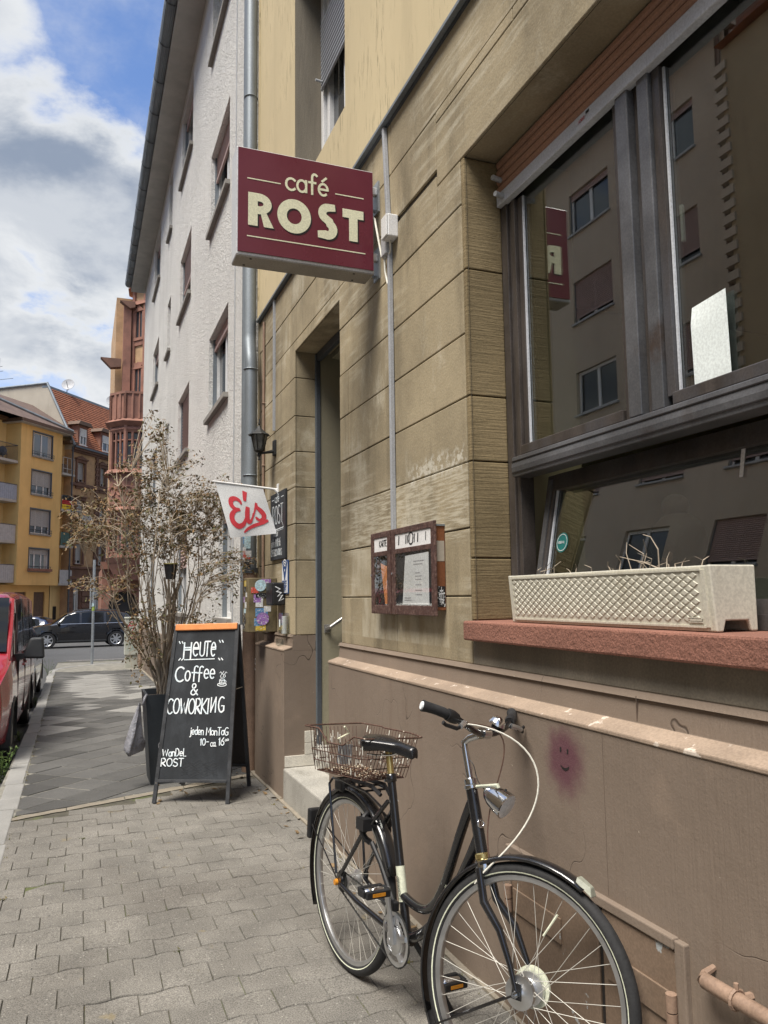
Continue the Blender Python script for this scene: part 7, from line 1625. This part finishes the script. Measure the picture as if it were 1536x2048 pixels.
# red van, nose towards us
def van_x(t,st,hw):
    for s in (1,-1):
        m=MB().hexa([V(1.14,s*(hw+.03),1.11),V(1.24,s*(hw+.03),1.11),V(1.24,s*(hw+.27),1.10),V(1.14,s*(hw+.27),1.10)],[V(1.14,s*(hw+.11),1.34),V(1.22,s*(hw+.11),1.34),V(1.22,s*(hw+.25),1.345),V(1.14,s*(hw+.25),1.345)]); mr=m.build('mirror','car_trim',t,bevel=.03); mr.modifiers['bevel'].segments=4; MB().hexa([V(1.16,s*(hw-.06),1.08),V(1.23,s*(hw-.06),1.08),V(1.23,s*(hw+.10),1.12),V(1.16,s*(hw+.10),1.12)],[V(1.16,s*(hw-.06),1.16),V(1.23,s*(hw-.06),1.16),V(1.23,s*(hw+.10),1.17),V(1.16,s*(hw+.10),1.17)]).build('mirror_arm','car_trim',mr); MB().lathe([(0,0),(.085,0)],14,(1.138,s*(hw+.18),1.225),(-1,0,0)).build('mirror_glass','chrome',mr)
        MB().box(.02,.22,s*hw*.985-.012,s*hw*.985+.018,.96,.99).build('door_handle','car_red',t,bevel=.006); MB().box(-.35,-.15,s*hw*.985-.012,s*hw*.985+.018,.96,.99).build('door_handle','car_red',t,bevel=.006)
        for x in (1.14,-.02,-1.30): MB().box(x-.004,x+.004,s*hw*.955,s*hw*1.002,.38,1.13).build('door_gap','menu_dark',t)
        MB().box(-.15,-2.25,s*hw*.985-.003,s*hw*.985+.008,1.10,1.118).build('slide_rail','car_trim',t)
        h=MB().sphere((2.20,s*.66,.80),.16,12,8,(.9,1.0,.95)); h.build('headlamp','car_lamp',t,smooth=True)
        MB().tube([(1.74,s*.875,1.12),(1.38,s*.865,1.44),(1.02,s*.845,1.77)],.032,8).build('windscreen_pillar','car_red',t,smooth=40)
        MB().box(.98,1.04,s*hw*.93-.01,s*hw*.93+.012,1.16,1.62).build('window_pillar','car_trim',t)
        m=MB(); f=(V(.95 if s<0 else .45,s*hw*.946+s*.006,1.50),V(-s*1,0,0) if s<0 else V(-1,0,0),V(0,0,1),V(0,s,0)); text(m,(V(.62,s*(hw*.935),1.22),V(0,0,1),V(1,0,0),V(0,s,0)),'TOURS',0,0,.07,.012,hh=.012); m.build('window_lettering','sign_white',t)
    MB().box(2.18,2.40,-.80,.80,.28,.62).build('bumper','car_trim',t,bevel=.05); MB().box(2.24,2.34,-.45,.45,.70,.86).build('grille','car_trim',t,bevel=.01)
van_st=[(-2.46,.42,1.10,.88,1.15,.85),(-2.42,.34,1.14,.92,1.72,.85),(-2.30,.30,1.15,.945,1.83,.87),(-1.5,.27,1.14,.95,1.87,.87),(0,.27,1.13,.95,1.88,.87),(.85,.27,1.12,.95,1.85,.86),(1.05,.27,1.12,.95,1.79,.85),(1.75,.27,1.12,.94,1.17,.87),(1.90,.27,1.07,.93,1.09,.87),(2.22,.28,.92,.88,.95,.74),(2.36,.34,.72,.82,.76,.66),(2.42,.42,.60,.74,.64,.60)]
car('red_van','red panel-windowed van parked at the kerb, nose towards the viewer','',0,van_st,[],.33,'car_red',{}) if 0 else None
car('red_van','red passenger van parked at the left kerb with a black wing mirror',(-1.59,11.05,gz(11.05)-.125),R(-90),van_st,(1.52,-1.5),.33,'car_red',{'side':[(1.0,1.42,.06,.88,'quarter_window',0,-.36),(.05,.96,.06,.88,'side_window'),(-1.22,-.06,.06,.88,'side_window'),(-2.24,-1.34,.06,.88,'side_window')],'screen':[(1.08,1.70,.965,.985,'windscreen')],'dark_arch':True},kind='van',extra=van_x)
# dark car behind it
c_st=[(-2.05,.45,.85,.74,.92,.6),(-1.98,.32,.92,.80,1.02,.6),(-1.75,.24,.94,.86,1.30,.60),(-1.2,.22,.93,.88,1.46,.62),(-.2,.22,.91,.88,1.49,.63),(.35,.22,.90,.88,1.42,.62),(1.05,.22,.90,.87,.95,.68),(1.5,.22,.84,.86,.87,.66),(1.95,.26,.70,.80,.74,.6),(2.08,.34,.58,.72,.62,.55)]
gl={'side':[(.02,.70,.08,.86,'side_window',0,-.3),(-.92,-.05,.08,.86,'side_window'),(-1.55,-1.0,.10,.84,'side_window',.15,0)],'screen':[(.45,1.0,.9,.95,'windscreen'),(-1.9,-1.4,.9,.9,'rear_window')]}
car('dark_grey_car','dark grey car parked right behind the red van','',0,c_st,[],.3,'car_dark',{}) if 0 else None
car('dark_grey_car','dark grey car parked at the kerb right behind the red van',(-1.58,16.2,gz(16.2)-.125),R(-90),c_st,(1.28,-1.28),.31,'car_dark',gl)
car('blue_car','dark blue hatchback half hidden between the red van and the black SUV',(-3.3,47,gz(47)-.125),R(165),c_st,(1.28,-1.28),.31,'car_blue',gl)
# black SUV crossing, nose to the left
s_st=[(-2.50,.50,1.00,.80,1.06,.66),(-2.44,.38,1.08,.88,1.12,.68),(-2.30,.32,1.10,.94,1.30,.68),(-2.02,.27,1.10,.97,1.60,.68),(-1.5,.25,1.10,.985,1.70,.70),(-.3,.25,1.09,.985,1.745,.72),(.25,.25,1.08,.985,1.71,.71),(.60,.25,1.08,.985,1.60,.71),(1.35,.25,1.06,.975,1.11,.78),(1.75,.25,1.04,.97,1.07,.78),(2.25,.27,.93,.93,.96,.72),(2.48,.34,.78,.86,.82,.66),(2.56,.42,.66,.78,.70,.60)]
def suv_x(t,st,hw):
    for s in (1,-1):
        MB().tube([(1.30,s*hw*.955,1.10),(.60,s*hw*.955,1.125),(-1.2,s*hw*.955,1.13),(-2.05,s*hw*.93,1.14)],.014,6).build('chrome_strip','chrome',t,smooth=40); MB().tube([(.30,s*.72,1.74),(-.5,s*.73,1.79),(-1.7,s*.70,1.73)],.016,6).build('roof_rail','car_trim',t,smooth=40)
        m=MB().sphere((1.02,s*(hw+.08),1.16),.12,12,8,(.7,1.1,.7)); m.build('mirror','car_black',t,smooth=True)
        for x in (.25,-.78): MB().box(x,x+.20,s*hw*.99-.01,s*hw*.99+.02,.96,.99).build('door_handle','car_black',t,bevel=.006)
        for x in (.98,-.10,-1.05): MB().box(x-.004,x+.004,s*hw*.96,s*hw*1.001,.36,1.06).build('door_gap','menu_dark',t)
        MB().sphere((2.30,s*.74,.84),.16,12,8,(1.2,.7,.6)).build('headlamp','car_lamp',t,smooth=True); MB().sphere((-2.36,s*.80,.98),.14,10,8,(.6,.7,.8)).build('tail_lamp','flag_red2',t,smooth=True)
        MB().box(-1.1,1.1,s*hw*.96,s*hw*1.0,.30,.37).build('sill_trim','car_trim',t,bevel=.01)
        for x0_,x1_ in ((-.14,-.06),(-1.14,-1.06)): MB().box(x0_,x1_,s*.86,s*.90,1.14,1.60).build('window_post','car_black',t) if 0 else None
    MB().box(2.50,2.57,-.26,.26,.50,.61).build('number_plate','sign_white',t)
car('black_estate_car','glossy black SUV crossing the junction behind the post','',0,s_st,[],.3,'car_black',{}) if 0 else None
car('black_suv','glossy black SUV with silver wheels standing across the junction',(.02,40.3,gz(40.3)-.125),R(180+4),s_st,(1.50,-1.52),.385,'car_black',{'side':[(.12,1.22,.08,.86,'side_window',0,-.62),(-.95,.02,.08,.86,'side_window'),(-1.95,-1.06,.12,.84,'side_window',.25,0)],'screen':[(.66,1.30,.92,.95,'windscreen'),(-2.28,-1.95,.9,.9,'rear_window')]},kind='car',rimn=7,extra=suv_x)
# ---------------------------------------------------------------- dried shrub in the dark planter
sr=thing('potted_shrub','tall half-dried brown shrub with many thin stems growing from the dark planter','shrub',(PXc-.06,PYc,gq+.7))
rg=random.Random(17)
base=V(PXc-.10,PYc-.05,gq+.70)
# crown lobes: centre (x,y,z), radii
LOB=[((.62,7.15,2.60),(.42,.35,.28),70),((.24,7.10,2.22),(.42,.36,.26),95),((.0,7.1,2.05),(.24,.3,.18),26),((.75,7.15,2.22),(.40,.36,.28),110),((1.12,7.05,2.42),(.34,.25,.20),70),((1.02,7.1,2.05),(.30,.3,.24),60),((.62,7.2,3.0),(.14,.14,.30),22),((.52,7.1,1.95),(.50,.36,.22),90),((.30,7.0,1.55),(.30,.3,.24),26),((1.15,7.0,1.72),(.28,.25,.26),30),((.42,7.0,1.10),(.14,.2,.22),10),((.50,7.0,.95),(.12,.15,.22),10),((.95,7.0,1.25),(.30,.22,.28),26),((1.32,6.95,1.72),(.14,.18,.28),18),((.55,7.05,1.3),(.2,.2,.25),26),((.05,7.05,1.55),(.18,.2,.10),9)]
stems=[]; sm=[MB(),MB()]
for k in range(46):
    a=rg.uniform(0,6.28); r=rg.uniform(.01,.075); b=base+V(math.cos(a)*r,math.sin(a)*r,-.02)
    tx=.70+rg.uniform(-.36,.36) if k<34 else max(.18,min(1.15,rg.gauss(.62,.32))); ty=7.12+rg.gauss(0,.13); h=rg.uniform(1.7,2.75)-abs(tx-.66)*.6
    wob=lambda q:rg.uniform(-q,q)
    p=[b,b+V((tx-b.x)*.05+wob(.02),(ty-b.y)*.1,.30),b+V((tx-b.x)*.75+wob(.05),(ty-b.y)*.6,.62),V(tx+wob(.05),ty,b.z+.95),V(tx+wob(.10),ty+wob(.05),h*.80),V(tx+wob(.22),ty+wob(.1),h)]
    q=bez(p,14); q=[p_+V(wob(.008),wob(.008),0) for p_ in q]; stems.append(q); r0_=rg.uniform(.005,.012); sm[0 if k%3==0 else 1].tube(q,[r0_*(1-.75*i/14) for i in range(15)],6)
# knotted lower trunk
for k in range(5):
    b=base+V(rg.uniform(-.05,.05),rg.uniform(-.05,.05),-.03); sm[1].tube([b,b+V(rg.uniform(-.03,.03),0,.35),b+V(rg.uniform(-.05,.07),0,.75),b+V(rg.uniform(-.08,.14),0,1.1)],[.016,.015,.013,.010],7)
sm[0].build('stems','twig',sr,smooth=40); sm[1].build('stems','twig_pale',sr,smooth=40)
tw_=MB(); lv=[MB(),MB(),MB()]
def leaf(mb,p,l):
    a=rg.uniform(0,6.28); t=rg.uniform(-1.2,.5); d=V(math.cos(a)*math.cos(t),math.sin(a)*math.cos(t),math.sin(t)); s=d.cross(V(rg.uniform(-1,1),rg.uniform(-1,1),rg.uniform(-1,1))).normalized(); n=d.cross(s); w_=l*rg.uniform(.4,.7); c=rg.uniform(-.3,.5)*l
    m=p+d*l*.5+n*c*.4
    mb.add([p,m+s*w_*.5,p+d*l+n*c,m-s*w_*.5],[(0,1,3),(1,2,3)])
nodes=[(q[i],k) for k,q in enumerate(stems) for i in range(5,15)]
for (c,r,n) in LOB:
    c=V(*c)
    for k in range(n):
        u=V(rg.gauss(0,1),rg.gauss(0,1),rg.gauss(0,1)).normalized()*(rg.random()**.45); e=c+V(u.x*r[0],u.y*r[1],u.z*r[2])
        # grow from the closest stem node that lies below
        cand=sorted(nodes,key=lambda t:(t[0]-e).length+max(0,t[0].z-e.z+.05)*3)[rg.randint(0,3)][0]
        mid=(cand+e)/2+V(rg.uniform(-.06,.06),rg.uniform(-.06,.06),rg.uniform(0,.12)); q=bez([cand,mid,e,e+V(rg.uniform(-.07,.07),rg.uniform(-.07,.07),rg.uniform(-.10,.02))],6); tw_.tube(q,[.0032,.003,.0026,.0022,.0018,.0014,.0009],4,cap=False)
        for j in range(rg.randint(7,14)):
            i=rg.randint(3,6); p=q[i]+V(rg.gauss(0,.014),rg.gauss(0,.014),rg.gauss(0,.014)); leaf(lv[0 if rg.random()<.5 else (1 if rg.random()<(.75 if c.x>.4 else .35) else 2)],p,rg.uniform(.018,.040))
        if rg.random()<.5:
            f=q[3]+V(rg.uniform(-.12,.12),rg.uniform(-.1,.1),rg.uniform(-.08,.12)); tw_.tube([q[3],(q[3]+f)/2+V(0,0,.01),f],[.002,.0015,.0008],4,cap=False); [leaf(rg.choice(lv),f+V(rg.gauss(0,.02),rg.gauss(0,.02),rg.gauss(0,.02)),rg.uniform(.015,.032)) for _ in range(9)]
tw_.build('twigs','twig_pale',sr); [m.build('crown',n,sr) for m,n in zip(lv,('leaf_dry','leaf_olive','leaf_rust'))]
# birdhouse-like dark pot hung among the stems
bh=thing('hanging_pot','small black pot with yellow rim hung among the shrub stems','pot',(.63,7.0,1.62)); MB().lathe([(0,0),(.04,0),(.058,.13),(.054,.13),(.036,.01)],14,(.72,6.98,1.63)).build('pot','black_plastic',bh,smooth=40); MB().torus((.72,6.98,1.762),(0,0,1),.058,.007,18,6).build('rim','pot_rim',bh); MB().tube([(.72,6.98,1.8),(.73,7.0,1.95),(.74,7.05,2.1)],.003,4).build('hanger','twig',bh)
# weeds by the kerb and moss in the joints
def weed(x,y,h,n,lab,mat='weed',z=None):
    t=thing('kerb_weed',lab,'weed',(x,y,gz(y)-.12 if z is None else z),group='weeds growing along the kerb'); mb=MB(); st_=MB(); z0=gz(y)-.12 if z is None else z
    for k in range(n):
        a=rg.uniform(0,6.28); d=V(math.cos(a),math.sin(a),0); hh=h*rg.uniform(.5,1); p=V(x,y,z0)+d*rg.uniform(0,.05); tip=p+d*hh*rg.uniform(.15,.6)+V(0,0,hh); q=bez([p,p+V(0,0,hh*.6),tip],5); st_.tube(q,.002,4,cap=False)
        for i in range(1,6):
            for s in (-1,1):
                e=d.cross(V(0,0,1))*s; l=rg.uniform(.02,.05); b=q[i]; mb.add([b,b+e*l*.5+d*.01+V(0,0,.008),b+e*l+V(0,0,rg.uniform(-.01,.02)),b+e*l*.5-d*.01+V(0,0,.008)],[(0,1,3),(1,2,3)])
    st_.build('stalks',mat,t); mb.build('leaves',mat,t)
weed(-.66,8.4,.32,16,'bushy green weed in the gutter at the left edge'); weed(-.69,21.2,.55,9,'tall weed at the kerb where the street bends'); weed(-.68,15.0,.16,8,'low weed in the gutter beside the red van'); weed(-.67,11.0,.14,8,'low weed in the gutter near the van wheel')
ms=MB(); rm=random.Random(31)
def tuft(mb,x,y,z,n,r,h):
    for k in range(n):
        a=rm.uniform(0,6.28); l=rm.uniform(.4,1)*r; px,py=x+rm.gauss(0,r*.5),y+rm.gauss(0,r*.5); d=V(math.cos(a)*l,math.sin(a)*l,rm.uniform(.2,1)*h); s=V(-math.sin(a),math.cos(a),0)*l*.28; p=V(px,py,z); mb.add([p-s,p+s,p+d],[(0,1,2)])
for (x,y) in vis[:300]:
    if rm.random()<(.6 if x>.35 else .3):
        sx=rm.choice([-1,1])
        for k in range(rm.randint(2,6)): tuft(ms,x+sx*PW/2,y+rm.uniform(-.07,.07),gz(y)-.008,4,.007,.007)
    if rm.random()<.30:
        for k in range(rm.randint(2,7)):
            xx=x+rm.uniform(-.09,.09); tuft(ms,xx,y+PD/2+.01*math.sin(2*PI*(xx-x)/PW),gz(y)-.008,4,.006,.006)
    if rm.random()<.05: tuft(ms,x+PW/2,y+PD/2*rm.choice([-1,1]),gz(y)-.004,16,.018,.015)
for k in range(40):
    y=rm.uniform(2.4,7); tuft(ms,PX-.035+rm.gauss(0,.012),y,gz(y)-.004,7,.010,.010)
for k in range(160):
    y=rm.uniform(5.2,21); tuft(ms,kx(y)+.085+rm.gauss(0,.01),y,gz(y)-.006,8,.014,.02)
tag(ms.build('joint_moss','moss'),'thin moss and grass growing in the paving joints','moss',kind='stuff')
lt=MB()
for k in range(80):
    x=.5+rm.random()*.95; y=6.3+rm.random()*1.2 if k<34 else rm.uniform(7.5,21); x=x if k<34 else rm.uniform(1.2,1.47); y=y if k<46 else rm.uniform(3,6.5); x=x if k<46 else 1.47-abs(rm.gauss(0,.07)); z=gz(y)+.006; a=rm.uniform(0,6.28); l=rm.uniform(.012,.04); d=V(math.cos(a),math.sin(a),rm.uniform(0,.3))*l; s=V(-math.sin(a),math.cos(a),rm.uniform(-.3,.6))*l*.5; p=V(x,y,z); lt.add([p-d,p+s,p+d,p-s],[(0,1,3),(1,2,3)])
tag(lt.build('fallen_leaves','leaf_dry'),'scattered dry leaves lying under the A-board','leaves',kind='stuff')
pb2=MB()
for k in range(240):
    y=2.3+rm.random()**1.5*6; x=rm.uniform(-.4,1.45); r=rm.uniform(.001,.0035); pb2.sphere((x,y,gz(y)+r*.3),r,5,3)
tag(pb2.build('grit','slab_pale'),'pale grit specks scattered over the pavers','grit',kind='stuff')
